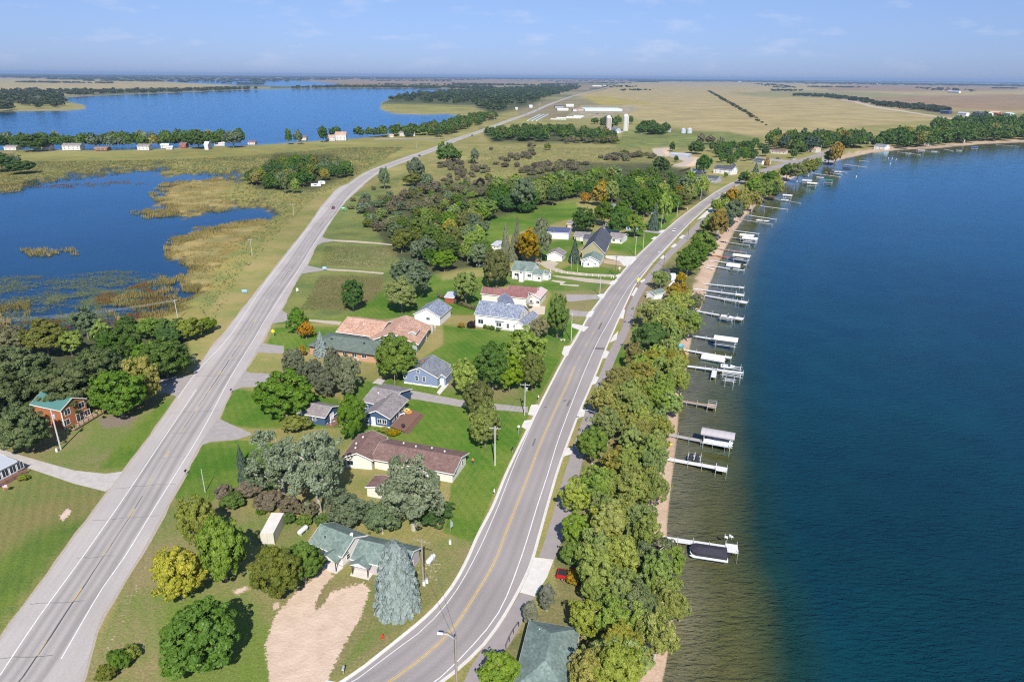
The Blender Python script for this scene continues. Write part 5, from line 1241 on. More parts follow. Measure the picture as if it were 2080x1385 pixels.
# left shore cottages
N_ += SC_([(0, 303), (80, 303), (250, 300), (410, 298), (480, 296), (480, 292), (400, 292), (240, 294), (100, 297), (0, 297)], 95, [('deep', 4), ('green', 4), ('silverdark', 1), ('ashgold', .7)], (12, 19), (6, 9.5), 'tree between the cottages on the left lake shore', 'left shore trees', 41, ['round', 'dome'], stuff='s')
N_ += SC_([(560, 292), (700, 283), (770, 279), (900, 280), (930, 268), (1000, 246), (1010, 240), (975, 240), (890, 262), (820, 272), (700, 281), (600, 288)], 84, [('deep', 5), ('green', 4), ('olive', 1)], (12, 18), (6, 10), 'tree on the shore left of the far highway', 'middle shore trees', 42, ['round', 'dome'], stuff='s')
for cx, t, b, w_, kd, sh, lb in [(66, 270, 306, 56, 'deep', 'dome', 'broad dark tree among the left shore cottages'), (401, 263, 300, 46, 'green', 'dome', 'tall green tree on the left shore'), (472, 264, 296, 40, 'silverdark', 'round', 'grey green tree on the left shore'), (487, 258, 292, 22, 'deep', 'tall', 'tall dark tree behind the grey green one'),
     (655, 256, 285, 24, 'deep', 'round', 'round dark tree left of the big white house'), (585, 258, 290, 16, 'deep', 'tall', 'dark tall tree on the shore'), (606, 262, 290, 16, 'silverdark', 'tall', 'pale tree on the shore'),
     (0, 310, 345, 60, 'deep', 'round', 'dark tree at the left edge across the pond'), (25, 310, 340, 40, 'silverdark', 'airy', 'bare topped tree at the left edge across the pond'), (40, 330, 346, 60, 'deep', 'shrub', 'low thicket at the far pond shore')]:
    T_(cx, t, b, w_, kd, sh, lb)
print('trees', tree_n, N_)

def stuff_trees(name, label, items):
    rng = np.random.default_rng(77); VV = []; FF = []; TT = []; MI = []; off = 0; ks = sorted({i[4] for i in items})
    for q, (x, y, r, h, kd) in enumerate(items):
        me, tm, V, F, T, cb = proto('round' if q % 3 else 'dome', q % 3, 'L'); sel = rng.random(len(F)) < .42
        a = rng.uniform(0, 6.28); c, s_ = math.cos(a), math.sin(a); V4 = V.reshape(-1, 4, 3)[sel].reshape(-1, 3); T4 = T.reshape(-1, 4)[sel].ravel()
        m_ = V4.reshape(-1, 4, 3).mean(1, keepdims=True); V4 = (m_ + (V4.reshape(-1, 4, 3) - m_) * 1.35).reshape(-1, 3)
        VV.append(np.stack([(V4[:, 0]*c - V4[:, 1]*s_)*r + x, (V4[:, 0]*s_ + V4[:, 1]*c)*r + y, V4[:, 2]*h], 1)); FF.append(np.arange(len(V4)).reshape(-1, 4) + off); off += len(V4); TT.append(np.clip(T4*.7 + rng.uniform(-.1, .4), 0, 1)); MI.append(np.full(len(V4)//4, ks.index(kd)))
    me = np_mesh(name, np.concatenate(VV), np.concatenate(FF), {'tint': np.concatenate(TT)})
    for k in ks: me.materials.append(LM(k))
    me.polygons.foreach_set('material_index', np.concatenate(MI).astype(np.int32)); me.update()
    return props(link(name, me), label, kind='stuff')
# belt filler between the surveyed lakeside trees
SC_([(1200, 1240), (1180, 1100), (1215, 1000), (1248, 900), (1280, 800), (1310, 720), (1330, 660), (1400, 640), (1385, 740), (1360, 860), (1335, 960), (1325, 1080), (1335, 1200), (1325, 1400), (1230, 1420), (1240, 1260)], 56, [('ash', 5), ('ashgreen', 5), ('ashgold', 1)], (7, 11), (2.6, 4.2), 'tree filling the belt between footpath and beach', 'belt filler trees', 43, ['airy', 'round'], mind=.5)
SC_([(1420, 520), (1460, 460), (1500, 420), (1540, 395), (1580, 370), (1560, 360), (1500, 385), (1470, 410), (1440, 440)], 20, [('ash', 3), ('ashgreen', 4), ('ashgold', 1), ('green', 2)], (7, 11), (3, 4.5), 'tree in the far end of the lakeside belt', 'far belt trees', 44, ['airy', 'round'], mind=.6)
stuff_trees('distant_shore_trees', 'trees lining the far shores, the farm and the long dark wood', STUFF['s'])
# --- distant woods: nobody could count these
def far_wood(label, polys, count, seed, hr=(12, 20), rr=(8, 15), kinds='far', lod='X'):
    rng = np.random.default_rng(seed); VV = []; FF = []; TT = []; off = 0
    for poly, n in zip(polys, count):
        Wp = [(G(*p).x, G(*p).y) for p in poly]; xs = [p[0] for p in Wp]; ys = [p[1] for p in Wp]
        x = rng.uniform(min(xs), max(xs), n * 12); y = rng.uniform(min(ys), max(ys), n * 12)
        ok = inside(x, y, Wp); x = x[ok][:n]; y = y[ok][:n]
        for i in range(len(x)):
            me, tm, V, F, T, cb = proto('round', i % 3, lod)
            r = rng.uniform(*rr); h = rng.uniform(*hr); d = math.hypot(x[i], y[i]); k = max(1.0, d / 5500.0)
            a = rng.uniform(0, 6.28); c, s_ = math.cos(a), math.sin(a)
            Vn = np.stack([(V[:, 0]*c - V[:, 1]*s_) * r * k + x[i], (V[:, 0]*s_ + V[:, 1]*c) * r * k + y[i], V[:, 2] * h], 1)
            VV.append(Vn); FF.append(F + off); off += len(V); TT.append(np.clip(T * .6 + rng.uniform(-.1, .5), 0, 1))
    me = np_mesh('distant_wood', np.concatenate(VV), np.concatenate(FF), {'tint': np.concatenate(TT)}); me.materials.append(LM(kinds))
    return props(link('distant_wood', me), label, kind='stuff')
far_wood('dark woods covering the peninsula left of the far highway', [[(790, 205), (830, 193), (920, 187), (1000, 182), (1100, 177), (1180, 178), (1160, 186), (1110, 200), (1060, 214), (1010, 228), (975, 222), (950, 214), (850, 208)]], [900], 51, rr=(8, 13))
far_wood('line of woods behind the far left lake shore', [[(-300, 192), (60, 186), (240, 186), (400, 183), (520, 180), (520, 183), (350, 189), (200, 193), (130, 198), (130, 220), (60, 226), (-300, 226)]], [620], 52)
far_wood('woods along the farthest lake shore', [[(560, 180), (700, 177), (860, 177), (1000, 178), (1000, 183), (900, 180.5), (700, 179.5), (600, 180.5)]], [320], 53, rr=(10, 18))
far_wood('tree rows and windbreaks in the crop fields on the right', [[(1610, 193), (1680, 194), (1760, 204), (1810, 217), (1795, 218), (1740, 207), (1670, 198), (1612, 196)], [(1780, 211), (1870, 216), (1935, 226), (1925, 230), (1850, 224), (1785, 216)],
         [(1530, 170), (1590, 172), (1620, 181), (1570, 179)], [(1560, 184), (1630, 184), (1630, 186), (1560, 186)], [(1850, 178), (1920, 180), (2000, 186), (1990, 189), (1900, 185)],
         [(1090, 175), (1100, 171), (1170, 171), (1180, 175)], [(1260, 184), (1320, 183), (1320, 185), (1260, 186)], [(1220, 178), (1265, 175), (1300, 177), (1240, 180)]], [190, 150, 70, 34, 60, 60, 20, 30], 54, rr=(7, 12), hr=(9, 14))
far_wood('thin green hedge line winding across the big crop field', [[(1437, 185), (1442, 185), (1470, 200), (1520, 228), (1560, 258), (1556, 259), (1512, 229), (1462, 201)]], [1600], 55, rr=(2.5, 5), hr=(2, 4))
_r = random.Random(9); _rows = []
for k in range(46):
    y_ = _r.uniform(157.5, 172) if k % 2 else _r.uniform(154.5, 162); x_ = _r.uniform(-100, 2150); y_ += .0087 * x_ - 3; L_ = _r.uniform(40, 260); _rows.append([(x_, y_), (x_ + L_, y_ + .0087*L_ + _r.uniform(-.6, .6)), (x_ + L_, y_ + .0087*L_ + .7), (x_, y_ + .5)])
far_wood('thin rows of trees between the distant fields', _rows, [40] * 46, 57, rr=(9, 16), hr=(10, 17))
far_wood('blue hazy woods reaching to the horizon', [[(-400, 154), (0, 152.5), (520, 156), (900, 158), (1240, 161), (1240, 163), (900, 161), (620, 164), (480, 172), (420, 170), (240, 164), (0, 160), (-400, 158)],
         [(-200, 149.3), (1040, 158), (2200, 169.5), (2200, 171), (1040, 160.5), (-200, 152)], [(1280, 163), (1500, 165), (1700, 169), (2080, 174), (2300, 177), (2300, 181), (2080, 177), (1700, 171), (1500, 167), (1280, 166)]], [1500, 2200, 900], 56, rr=(14, 26), hr=(14, 24))

# ================================================================== BUILDINGS
glass = mat('window_glass', (0.035, 0.045, 0.055), .12, spec=.6)
wtrim = mat('white_trim', (0.78, 0.77, 0.74), .6)
def wall_m(name, c, per=.2, dep=.18, ax='Z', **k): return mat(name, c, .75, lines=(ax, per, dep), noise=.06, nscale=.5, **k)
W_WHITE = wall_m('white_siding', (0.72, 0.71, 0.68)); W_BLUE = wall_m('navy_siding', (0.050, 0.095, 0.175)); W_SLATE = wall_m('slate_blue_siding', (0.200, 0.255, 0.370))
W_OLIVE = wall_m('olive_siding', (0.330, 0.310, 0.175)); W_TAN = wall_m('tan_siding', (0.56, 0.50, 0.40)); W_LILAC = wall_m('lilac_siding', (0.470, 0.420, 0.440)); W_SAGE = wall_m('sage_siding', (0.300, 0.365, 0.330))
W_CREAM = wall_m('cream_siding', (0.68, 0.65, 0.58)); W_GREY = wall_m('grey_siding', (0.36, 0.38, 0.41)); W_BROWN = wall_m('brown_siding', (0.235, 0.115, 0.060)); W_REDW = wall_m('red_siding', (0.32, 0.08, 0.055)); W_NAVYM = mat('navy_metal', (0.050, 0.065, 0.130), .45, lines=('X', .3, .3))
W_BRICK = mat('brick_wall', (0.40, 0.175, 0.105), .9, col2=(0.56, 0.36, 0.26), nscale=6, lines=('Z', .08, .25)); W_ORANGE = mat('orange_brick', (0.42, 0.155, 0.060), .9, col2=(0.30, 0.10, 0.045), nscale=5, lines=('Z', .1, .25)); W_STEEL = mat('steel_siding', (0.62, 0.63, 0.64), .5, lines=('X', .3, .2))
R_BROWN = shingle_mat('brown_shingles', (0.155, 0.095, 0.085), (0.185, 0.115, 0.100), (0.225, 0.145, 0.125)); R_TAUPE = shingle_mat('taupe_shingles', (0.185, 0.165, 0.165), (0.225, 0.200, 0.195), (0.275, 0.245, 0.235))
R_BLUEG = shingle_mat('blue_grey_shingles', (0.110, 0.135, 0.190), (0.200, 0.225, 0.290), (0.310, 0.330, 0.390)); R_GREY = shingle_mat('grey_shingles', (0.130, 0.140, 0.165), (0.185, 0.195, 0.220), (0.240, 0.250, 0.275))
R_SALMON = shingle_mat('salmon_shingles', (0.330, 0.185, 0.130), (0.440, 0.265, 0.190), (0.560, 0.375, 0.280)); R_GREEN = shingle_mat('green_shingles', (0.120, 0.165, 0.145), (0.155, 0.205, 0.180), (0.200, 0.250, 0.222))
R_DKGREEN = shingle_mat('dark_green_shingles', (0.105, 0.135, 0.115), (0.125, 0.155, 0.130), (0.15, 0.18, 0.155)); R_CHAR = shingle_mat('charcoal_shingles', (0.060, 0.068, 0.085), (0.080, 0.088, 0.105), (0.105, 0.112, 0.130)); R_REDM = shingle_mat('red_brown_shingles', (0.185, 0.085, 0.085), (0.215, 0.105, 0.100), (0.25, 0.13, 0.12))
R_TEAL = mat('teal_metal_roof', (0.085, 0.205, 0.190), .45, lines=('X', .45, .35), noise=.1); R_NAVYM = mat('navy_metal_roof', (0.075, 0.090, 0.175), .4, lines=('X', .45, .3)); R_WHITEM = mat('white_metal_roof', (0.74, 0.75, 0.76), .4, lines=('X', .4, .15), noise=.05); R_STRIPE = mat('striped_metal_roof', (0.60, 0.47, 0.44), .5, lines=('X', .6, .75)); R_GREYM = mat('grey_metal_roof', (0.42, 0.44, 0.48), .45, lines=('X', .45, .2))
woodm = mat('deck_wood', (0.21, 0.115, 0.085), .85, noise=.25, nscale=2); woodg = mat('weathered_wood', (0.33, 0.30, 0.26), .9, noise=.3, nscale=2); dark = mat('dark_metal', (0.03, 0.03, 0.032), .5); steel = mat('galvanised_steel', (0.55, 0.57, 0.59), .4, metal=.4)

def window(root, side, s, z, w_, h_, L, W, frame=None, door=False, name=None):
    """window frame and pane proud of a wall; side x-, x+, y-, y+"""
    d = .05; mb = MB(); f = .10
    def P(a, b, z0, z1, p0, p1):
        if side == 'y-': return (a, -W/2 - p1, z0, b, -W/2 - p0, z1)
        if side == 'y+': return (a, W/2 + p0, z0, b, W/2 + p1, z1)
        if side == 'x-': return (-L/2 - p1, a, z0, -L/2 - p0, b, z1)
        return (L/2 + p0, a, z0, L/2 + p1, b, z1)
    a, b = s - w_/2, s + w_/2; z0, z1 = z - h_/2, z + h_/2
    for q in ((a-f, a, z0-f, z1+f), (b, b+f, z0-f, z1+f), (a, b, z1, z1+f), (a, b, z0-f, z0)): mb.box(*P(q[0], q[1], q[2], q[3], .003, d))
    if not door and w_ > 1.0: mb.box(*P(s - .035, s + .035, z0, z1, .003, d - .01))
    elif not door: mb.box(*P(a, b, z - .03, z + .03, .003, d - .01))
    fr = mb.build(name or ('door' if door else 'window'), frame or wtrim, root)
    MB().box(*P(a, b, z0, z1, .003, .02)).build('pane' if not door else 'door_leaf', glass if not door else (door if not isinstance(door, bool) else wtrim), fr)
    return fr

def building(name, label, A, B, ze, rise, wall, roof, D=None, R=None, oh=.45, kind='gable', wins=(), doors=(), garage=(), trim=True, found=None, chim=(), cat='house', auto=0, z0=0.0, Wmax=None, flip=False, group=None, vents=0, trimm=None):
    a = G(*A, ze); b = G(*B, ze); u = (b - a); L = u.length; u.normalize(); v = Vector((-u.y, u.x, 0))
    if D is not None: d = G(*D, ze); W = (d - a).dot(v)
    else: d = G(*R, ze + rise); W = 2 * (d - a).dot(v)
    if W < 0: v = -v; W = -W
    if a.y > 290: W = min(W, 12)
    if Wmax: W = min(W, Wmax)
    sg = 1 if v.dot(Vector((-u.y, u.x, 0))) > 0 else -1
    c = a + u * L / 2 + v * W / 2; c.z = z0
    if sg < 0: u = -u        # keep a right handed frame, +y is away from A-B
    rz = math.atan2(u.y, u.x)
    t = thing(name, label, cat, c, rz, group)
    fx = sg                    # local x of end B is fx*L/2
    l2, w2 = L/2 - oh, W/2 - oh
    Lw, Ww = 2*l2, 2*w2
    mb = MB(); zb = .45 if found else 0
    if kind == 'gable':
        hr = rise * w2 / (W/2)
        vs = [(-l2, -w2, zb), (l2, -w2, zb), (l2, w2, zb), (-l2, w2, zb), (-l2, -w2, ze + rise*oh/(W/2)), (l2, -w2, ze + rise*oh/(W/2)), (l2, w2, ze + rise*oh/(W/2)), (-l2, w2, ze + rise*oh/(W/2)), (-l2, 0, ze + rise - .02), (l2, 0, ze + rise - .02)]
        mb.add(vs, [(0, 3, 2, 1), (0, 1, 5, 4), (2, 3, 7, 6), (1, 2, 6, 9, 5), (3, 0, 4, 8, 7), (4, 5, 9, 8), (6, 7, 8, 9)])
    else:
        mb.box(-l2, -w2, zb, l2, w2, ze + .02)
    mb.build('wall', wall, t)
    if found: MB().box(-l2 + .03, -w2 + .03, 0, l2 - .03, w2 - .03, zb - .002).box(-l2-.02, -w2-.02, 0, l2+.02, w2+.02, zb - .05).build('foundation', found, t)
    th = .16; rb = MB(); H = W/2
    if kind == 'gable':
        for s_ in (-1, 1):
            q = [(-L/2, s_*H, ze), (L/2, s_*H, ze), (L/2, 0, ze + rise), (-L/2, 0, ze + rise)]
            up = [(x, y, z + th) for x, y, z in q]
            f = [(0, 1, 2, 3), (7, 6, 5, 4), (4, 5, 1, 0), (5, 6, 2, 1), (7, 4, 0, 3)] if s_ > 0 else [(3, 2, 1, 0), (4, 5, 6, 7), (0, 1, 5, 4), (1, 2, 6, 5), (3, 0, 4, 7)]
            rb.add(q + up, f)
        r_o = rb.build('roof', roof, t)
        if trim:
            tb = MB()
            for x in (-L/2, L/2):
                o_ = .03 if x > 0 else -.03
                for s_ in (-1, 1):
                    pts = [(x, s_*(H+.02), ze - .08), (x, 0, ze + rise - .08), (x, 0, ze + rise + th + .02), (x, s_*(H+.02), ze + th + .02)]
                    q = pts + [(p[0] + o_, p[1], p[2]) for p in pts]
                    tb.add(q, [(0, 1, 2, 3), (7, 6, 5, 4), (0, 4, 5, 1), (1, 5, 6, 2), (2, 6, 7, 3), (3, 7, 4, 0)])
            for s_ in (-1, 1): tb.box(-L/2, s_*H + (0.001 if s_ > 0 else -.04), ze - .08, L/2, s_*H + (.04 if s_ > 0 else -.001), ze + th - .03)
            tb.build('fascia', trimm or wtrim, t)
    else:
        hl = max(L/2 - H, .3)
        q = [(-L/2, -H, ze), (L/2, -H, ze), (L/2, H, ze), (-L/2, H, ze), (-hl, 0, ze + rise), (hl, 0, ze + rise)]
        if kind == 'hipleft': q[5] = (L/2, 0, ze + rise)
        up = [(x, y, z + th) for x, y, z in q]
        rb.add(q[:4] + up, [(0, 3, 2, 1), (0, 1, 5, 4), (1, 2, 6, 5), (2, 3, 7, 6), (3, 0, 4, 7), (4, 5, 9, 8), (5, 6, 9), (6, 7, 8, 9), (7, 4, 8)])
        rb.build('roof', roof, t)
        if trim:
            tb = MB()
            for q in ((-L/2-.03, -H-.03, L/2+.03, -H-.001), (-L/2-.03, H+.001, L/2+.03, H+.03), (-L/2-.03, -H-.001, -L/2-.001, H+.001), (L/2+.001, -H-.001, L/2+.03, H+.001)):
                tb.box(q[0], q[1], ze - .06, q[2], q[3], ze + th - .02)
            tb.build('fascia', trimm or wtrim, t)
    for (sd, s_, z, w_, h_) in wins:
        sd, s_ = (('x-' if sd == 'x+' else 'x+') if (sg < 0 and sd[0] == 'x') else sd), (s_ * fx if sd[0] == 'y' else s_)
        window(t, sd, s_, z, w_, h_, Lw, Ww)
    for (sd, s_, w_, m_) in doors:
        sd, s_ = (('x-' if sd == 'x+' else 'x+') if (sg < 0 and sd[0] == 'x') else sd), (s_ * fx if sd[0] == 'y' else s_)
        window(t, sd, s_, zb + 1.05, w_, 2.05, Lw, Ww, door=m_ or wtrim)
    for (sd, s_, w_) in garage:
        sd, s_ = (('x-' if sd == 'x+' else 'x+') if (sg < 0 and sd[0] == 'x') else sd), (s_ * fx if sd[0] == 'y' else s_)
        window(t, sd, s_, 1.15, w_, 2.15, Lw, Ww, door=mat('garage_panel', (.70, .69, .66), .6, lines=('Z', .53, .25)), name='garage_door')
    if auto:
        for sd, ln in (('y-', Lw), ('x+', Ww), ('x-', Ww)):
            n = max(1, int(ln / 4)) if auto == 1 else max(1, int(ln / 3))
            for k in range(n):
                window(t, sd, -ln/2 + ln * (k + .5) / n, min(1.6, ze*.6), .95, 1.15, Lw, Ww)
                if ze > 4.2: window(t, sd, -ln/2 + ln * (k + .5) / n, 4.0, .95, 1.15, Lw, Ww)
    for (x, y, h_, m_) in chim:
        zr = ze + rise * (1 - abs(y) / H); MB().box(x - .32, y - .32, zr - .5, x + .32, y + .32, zr + h_).box(x - .38, y - .38, zr + h_ + .001, x + .38, y + .38, zr + h_ + .1).build('chimney', m_, t)
    for k in range(vents):
        x = (-.5 + (k + .5) / vents) * L * .7; y = -H * (.35 + .2 * (k % 2)); zr = ze + rise * (1 - abs(y) / H) + th
        MB().box(x - .16, y - .16, zr - .1, x + .16, y + .16, zr + .3).build('roof_vent', wtrim, t)
    t['size'] = [round(L, 1), round(W, 1)]
    return t, Lw, Ww
BL = building
brickm = mat('chimney_brick', (0.36, 0.15, 0.10), .9, noise=.3, nscale=6)

# --- bottom cottages
b1, l, w_ = BL('cottage', 'white cottage with green shingle roof and dish aerial, behind the dirt lot', (625.5, 1103), (694.7, 1132), 2.8, 1.9, W_WHITE, R_GREEN, D=(669, 1057), wins=[('y-', -2.6, 1.6, .9, 1.1), ('x+', -1.6, 1.5, .8, 1.0), ('x+', 1.2, 1.6, .8, 1.0)], found=oldconc, cat='cottage')
# porch on the front
def porch(t, x0, x1, y0, depth, ze, roofm, rise=.9, floor=concrete, gable=True):
    MB().box(x0 - .2, y0 - depth - .2, .002, x1 + .2, y0 - .02, .18).build('porch_floor', floor, t)
    for x in (x0 + .15, x1 - .15): MB().box(x - .06, y0 - depth + .1, .18, x + .06, y0 - depth + .22, ze).build('post', dark, t)
    mb = MB(); xm = (x0 + x1) / 2; th = .12
    for s_, xe in ((-1, x0 - .3), (1, x1 + .3)):
        q = [(xe, y0 - depth - .25, ze), (xm, y0 - depth - .25, ze + rise), (xm, y0 + 1.6, ze + rise), (xe, y0 + 1.6, ze)]
        up = [(a, b, c + th) for a, b, c in q]
        f = [(3, 2, 1, 0), (4, 5, 6, 7), (0, 1, 5, 4), (2, 3, 7, 6), (3, 0, 4, 7)] 
        mb.add(q + up, f if s_ < 0 else [tuple(reversed(k)) for k in f])
    mb.build('porch_roof', roofm, t)
    MB().add([(x0 - .25, y0 - depth - .2, ze + .02), (x1 + .25, y0 - depth - .2, ze + .02), (xm, y0 - depth - .2, ze + rise - .02), (x0 - .25, y0 - depth - .12, ze + .02), (x1 + .25, y0 - depth - .12, ze + .02), (xm, y0 - depth - .12, ze + rise - .02)],
             [(0, 1, 2), (5, 4, 3), (0, 3, 4, 1), (1, 4, 5, 2), (2, 5, 3, 0)]).build('porch_gable', W_WHITE, t)
porch(b1, .4, l/2 - .1, -w_/2, 1.7, 2.45, R_GREEN)
MB().lathe([(.05, 0), (.05, .5)], 8, (l/2 - .4, .3, 4.2)).build('dish_mount', steel, b1)
d_ = MB().lathe([(.05, 0), (.35, .06), (.52, .2), (.5, .2), (.33, .1), (.03, .05)], 16).build('dish', wtrim, b1); d_.location = (l/2 - .4, .3, 4.75); d_.rotation_euler = (math.radians(50), 0, math.radians(-20))
MB().lathe([(.09, 0), (.09, .6), (.14, .62), (.14, .7)], 10, (-1.4, -1.9, 3.6)).build('flue', dark, b1)
b2, l, w_ = BL('cottage', 'white cottage with green shingle roof half hidden by the blue spruce', (711, 1136), (824, 1162), 2.6, 1.8, W_LILAC, R_GREEN, D=(742, 1087), wins=[('y-', -4.5, 1.5, 1.2, .6), ('x+', 0, 1.5, .9, 1.0)], found=oldconc, cat='cottage')
porch(b2, -l/2 + .2, -l/2 + 3.6, -w_/2, 1.4, 2.35, R_GREEN)
b3, l, w_ = BL('lake_house', 'long green shingled hip roof house at the bottom edge by the belt trees', (1075, 1260.6), (1040, 1400), 3.0, 2.1, W_TAN, R_GREEN, D=(1177.8, 1280), kind='hip', auto=1, oh=.6)
MB().lathe([(.08, 0), (.08, .45)], 10, (0, 0, 0)).build('roof_vent', wtrim, b3).location = (-l * .33, -w_ * .28, 3.9)
# --- brown ranch house: three wings
b4, l, w_ = BL('ranch_house', 'large house with brown shingle roof between the silver poplars', (791, 892), (954, 920), 2.7, 1.6, W_CREAM, R_BROWN, D=(764.7, 935), oh=.7, wins=[('y+', 5, 1.5, 1.6, 1.2)], auto=1, vents=4)
def wing(parent, name, A, B, ze, rise, wall, roof, **k):
    t, l, w_ = building(name, None, A, B, ze, rise, wall, roof, **k)
    # fold the wing into its house as parts
    inv = (Matrix.Translation(parent.location) @ Matrix.Rotation(parent.rotation_euler.z, 4, 'Z')).inverted()
    loc = Matrix.Translation(t.location) @ Matrix.Rotation(t.rotation_euler.z, 4, 'Z')
    for ch in [o for o in bpy.data.objects if o.parent == t]:
        ch.parent = parent; ch.matrix_basis = inv @ loc @ ch.matrix_basis
    bpy.data.objects.remove(t); return l, w_
wing(b4, 'w', (693, 931), (727, 884), 2.75, 1.65, W_CREAM, R_BROWN, D=(748, 952), oh=.7, wins=[('x-', -2, 1.4, 1.4, 1.1)], vents=3)
wing(b4, 'w', (741, 990), (762, 966), 2.3, .5, W_CREAM, R_BROWN, D=(775, 1003), oh=.3)
# --- navy shed and navy house
b5, l, w_ = BL('garden_shed', 'navy blue shed with taupe roof and white trellis', (600.5, 839), (660, 849.5), 2.5, 1.5, W_BLUE, R_TAUPE, R=(614, 816), wins=[('y-', .8, 1.5, 1.0, .8), ('y-', -2.6, 1.5, 1.0, .8)], doors=[('x+', 0, 1.6, None)], cat='shed')
MB().box(l/2 + .1, -w_/2, 0, l/2 + 2.6, w_/2, .3).build('deck', woodm, b5)
for y in (-w_/2 + .3, w_/2 - .3): MB().box(l/2 + 1.5, y, .3, l/2 + 1.6, y + .1, 2.3).build('trellis_post', wtrim, b5)
MB().box(l/2 + 1.5, -w_/2 + .3, 2.3, l/2 + 1.62, w_/2 - .2, 2.42).build('trellis_beam', wtrim, b5)
b6, l, w_ = BL('blue_house', 'navy blue house with taupe roof and brown stepped deck', (792.4, 851.8), (830, 812.6), 2.9, 1.8, W_BLUE, R_TAUPE, D=(738, 842), oh=.5, found=concrete,
     wins=[('x-', 3.0, 1.7, 1.0, .8), ('x-', -2.0, 1.7, 1.1, 1.2), ('x-', -.6, 1.7, 1.1, 1.2), ('y-', -3, 1.6, 1.4, 1.1), ('y-', 0, 1.5, 2.0, 1.6), ('y-', 3.2, 1.6, 1.6, 1.2)], doors=[('x-', 1.1, .95, None)])
wing(b6, 'w', (735, 816), (792, 827), 2.9, 1.7, W_BLUE, R_TAUPE, R=(730.6, 781), oh=.4, wins=[('y-', -3.6, 1.5, 1.6, 1.0)], vents=2)
# deck boards of the navy house
dk = [G(*p, .5) for p in ((793, 866), (829, 879), (862, 841), (830, 829))]
t = thing('timber_deck', 'brown timber deck with three long steps beside the navy house', 'deck', (dk[0].x, dk[0].y, 0))
o0 = dk[0].copy(); 
def rel(p, z=0): return (p.x - o0.x, p.y - o0.y, z)
nb = 26
for k in range(nb):
    a0, a1 = dk[0].lerp(dk[3], k / nb), dk[1].lerp(dk[2], k / nb); b0, b1_ = dk[0].lerp(dk[3], (k + .9) / nb), dk[1].lerp(dk[2], (k + .9) / nb)
    e = .82
    MB().prism([rel(a0)[:2], rel(a0.lerp(a1, e))[:2], rel(b0.lerp(b1_, e))[:2], rel(b0)[:2]], .45, .5).build('deck_board', woodm, t)
for k in range(3):
    e0, e1 = .82 + k*.06, .82 + (k+1)*.06 - .006
    MB().prism([rel(dk[0].lerp(dk[1], e0))[:2], rel(dk[0].lerp(dk[1], e1))[:2], rel(dk[3].lerp(dk[2], e1))[:2], rel(dk[3].lerp(dk[2], e0))[:2]], 0, .36 - k*.12).build('deck_step', woodm, t)
# things on the deck
def at_(px, py, z=0): g = G(px, py, z); return (g.x, g.y, z)
def simple_bench(px, py, rz, m, label, L_=3.2):
    t = thing('bench', label, 'bench', at_(px, py, .5), rz); MB().box(-L_/2, -.25, .4, L_/2, .25, .47).build('seat', m, t)
    for x in (-L_/2 + .2, L_/2 - .2): MB().box(x - .05, -.2, 0, x + .05, .2, .4).build('leg', m, t)
    return t
simple_bench(812, 845, .75, wtrim, 'long white bench against the navy house wall')
t = thing('kettle_grill', 'black covered grill on the timber deck', 'grill', at_(819, 869, .5)); MB().lathe([(.05, .35), (.42, .5), (.5, .8), (.42, 1.05), (.1, 1.15)], 16).build('lid', dark, t); MB().bar((.2, .2, 0), (.1, .1, .5), .03).bar((-.2, .2, 0), (-.1, .1, .5), .03).bar((0, -.25, 0), (0, -.1, .5), .03).build('stand', dark, t)
for k, (px, py, c, lb) in enumerate(((830, 838, (.70, .30, .07), 'orange float on the timber deck'), (826, 834, (.75, .60, .15), 'yellow float on the timber deck'))):
    mb = MB(); 
    for i in range(14):
        a = 2*math.pi*i/14; a2 = 2*math.pi*(i+1)/14; mb.bar((.7*math.cos(a), .7*math.sin(a), .2), (.7*math.cos(a2), .7*math.sin(a2), .2), .2, n=8)
    o = mb.build('float', mat('float%d' % k, c, .4)); o.location = at_(px, py, .5); props(o, lb, 'float')
def kayak(px, py, rz, m, label, L_=3.4, wd=.75, z=0.0, name='kayak', cat='kayak', seat=True, lift=0):
    n = 12; mb = MB(); ring = []
    for i in range(n + 1):
        s_ = -1 + 2*i/n; w2 = wd/2 * (1 - abs(s_)**2.4) + .03; zz = .06 * s_**4
        ring.append([(s_*L_/2, -w2, .22 + zz), (s_*L_/2, -w2*.6, .04 + zz*2), (s_*L_/2, 0, 0 + zz*3), (s_*L_/2, w2*.6, .04 + zz*2), (s_*L_/2, w2, .22 + zz), (s_*L_/2, 0, .33 + zz)])
    vs = [p for r in ring for p in r]; k = 6
    fs = [(i*k+j, i*k+(j+1) % k, (i+1)*k+(j+1) % k, (i+1)*k+j) for i in range(n) for j in range(k)]
    mb.add(vs, [tuple(reversed(f)) for f in fs] + [tuple(range(k)), tuple(n*k + j for j in range(k-1, -1, -1))])
    t = thing(name, label, cat, at_(px, py, z), rz); t.location.z = z + lift; mb.build('hull', m, t)
    if seat: MB().lathe([(.26, 0), (.26, .03), (.2, .035)], 12, (-.1, 0, .31)).build('cockpit', dark, t)
    return t
yel = mat('kayak_yellow', (0.80, 0.62, 0.02), .35); redp = mat('red_plastic', (0.55, 0.03, 0.02), .4); whitep = mat('white_plastic', (0.75, 0.76, 0.77), .35)
kayak(668.5, 860, .62, whitep, 'white canoe lying beside the navy shed', name='canoe', cat='canoe')
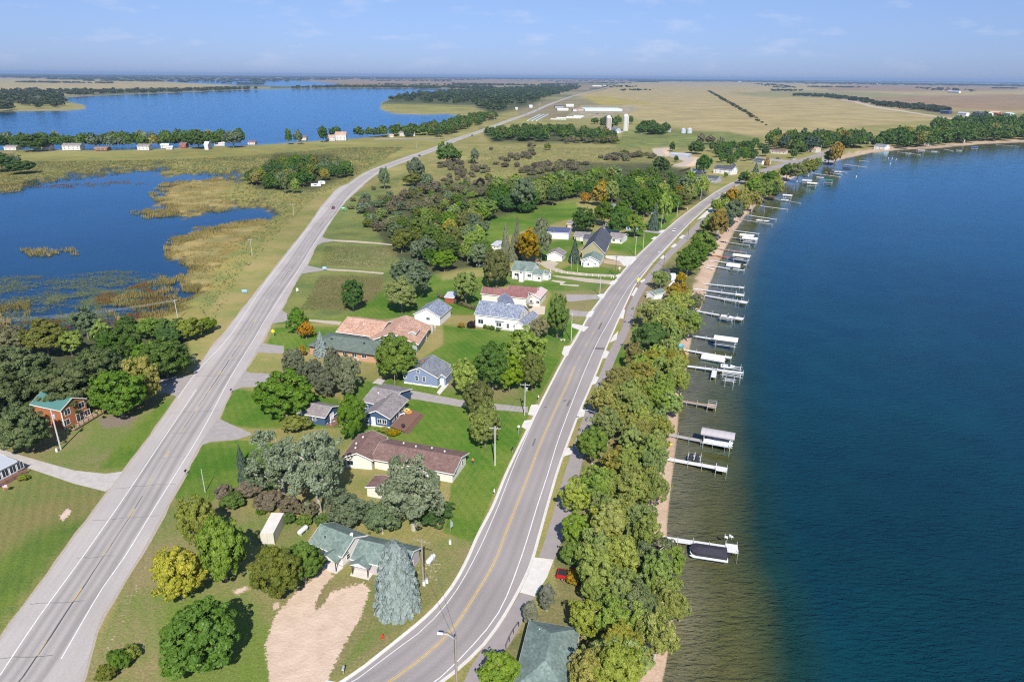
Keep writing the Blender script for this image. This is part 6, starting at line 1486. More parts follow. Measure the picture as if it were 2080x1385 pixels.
# --- slate blue house
b7, l, w_ = BL('slate_house', 'slate blue house with grey hip shingles and white windows', (889.7, 769), (916, 742), 3.1, 2.6, W_SLATE, R_GREY, D=(819, 757), oh=.35, found=wtrim,
     wins=[('x-', -1.1, 2.2, .9, 1.4), ('x-', 1.2, 2.2, .9, 1.4), ('x-', .6, 4.3, .8, .9), ('x-', 5.0, 2.2, .8, .9), ('x-', -3.2, .3, .7, .3), ('x-', 2.6, .3, .7, .3), ('y-', -2.4, 2.0, 1.4, 1.5), ('y-', 2, 2.0, 1.2, 1.3)], chim=[(.5, 1.3, .7, brickm)])
wing(b7, 'w', (906, 768), (920, 752), 2.5, 1.0, W_SLATE, R_GREY, D=(893, 762), oh=.2, doors=[('x-', 0, 1.0, None)])
# --- tan roofed complex
b8, l, w_ = BL('lodge', 'long building with salmon shingle roof, sage walls and front gable', (682, 674.5), (766, 686), 3.4, 2.8, W_SAGE, R_SALMON, R=(695, 642.4), oh=.5, auto=0, vents=1)
wing(b8, 'w', (850, 701), (876, 662), 3.2, 3.4, W_SAGE, R_SALMON, D=(755, 681), oh=.8, wins=[('x-', 2, 3.6, 3.2, .9), ('y-', -2, 1.5, 1.2, 1.5), ('y-', 2, 1.5, 1.2, 1.5)])
wing(b8, 'w', (845, 679), (853, 669), 5.0, .9, W_SAGE, R_SALMON, D=(829, 676), oh=.25)
for k, (px, py) in enumerate(((853, 706), (866, 692), (878, 678), (884, 671))):
    g = G(px, py); inv = (Matrix.Translation(b8.location) @ Matrix.Rotation(b8.rotation_euler.z, 4, 'Z')).inverted(); q = inv @ g
    MB().box(q.x - .3, q.y - .3, 0, q.x + .3, q.y + .3, 1.1).build('pillar_base', mat('field_stone', (.42, .38, .33), .9, noise=.4, nscale=3), b8); MB().box(q.x - .12, q.y - .12, 1.101, q.x + .12, q.y + .12, 3.0).build('pillar', wtrim, b8)
b9, l, w_ = BL('brick_house', 'low brick house with dark green hip roof behind the pines', (622, 703), (764, 723), 2.8, 2.0, W_BRICK, R_DKGREEN, D=(661, 675), kind='hip', oh=.7, wins=[('y-', 4.5, 1.7, 1.6, .9), ('y-', 8.0, 1.7, 1.6, .9), ('y-', 1.0, 1.7, 1.6, .9), ('y-', 5.5, .5, .9, .35)], trimm=dark)
for x in (-6, 6): MB().box(x - .25, -2.2, 4.3, x + .25, -1.7, 4.75).build('roof_vent', dark, b9)
b10, l, w_ = BL('garage', 'white garage with blue grey shingles beside the hedge', (894.4, 645), (917.8, 625), 3.3, 2.9, W_WHITE, R_BLUEG, D=(839, 639), oh=.4, wins=[('x-', -.4, 2.2, 1.3, .9)], cat='garage')
b11, l, w_ = BL('white_house', 'large white house with blue grey shingle roof and bay window', (963, 638.6), (1055, 650), 4.8, 3.6, W_WHITE, R_BLUEG, R=(972.8, 610), oh=.35, wins=[('y-', -6.2, 2.3, 1.9, 1.5), ('y-', 4.2, 1.9, .9, 1.6), ('x+', -1.6, 4.4, .7, 2.6), ('x+', 0, 4.9, .7, 2.9), ('x+', 1.6, 4.4, .7, 2.6)], found=oldconc)
bw_ = MB(); yb = -w_/2; bw_.prism([(-.4, yb), (.1, yb - .7), (2.0, yb - .7), (2.5, yb)], 1.1, 3.2); bo = bw_.build('bay_window', wtrim, b11); MB().box(.2, yb - .73, 1.6, .95, yb - .705, 2.9).box(1.1, yb - .73, 1.6, 1.9, yb - .705, 2.9).build('pane', glass, bo)
MB().prism([(-.6, yb), (0, yb - .9), (2.1, yb - .9), (2.7, yb)], 3.201, 3.4).build('bay_roof', R_GREY, bo)
wing(b11, 'w', (1052, 661), (1066, 664), 3.0, 2.2, W_WHITE, R_BLUEG, D=(1071, 634), oh=.3) if False else None
wing(b11, 'w', (1066, 664), (1094, 641), 2.9, 1.6, W_WHITE, R_BLUEG, D=(1050, 655), oh=.3, wins=[('y-', 0, 1.5, 1.6, 1.2)])
wing(b11, 'w', (1050, 628), (1040, 606), 6.4, 2.2, W_WHITE, R_BLUEG, D=(1016, 624), oh=.2)
t = thing('air_conditioner', 'grey air conditioner box under the white house wall', 'air conditioner', at_(1008.5, 672)); MB().box(-.45, -.45, 0, .45, .45, .85).build('case', mat('grey_case', (.4, .4, .4), .5), t); MB().lathe([(.38, .851), (.38, .89)], 14).build('fan_grille', dark, t)
b12, l, w_ = BL('brown_roof_house', 'white two storey house with red brown roof behind the large white house', (976, 597), (1071, 607), 4.4, 2.2, W_CREAM, R_REDM, R=(982, 583), oh=.35, wins=[('x+', -2, 3.4, 1.1, 1.2), ('x+', 1.5, 3.4, 1.1, 1.2)])
wing(b12, 'w', (1098, 607), (1112, 590), 3.3, 1.2, W_CREAM, R_STRIPE, D=(1076, 599), oh=.5, wins=[('x-', -1.5, 1.6, 1.2, 1.2), ('x-', 1.2, 1.6, 1.0, 1.2), ('y-', 0, 1.6, 1.0, 1.3)])
wing(b12, 'w', (1030, 592), (1090, 597), 4.3, 1.9, W_CREAM, R_REDM, R=(1036, 580), oh=.35)
MB().box(l/2 + .1, -w_/2 - .6, 2.3, l/2 + 2.6, -w_/2 + 1.6, 2.42).build('balcony', woodg, b12)
b13, l, w_ = BL('green_roof_house', 'white house with green shingle roof and brick chimney', (1037.7, 549.4), (1082, 553.5), 3.9, 3.0, W_WHITE, R_GREEN, R=(1042, 528.6), oh=.35, wins=[('y-', -2.6, 2.2, 1.6, 1.2), ('y-', 3.4, 2.2, 1.6, 1.2), ('y-', .2, 4.6, 1.1, 1.0), ('y-', -3.4, .5, .8, .4), ('y-', 2.6, .5, .8, .4)], found=concrete, chim=[(4.6, 1.6, 1.5, brickm)])
wing(b13, 'w', (1080, 557.5), (1100, 560), 2.9, 1.5, W_WHITE, R_GREEN, R=(1084, 546), oh=.3, wins=[('y-', 1, 1.5, 1, 1)])
wing(b13, 'w', (1101, 556), (1114, 558), 2.8, .9, W_WHITE, R_GREEN, R=(1104, 550), oh=.3, wins=[('x+', 0, 1.5, 1, 1)])
wing(b13, 'w', (1053, 551), (1063, 552), 4.8, .8, W_WHITE, R_GREEN, R=(1053, 540), oh=.15, wins=[('y-', 0, 4.3, .9, .7)])
BL('garage', 'white double garage at the end of the curving gravel drive', (1143, 521), (1151, 512), 2.7, 2.0, W_WHITE, R_TAUPE, D=(1110, 518), garage=[('x-', -.6, 4.6)], doors=[('x-', 3.0, .9, None)], cat='garage')
b14, l, w_ = BL('small_white_cottage', 'small white cottage with grey green roof in front of the olive house', (1219, 532), (1227.5, 520), 2.9, 2.1, W_WHITE, R_GREEN, D=(1181, 526), wins=[('x-', 1.6, 1.7, .9, 1.2), ('x-', -2.4, 1.6, .7, .8)], found=oldconc, cat='cottage')
wing(b14, 'w', (1206, 533), (1205, 527), 2.5, 1.1, W_WHITE, R_GREEN, D=(1184, 528), oh=.2, wins=[('x-', 0, 1.5, .8, 1.0)])
b15, l, w_ = BL('olive_house', 'olive green house with tall charcoal gable roof', (1229, 515.6), (1244, 482), 3.3, 5.6, W_OLIVE, R_CHAR, D=(1181, 510.5), oh=.5, wins=[('y-', 0, 1.6, 1.6, 1.4), ('y-', 5, 1.6, 1.6, 1.4)])
wing(b15, 'w', (1183, 486), (1203, 488), 3.2, 2.0, W_OLIVE, R_CHAR, R=(1188, 476), oh=.3)
BL('garage', 'tan garage with taupe roof behind the white garage lawn', (1165, 480), (1197, 482), 2.5, 1.4, W_TAN, R_TAUPE, R=(1166, 469), garage=[('y-', 1, 3.2)], cat='garage')
BL('pole_shed', 'white metal shed with navy roof behind the pines', (1111, 471.5), (1156, 474), 3.7, 1.7, W_STEEL, R_NAVYM, R=(1117, 461), oh=.25, cat='shed')
b16, l, w_ = BL('brown_shingle_house', 'house with two brown roofs beside the street trees', (1235, 483), (1265, 486), 2.7, 1.8, W_WHITE, R_TAUPE, R=(1233, 464), wins=[('y-', -1, 1.5, 1.3, 1.1), ('y-', 3, 1.5, 1.0, 1.1)])
wing(b16, 'w', (1227, 464), (1259, 466), 2.9, 1.9, W_WHITE, R_TAUPE, R=(1229, 453), oh=.4)
BL('garden_shed', 'little shed with taupe roof left of the dark round tree', (1151, 455), (1168, 456), 2.3, 1.0, W_TAN, R_TAUPE, R=(1152, 446), cat='shed')
BL('garden_shed', 'little white shed with grey roof left of the slender spruces', (997, 498), (1011, 500), 2.3, 1.1, W_WHITE, R_GREYM, R=(998, 488), cat='shed', wins=[('y-', 0, 1.3, .6, .8)])
BL('garden_shed', 'red shed with pale metal roof below the yellowish green tree', (902, 604), (922, 606), 2.2, 1.0, W_REDW, R_GREYM, R=(909, 593), oh=.2, cat='shed')
BL('cabin', 'light blue cabin half hidden by street trees', (1270, 458), (1300, 460), 2.6, 1.8, mat('light_blue', (.30, .45, .60), .7), R_GREYM, R=(1272, 448), cat='cabin')
BL('hidden_white_house', 'white house glimpsed between the wood and the street trees', (1238, 424), (1275, 427), 3.4, 2.2, W_WHITE, R_GREY, R=(1240, 408), auto=1)
BL('hidden_white_house', 'white two storey house behind the trees at the far street lawn', (1308, 420), (1338, 422), 4.6, 2.2, W_WHITE, R_GREY, R=(1310, 402), auto=1)
BL('storage_shed', 'long grey metal shed in the gravel yard', (1360, 312.5), (1399, 315), 3.6, 1.0, W_GREY, R_GREYM, R=(1361, 307), cat='shed', oh=.2)
BL('garden_shed', 'small white shed beside the long dark fence', (1402, 346), (1421, 348), 2.4, .9, W_WHITE, R_GREYM, R=(1402, 342), cat='shed', oh=.2)
BL('charcoal_roof_house', 'house with broad charcoal roof and grey wall on the far street', (1413, 361), (1457, 365), 3.0, 2.2, W_GREY, R_CHAR, R=(1412, 349), wins=[('y-', 4, 1.5, 1.5, 1.2), ('y-', 7, 1.5, 1, 1.2)])
b17, l, w_ = BL('charcoal_roof_house', 'two storey white house with charcoal roof on the far lawn', (1448.5, 342), (1487, 346), 4.4, 2.6, W_WHITE, R_CHAR, R=(1452, 331.8), auto=1)
wing(b17, 'w', (1486, 344), (1496, 337), 3.6, 2.2, W_WHITE, R_CHAR, D=(1478, 342), oh=.3, auto=1)
BL('garage', 'white garage with dark roof before the small orange tree', (1530, 325), (1548, 328), 3.4, 1.8, W_WHITE, R_CHAR, R=(1533, 316), cat='garage')
BL('red_roof_house', 'tan two storey house with salmon roof by the far beach road', (1636, 301), (1658, 303), 4.6, 1.8, W_TAN, R_SALMON, R=(1638, 293.5), auto=1)
BL('low_brown_house', 'low house with brown roof among the far beach trees', (1565, 307), (1596, 309), 2.8, 1.8, W_TAN, R_BROWN, R=(1566, 302), auto=1)
BL('grey_white_house', 'grey roofed white house on the far beach', (1775, 296), (1799, 298), 4.4, 2.2, W_WHITE, R_GREY, R=(1776, 290), auto=1)
BL('beach_cottage', 'white cottage among dark trees on the far right shore', (1877, 287), (1888, 288), 5, 2, W_WHITE, R_GREY, R=(1878, 282), auto=1)
BL('beach_cottage', 'tan cottage on the far right shore', (1943, 283), (1959, 284), 4.5, 2, W_TAN, R_TAUPE, R=(1944, 279), auto=1)
BL('beach_cottage', 'small white cottage at the boat launch trees', (1691, 294), (1706, 295), 3.0, 1.6, W_WHITE, R_GREY, R=(1692, 290), auto=1)
BL('blue_roof_house', 'large house with pale blue roof above the far right trees', (1985, 243), (2015, 245), 6, 3, W_GREY, mat('pale_blue_roof', (.20, .26, .38), .6), R=(1987, 236), auto=1)
BL('machine_shed', 'navy machine shed at the end of the windbreak', (1910, 225.5), (1929, 226.5), 7, 2, W_NAVYM, R_NAVYM, R=(1911, 221.5), cat='shed')
BL('machine_shed', 'white machine shed right of the navy one', (1945, 230), (1963, 231), 7, 3, W_STEEL, R_GREYM, R=(1944, 225), cat='shed')
BL('machine_shed', 'dark and red machine shed beyond the right shore', (1975, 229), (1993, 230), 6, 2.5, W_REDW, R_NAVYM, R=(1976, 225), cat='shed')
BL('machine_shed', 'white roofed machine shed between two red ones', (1996, 229.5), (2010, 230.5), 6, 2, W_STEEL, R_WHITEM, R=(1998, 225), cat='shed')
BL('machine_shed', 'red barn with pale orange roof beyond the right shore', (2009, 228.5), (2028, 229.5), 6, 3, W_REDW, mat('pale_orange_roof', (.6, .42, .32), .6), R=(2010, 224), cat='barn')
BL('machine_shed', 'pale teal shed at the far right', (2041, 230), (2052, 231), 5, 2, mat('pale_teal', (.4, .55, .52), .6), R_WHITEM, R=(2042, 226), cat='shed')
BL('farmhouse', 'white farm building in the distant windbreak on the right', (1928, 186), (1952, 187), 9, 6, W_WHITE, R_WHITEM, R=(1930, 184.5))
# --- brick house and sunroom house left of the highway
b18, l, w_ = BL('red_brick_house', 'orange brick two storey house with teal metal roof under the oaks', (122.5, 835.4), (60, 822), 5.3, 2.0, W_ORANGE, R_TEAL, D=(165.5, 807.6), oh=.35,
     wins=[('x-', 2.2, 4.2, 1.5, 1.6), ('x-', -1.9, 4.2, 1.5, 1.6), ('x-', 3.3, 1.5, 1.4, 1.6), ('x-', 1.1, 1.3, 2.0, 2.1), ('x-', -2.8, 1.6, 1.8, 1.4)])
MB().box(-.1, -.1, 0, .1, .1, 5.3).build('corner_board', wtrim, b18).location = (0, 0, 0)
for o in [c for c in b18.children if c.name.startswith('corner_board')]: o.location = (l/2 + .03, -w_/2 - .03, 0)
rdk = [G(*p, .6) for p in ((134, 873), (152, 871), (207, 838), (178, 820), (170, 826), (177, 847))]
t = thing('side_deck', 'tan wooden deck with dark railing at the brick house', 'deck', (rdk[0].x, rdk[0].y, 0)); q = [(p.x - rdk[0].x, p.y - rdk[0].y) for p in rdk]
MB().prism(q if sum(q[i-1][0]*q[i][1]-q[i][0]*q[i-1][1] for i in range(6)) > 0 else q[::-1], .35, .6).build('deck_floor', mat('tan_boards', (.42, .29, .20), .8, noise=.2, nscale=1), t)
for i in range(7):
    a = Vector((*q[1], 0)).lerp(Vector((*q[2], 0)), i/6); MB().box(a.x-.05, a.y-.05, .6, a.x+.05, a.y+.05, 1.6).build('railing_post', dark, t)
MB().beam((*q[1], 1.6), (*q[2], 1.6), .08, .06).beam((*q[1], 1.1), (*q[2], 1.1), .03, .03).build('rail', dark, t)
b19, l, w_ = BL('sunroom_house', 'white sunroom house with grey roof at the left edge', (-60, 985), (35.4, 937), 3.0, 1.0, W_WHITE, R_GREYM, D=(-95, 925), oh=.3, wins=[('y-', k, 1.6, 1.3, 1.7) for k in (5.6, 3.9, 2.2, .5)] + [('x+', -2, 1.6, 1.2, 1.6), ('x+', .5, 1.6, 1.2, 1.6)])
MB().box(-l/2, -w_/2 - 1.9, .0, l/2 + .8, -w_/2 - .06, .4).build('deck', woodm, b19)
for k in range(9): MB().box(l/2 + .7 - k*1.6, -w_/2 - 1.9, .4, l/2 + .8 - k*1.6, -w_/2 - 1.8, 1.4).build('railing_post', woodm, b19)
MB().box(-l/2, -w_/2 - 1.9, 1.401, l/2 + .8, -w_/2 - 1.8, 1.48).box(-l/2, -w_/2 - 1.88, .9, l/2 + .8, -w_/2 - 1.82, .96).build('railing', woodm, b19)
# --- boathouse and beach huts
BL('boathouse', 'grey green roofed boathouse in the trees beside the footpath', (1329.5, 599.5), (1352, 593.5), 2.5, 1.0, W_WHITE, R_GREEN, R=(1334, 588.5), oh=.3, doors=[('y-', -1.4, .9, None)], cat='boathouse')
BL('beach_hut', 'white beach hut roof beside the golden tree', (1364, 561), (1374, 561), 2.2, .5, W_WHITE, R_WHITEM, R=(1365, 556), oh=.1, cat='hut')
BL('beach_hut', 'narrow white hut behind the boathouse', (1358, 580), (1366, 572), 2.2, .4, W_WHITE, R_WHITEM, D=(1362, 581), oh=.1, cat='hut')
# --- left shore cottages
for (x0, x1, y0, y1, wm_, rm_, ze, lb) in [(6, 32, 293, 305, W_WHITE, R_TAUPE, 3.4, 'white cottage with taupe roof at the left edge of the far shore'), (69, 100, 293, 306, W_WHITE, R_SALMON, 4, 'white cottage with tan roof between two dark shore trees'),
     (124, 162, 288, 305, W_WHITE, R_TAUPE, 5, 'tall white house with taupe roof on the left shore'), (190, 217, 297, 306, W_BROWN, R_BROWN, 2.8, 'low brown cottage on the left shore'), (277, 302, 288, 305, W_WHITE, R_TAUPE, 4.5, 'white gabled house on the left shore meadow edge'),
     (325, 342, 292, 301, W_WHITE, R_WHITEM, 3.4, 'white cottage with white roof on the left shore'), (336, 350, 297, 304, W_WHITE, R_WHITEM, 2.6, 'tiny white garage on the left shore'), (364, 377, 289, 300, W_REDW, R_BROWN, 4, 'narrow dark red cottage on the left shore'),
     (420, 429, 288, 302, W_WHITE, R_WHITEM, 6, 'narrow tall white building on the left shore'), (435, 457, 289, 296, W_WHITE, R_WHITEM, 3, 'low white cottage left of the grey green tree'), (502, 518, 286, 294, W_WHITE, R_REDM, 3, 'white cottage with red roof on the shore'),
     (604, 625, 276, 284, W_TAN, R_BROWN, 4, 'brown cottage among the shore trees'), (660, 680, 272, 286, W_WHITE, R_SALMON, 5, 'front wing house, leftmost of the big white group on the shore'), (680, 703, 266, 285, W_WHITE, R_SALMON, 7.5, 'big white house standing tall on the shore meadow'),
     (811, 843, 267, 276, W_WHITE, R_TAUPE, 4, 'grey roofed white cottage left of the far highway trees'), (791, 800, 273, 279, W_TAN, R_SALMON, 3, 'tiny tan hut beside the far highway trees'),
     (1075, 1082, 213, 219, W_WHITE, R_WHITEM, 5, 'white shed left of the far highway'), (1047, 1052, 217, 223, W_WHITE, R_WHITEM, 4, 'small white shed left of the far highway bend'), (1204, 1222, 172, 176, W_WHITE, R_WHITEM, 7, 'long white building near the end of the highway'),
     (1226, 1231, 171, 175.5, W_WHITE, R_GREYM, 8, 'white house near the end of the highway'), (1143, 1158, 180.5, 184, W_REDW, R_REDM, 6, 'dark red building in the distant wood'), (1127, 1145, 213, 219, W_GREY, R_NAVYM, 4, 'grey shed at the nursery'), (1132, 1155, 216, 225, W_WHITE, R_WHITEM, 4, 'white barn at the nursery, front one'),
     (1150, 1166, 210, 217, W_WHITE, R_WHITEM, 5, 'white barn at the nursery, back one'), (1164, 1172, 218, 226, W_WHITE, R_TAUPE, 5, 'small white house at the nursery'), (1173, 1186, 219, 225, W_TAN, R_SALMON, 3, 'tan shed left of the greenhouse'),
     (802, 818, 154.5, 158, W_WHITE, R_WHITEM, 12, 'distant white farm on the left horizon field'), (633, 640, 156.5, 159, W_WHITE, R_WHITEM, 12, 'distant white barn at the left horizon wood'), (1500, 1506, 164.6, 167, W_WHITE, R_WHITEM, 10, 'distant white building below the right horizon, left one'),
     (1572, 1582, 165, 168, W_WHITE, R_WHITEM, 12, 'distant white grain store below the right horizon'), (1368, 1376, 163.5, 166, W_WHITE, R_WHITEM, 8, 'distant white roof beside the windbreak'), (1776, 1783, 169, 171.5, W_WHITE, R_WHITEM, 9, 'distant white roof on the far right field'), (1984, 1996, 170, 172.5, W_WHITE, R_WHITEM, 10, 'distant pale farm at the far right')]:
    if wm_ is W_WHITE: wm_ = wall_m('muted_white_siding', (0.56, 0.55, 0.53))  # lower white tone so the small distant walls stand out less
    yb = y1 - 1.0; m_ = G((x0+x1)/2, y1).y * 1.0; hpx = ze / (math.hypot(m_, CAM_H) / FPX)
    BL('shore_cottage' if x0 < 900 and y0 > 200 else ('distant_building' if y1 < 190 else 'farm_building'), lb, (x0, y1 - hpx), (x1, y1 - hpx), ze, ze * .5, wm_, rm_, R=(x0 + 1, min(y0, y1 - hpx - 1.5)), Wmax=12, oh=.4, auto=1 if y0 > 250 else 0, cat='cottage' if y0 > 250 else 'building', trim=y0 > 250)
# --- farm: silos, barn, grain bins, greenhouse
silom = mat('silo_concrete', (0.42, 0.35, 0.31), .85, lines=('Z', .8, .15)); domem = mat('silo_dome', (0.6, 0.6, 0.6), .4)
for (px, yb, yt, wp, lb) in ((1235, 267, 238, 9.5, 'tan concrete silo with white dome, left one'), (1269.5, 266, 235.5, 9.5, 'tall white silo with domed cap, right one')):
    g = G(px, yb); m_ = math.hypot(g.y, CAM_H) / FPX; r = wp/2*m_; h = (yb - yt)*m_*1.02
    t = thing('silo', lb, 'silo', (g.x, g.y, 0)); MB().lathe([(r, 0), (r, h - r)], 24).build('silo_wall', silom if px < 1250 else mat('white_silo', (.52, .50, .47), .7, lines=('Z', .8, .12)), t)
    MB().lathe([(r*1.02, h - r), (r*.95, h - r*.6), (r*.7, h - r*.25), (r*.3, h), (.05, h + .1)], 24).build('silo_dome', domem, t); MB().box(r*.85, -.5, 0, r + .9, .5, h - r*.8).build('chute', domem, t)
for (px, yb, wp, lb) in ((1387.5, 271, 10, 'steel grain bin, left of the pair at the field edge'), (1400, 271, 10.5, 'steel grain bin, right of the pair at the field edge'), (1359.5, 268, 6, 'steel grain bin half behind the farm copse')):
    g = G(px, yb); m_ = math.hypot(g.y, CAM_H) / FPX; r = wp/2*m_; h = r*1.4
    t = thing('grain_bin', lb, 'grain bin', (g.x, g.y, 0)); MB().lathe([(r, 0), (r, h)], 20).build('bin_wall', mat('corrugated_bin', (.42, .47, .52), .45, lines=('Z', .7, .35)), t); MB().lathe([(r*1.03, h), (.35, h + r*.6), (.3, h + r*.7)], 20).build('bin_roof', R_GREYM, t)
g = G(1251, 270.5); t = thing('barn', 'grey gambrel barn between the two silos', 'barn', (g.x, g.y, 0), .35); r = 5.2
prof = [(-r, 0), (-r, 4), (-r*.62, 7.4), (0, 9), (r*.62, 7.4), (r, 4), (r, 0)]
mb = MB(); n = len(prof); vs = [(x, -8, z) for x, z in prof] + [(x, 8, z) for x, z in prof]; mb.add(vs, [tuple(range(n)), tuple(range(2*n-1, n-1, -1)), (0, n, n+1, 1), (5, n+5, n+6, 6)]); mb.build('wall', W_GREY, t)
mb = MB(); pr = [(-r-.4, 3.7), (-r*.62, 7.5), (0, 9.15), (r*.62, 7.5), (r+.4, 3.7)]
for a, b in zip(pr[:-1], pr[1:]): mb.add([(a[0], -8.4, a[1]), (b[0], -8.4, b[1]), (b[0], 8.4, b[1]), (a[0], 8.4, a[1]), (a[0], -8.4, a[1]+.2), (b[0], -8.4, b[1]+.2), (b[0], 8.4, b[1]+.2), (a[0], 8.4, a[1]+.2)], [(3, 2, 1, 0), (4, 5, 6, 7), (0, 1, 5, 4), (2, 3, 7, 6), (3, 0, 4, 7), (1, 2, 6, 5)])
mb.build('roof', R_GREY, t); MB().box(-1.5, -8.06, 0, 1.5, -8.01, 3).build('barn_door', W_WHITE, t)
a, b = G(1188, 226), G(1264, 226.5); t = thing('greenhouse', 'long pale blue greenhouse beyond the farm', 'greenhouse', (a.x, a.y, 0), math.atan2(b.y-a.y, b.x-a.x)); Lg = (b-a).length
for k in range(6):
    y0 = k * 12; mb = MB(); pr = [(y0, 0), (y0, 3), (y0+2, 5), (y0+5.9, 6), (y0+9.8, 5), (y0+11.8, 3), (y0+11.8, 0)]; n = 7
    vs = [(0, y, z) for y, z in pr] + [(Lg, y, z) for y, z in pr]; mb.add(vs, [tuple(range(n)), tuple(range(2*n-1, n-1, -1))] + [(i, n+i, n+i+1, i+1) for i in range(n-1)]); mb.build('greenhouse_bay', mat('greenhouse_film', (.50, .62, .68), .35, lines=('X', 4, .12)), t)
for k, (x0, y0, x1, y1) in enumerate([(1118, 243, 1150, 243.5), (1130, 240.5, 1180, 241), (1150, 238.5, 1184, 239), (1165, 236.5, 1186, 237)] ):
    a, b = G(x0, y0), G(x1, y1); o = MB().box(0, 0, 0, (b-a).length, 4, 1.6).build('nursery_tunnel', mat('white_film', (.66, .68, .68), .5, lines=('X', 7, .5))); o.location = (a.x, a.y, 0); o.rotation_euler = (0, 0, math.atan2(b.y-a.y, b.x-a.x)); props(o, ['lowest white plant tunnel in the nursery yard', 'second white plant tunnel in the nursery yard', 'third white plant tunnel in the nursery yard', 'shortest white plant tunnel in the nursery yard'][k], 'plant tunnel')
for k in range(3):
    a, b = G(1072 + k*9, 246), G(1098 + k*8, 233); o = MB().box(0, -1.5, 0, (b-a).length, 1.5, 1.2).build('nursery_tunnel', mat('pale_film', (.50, .56, .58), .5)); o.location = (a.x, a.y, 0); o.rotation_euler = (0, 0, math.atan2(b.y-a.y, b.x-a.x)); props(o, ['left', 'middle', 'right'][k] + 'most of the slanting pale plant tunnels'.replace('middlemost', 'middle') if k != 1 else 'middle one of the slanting pale plant tunnels', 'plant tunnel')
# --- shipping container
cq = [G(*p, 2.6) for p in ((529.4, 1082.5), (553.8, 1083.8), (576.8, 1041.5), (551, 1041.5))]
c = sum(cq, Vector()) / 4; u = ((cq[3] - cq[0]) + (cq[2] - cq[1])); L_ = u.length / 2; Wc = ((cq[1]-cq[0]).length + (cq[2]-cq[3]).length)/2 
t = thing('shipping_container', 'cream shipping container on the grass behind the dark trees', 'container', (c.x, c.y, 0), math.atan2(u.y, u.x)); cm = mat('container_cream', (0.60, 0.56, 0.47), .6, lines=('X', .28, .3), noise=.15, nscale=.7)
MB().box(-L_/2, -Wc/2, .12, L_/2, Wc/2, 2.55).build('shell', cm, t); MB().box(-L_/2 - .02, -Wc/2 - .02, 2.551, L_/2 + .02, Wc/2 + .02, 2.62).build('container_roof', mat('container_top', (.66, .63, .58), .6, noise=.1, nscale=1), t)
for y in (-Wc/4, Wc/4): MB().box(-L_/2 - .05, y - Wc/4 + .06, .2, -L_/2 - .005, y + Wc/4 - .06, 2.45).build('container_door', cm, t)
for x in (-L_/2, L_/2):
    for y in (-Wc/2, Wc/2): MB().box(x - .06, y - .06, 0, x + .06, y + .06, 2.54).build('corner_post', mat('cream_steel', (.5, .47, .4), .6), t)
for o in bpy.data.objects:
    if 'size' in o: print(o.name, o['size'][:], o.get('label')); del o['size']

# ================================================================== DOCKS, LIFTS AND BOATS
DZ = 0.05
m_wd = mat('white_dock', (0.64, 0.63, 0.62), .6, lines=('X', .6, .12), noise=.12, nscale=.7); m_gd = mat('grey_dock', (0.40, 0.37, 0.35), .85, lines=('X', .15, .2), noise=.15, nscale=1); m_bd = mat('brown_dock', (0.34, 0.26, 0.20), .85, lines=('X', .15, .25)); m_rd = mat('red_dock', (0.40, 0.09, 0.06), .8, lines=('X', .15, .2)); m_pd = mat('pale_dock', (0.60, 0.60, 0.60), .7, lines=('X', .3, .12))
alu = mat('aluminium', (0.66, 0.68, 0.70), .35, metal=.3)
def dock(p0, p1, label, m, wd=1.25, head=None, near=True, group=None, tall=.7):
    a, b = G(*p0, DZ), G(*p1, DZ); d = b - a; L_ = d.length; rz = math.atan2(d.y, d.x)
    t = thing('dock', label, 'dock', (a.x, a.y, 0), rz, group)
    n = max(2, round(L_ / 3.1)) if near else max(1, round(L_ / 9)); s_ = L_ / n
    for k in range(n): MB().box(k*s_ + .04, -wd/2, DZ - .12, (k+1)*s_ - .04, wd/2, DZ).build('deck_section', m, t)
    for k in range(n + 1):
        for y in (-wd/2 - .05, wd/2 + .05):
            MB().bar((k*s_, y, -2.0), (k*s_, y, DZ + (tall if (k % 2 == 0) else .25)), .045 if near else .07, n=5).build('post', alu, t)
    if head:
        hl, hw, off = head; MB().box(L_ + .03, off - hw/2, DZ - .12, L_ + hl, off + hw/2, DZ + .01).build('platform', m, t)
        for x in (L_ + .1, L_ + hl - .1):
            for y in (off - hw/2 - .05, off + hw/2 + .05): MB().bar((x, y, -2.4), (x, y, DZ + tall), .045, n=5).build('post', alu, t)
    return t
def seg(p0, p1, z=DZ): a, b = G(*p0, z), G(*p1, z); return a, b, math.atan2(b.y - a.y, b.x - a.x), (b - a).length
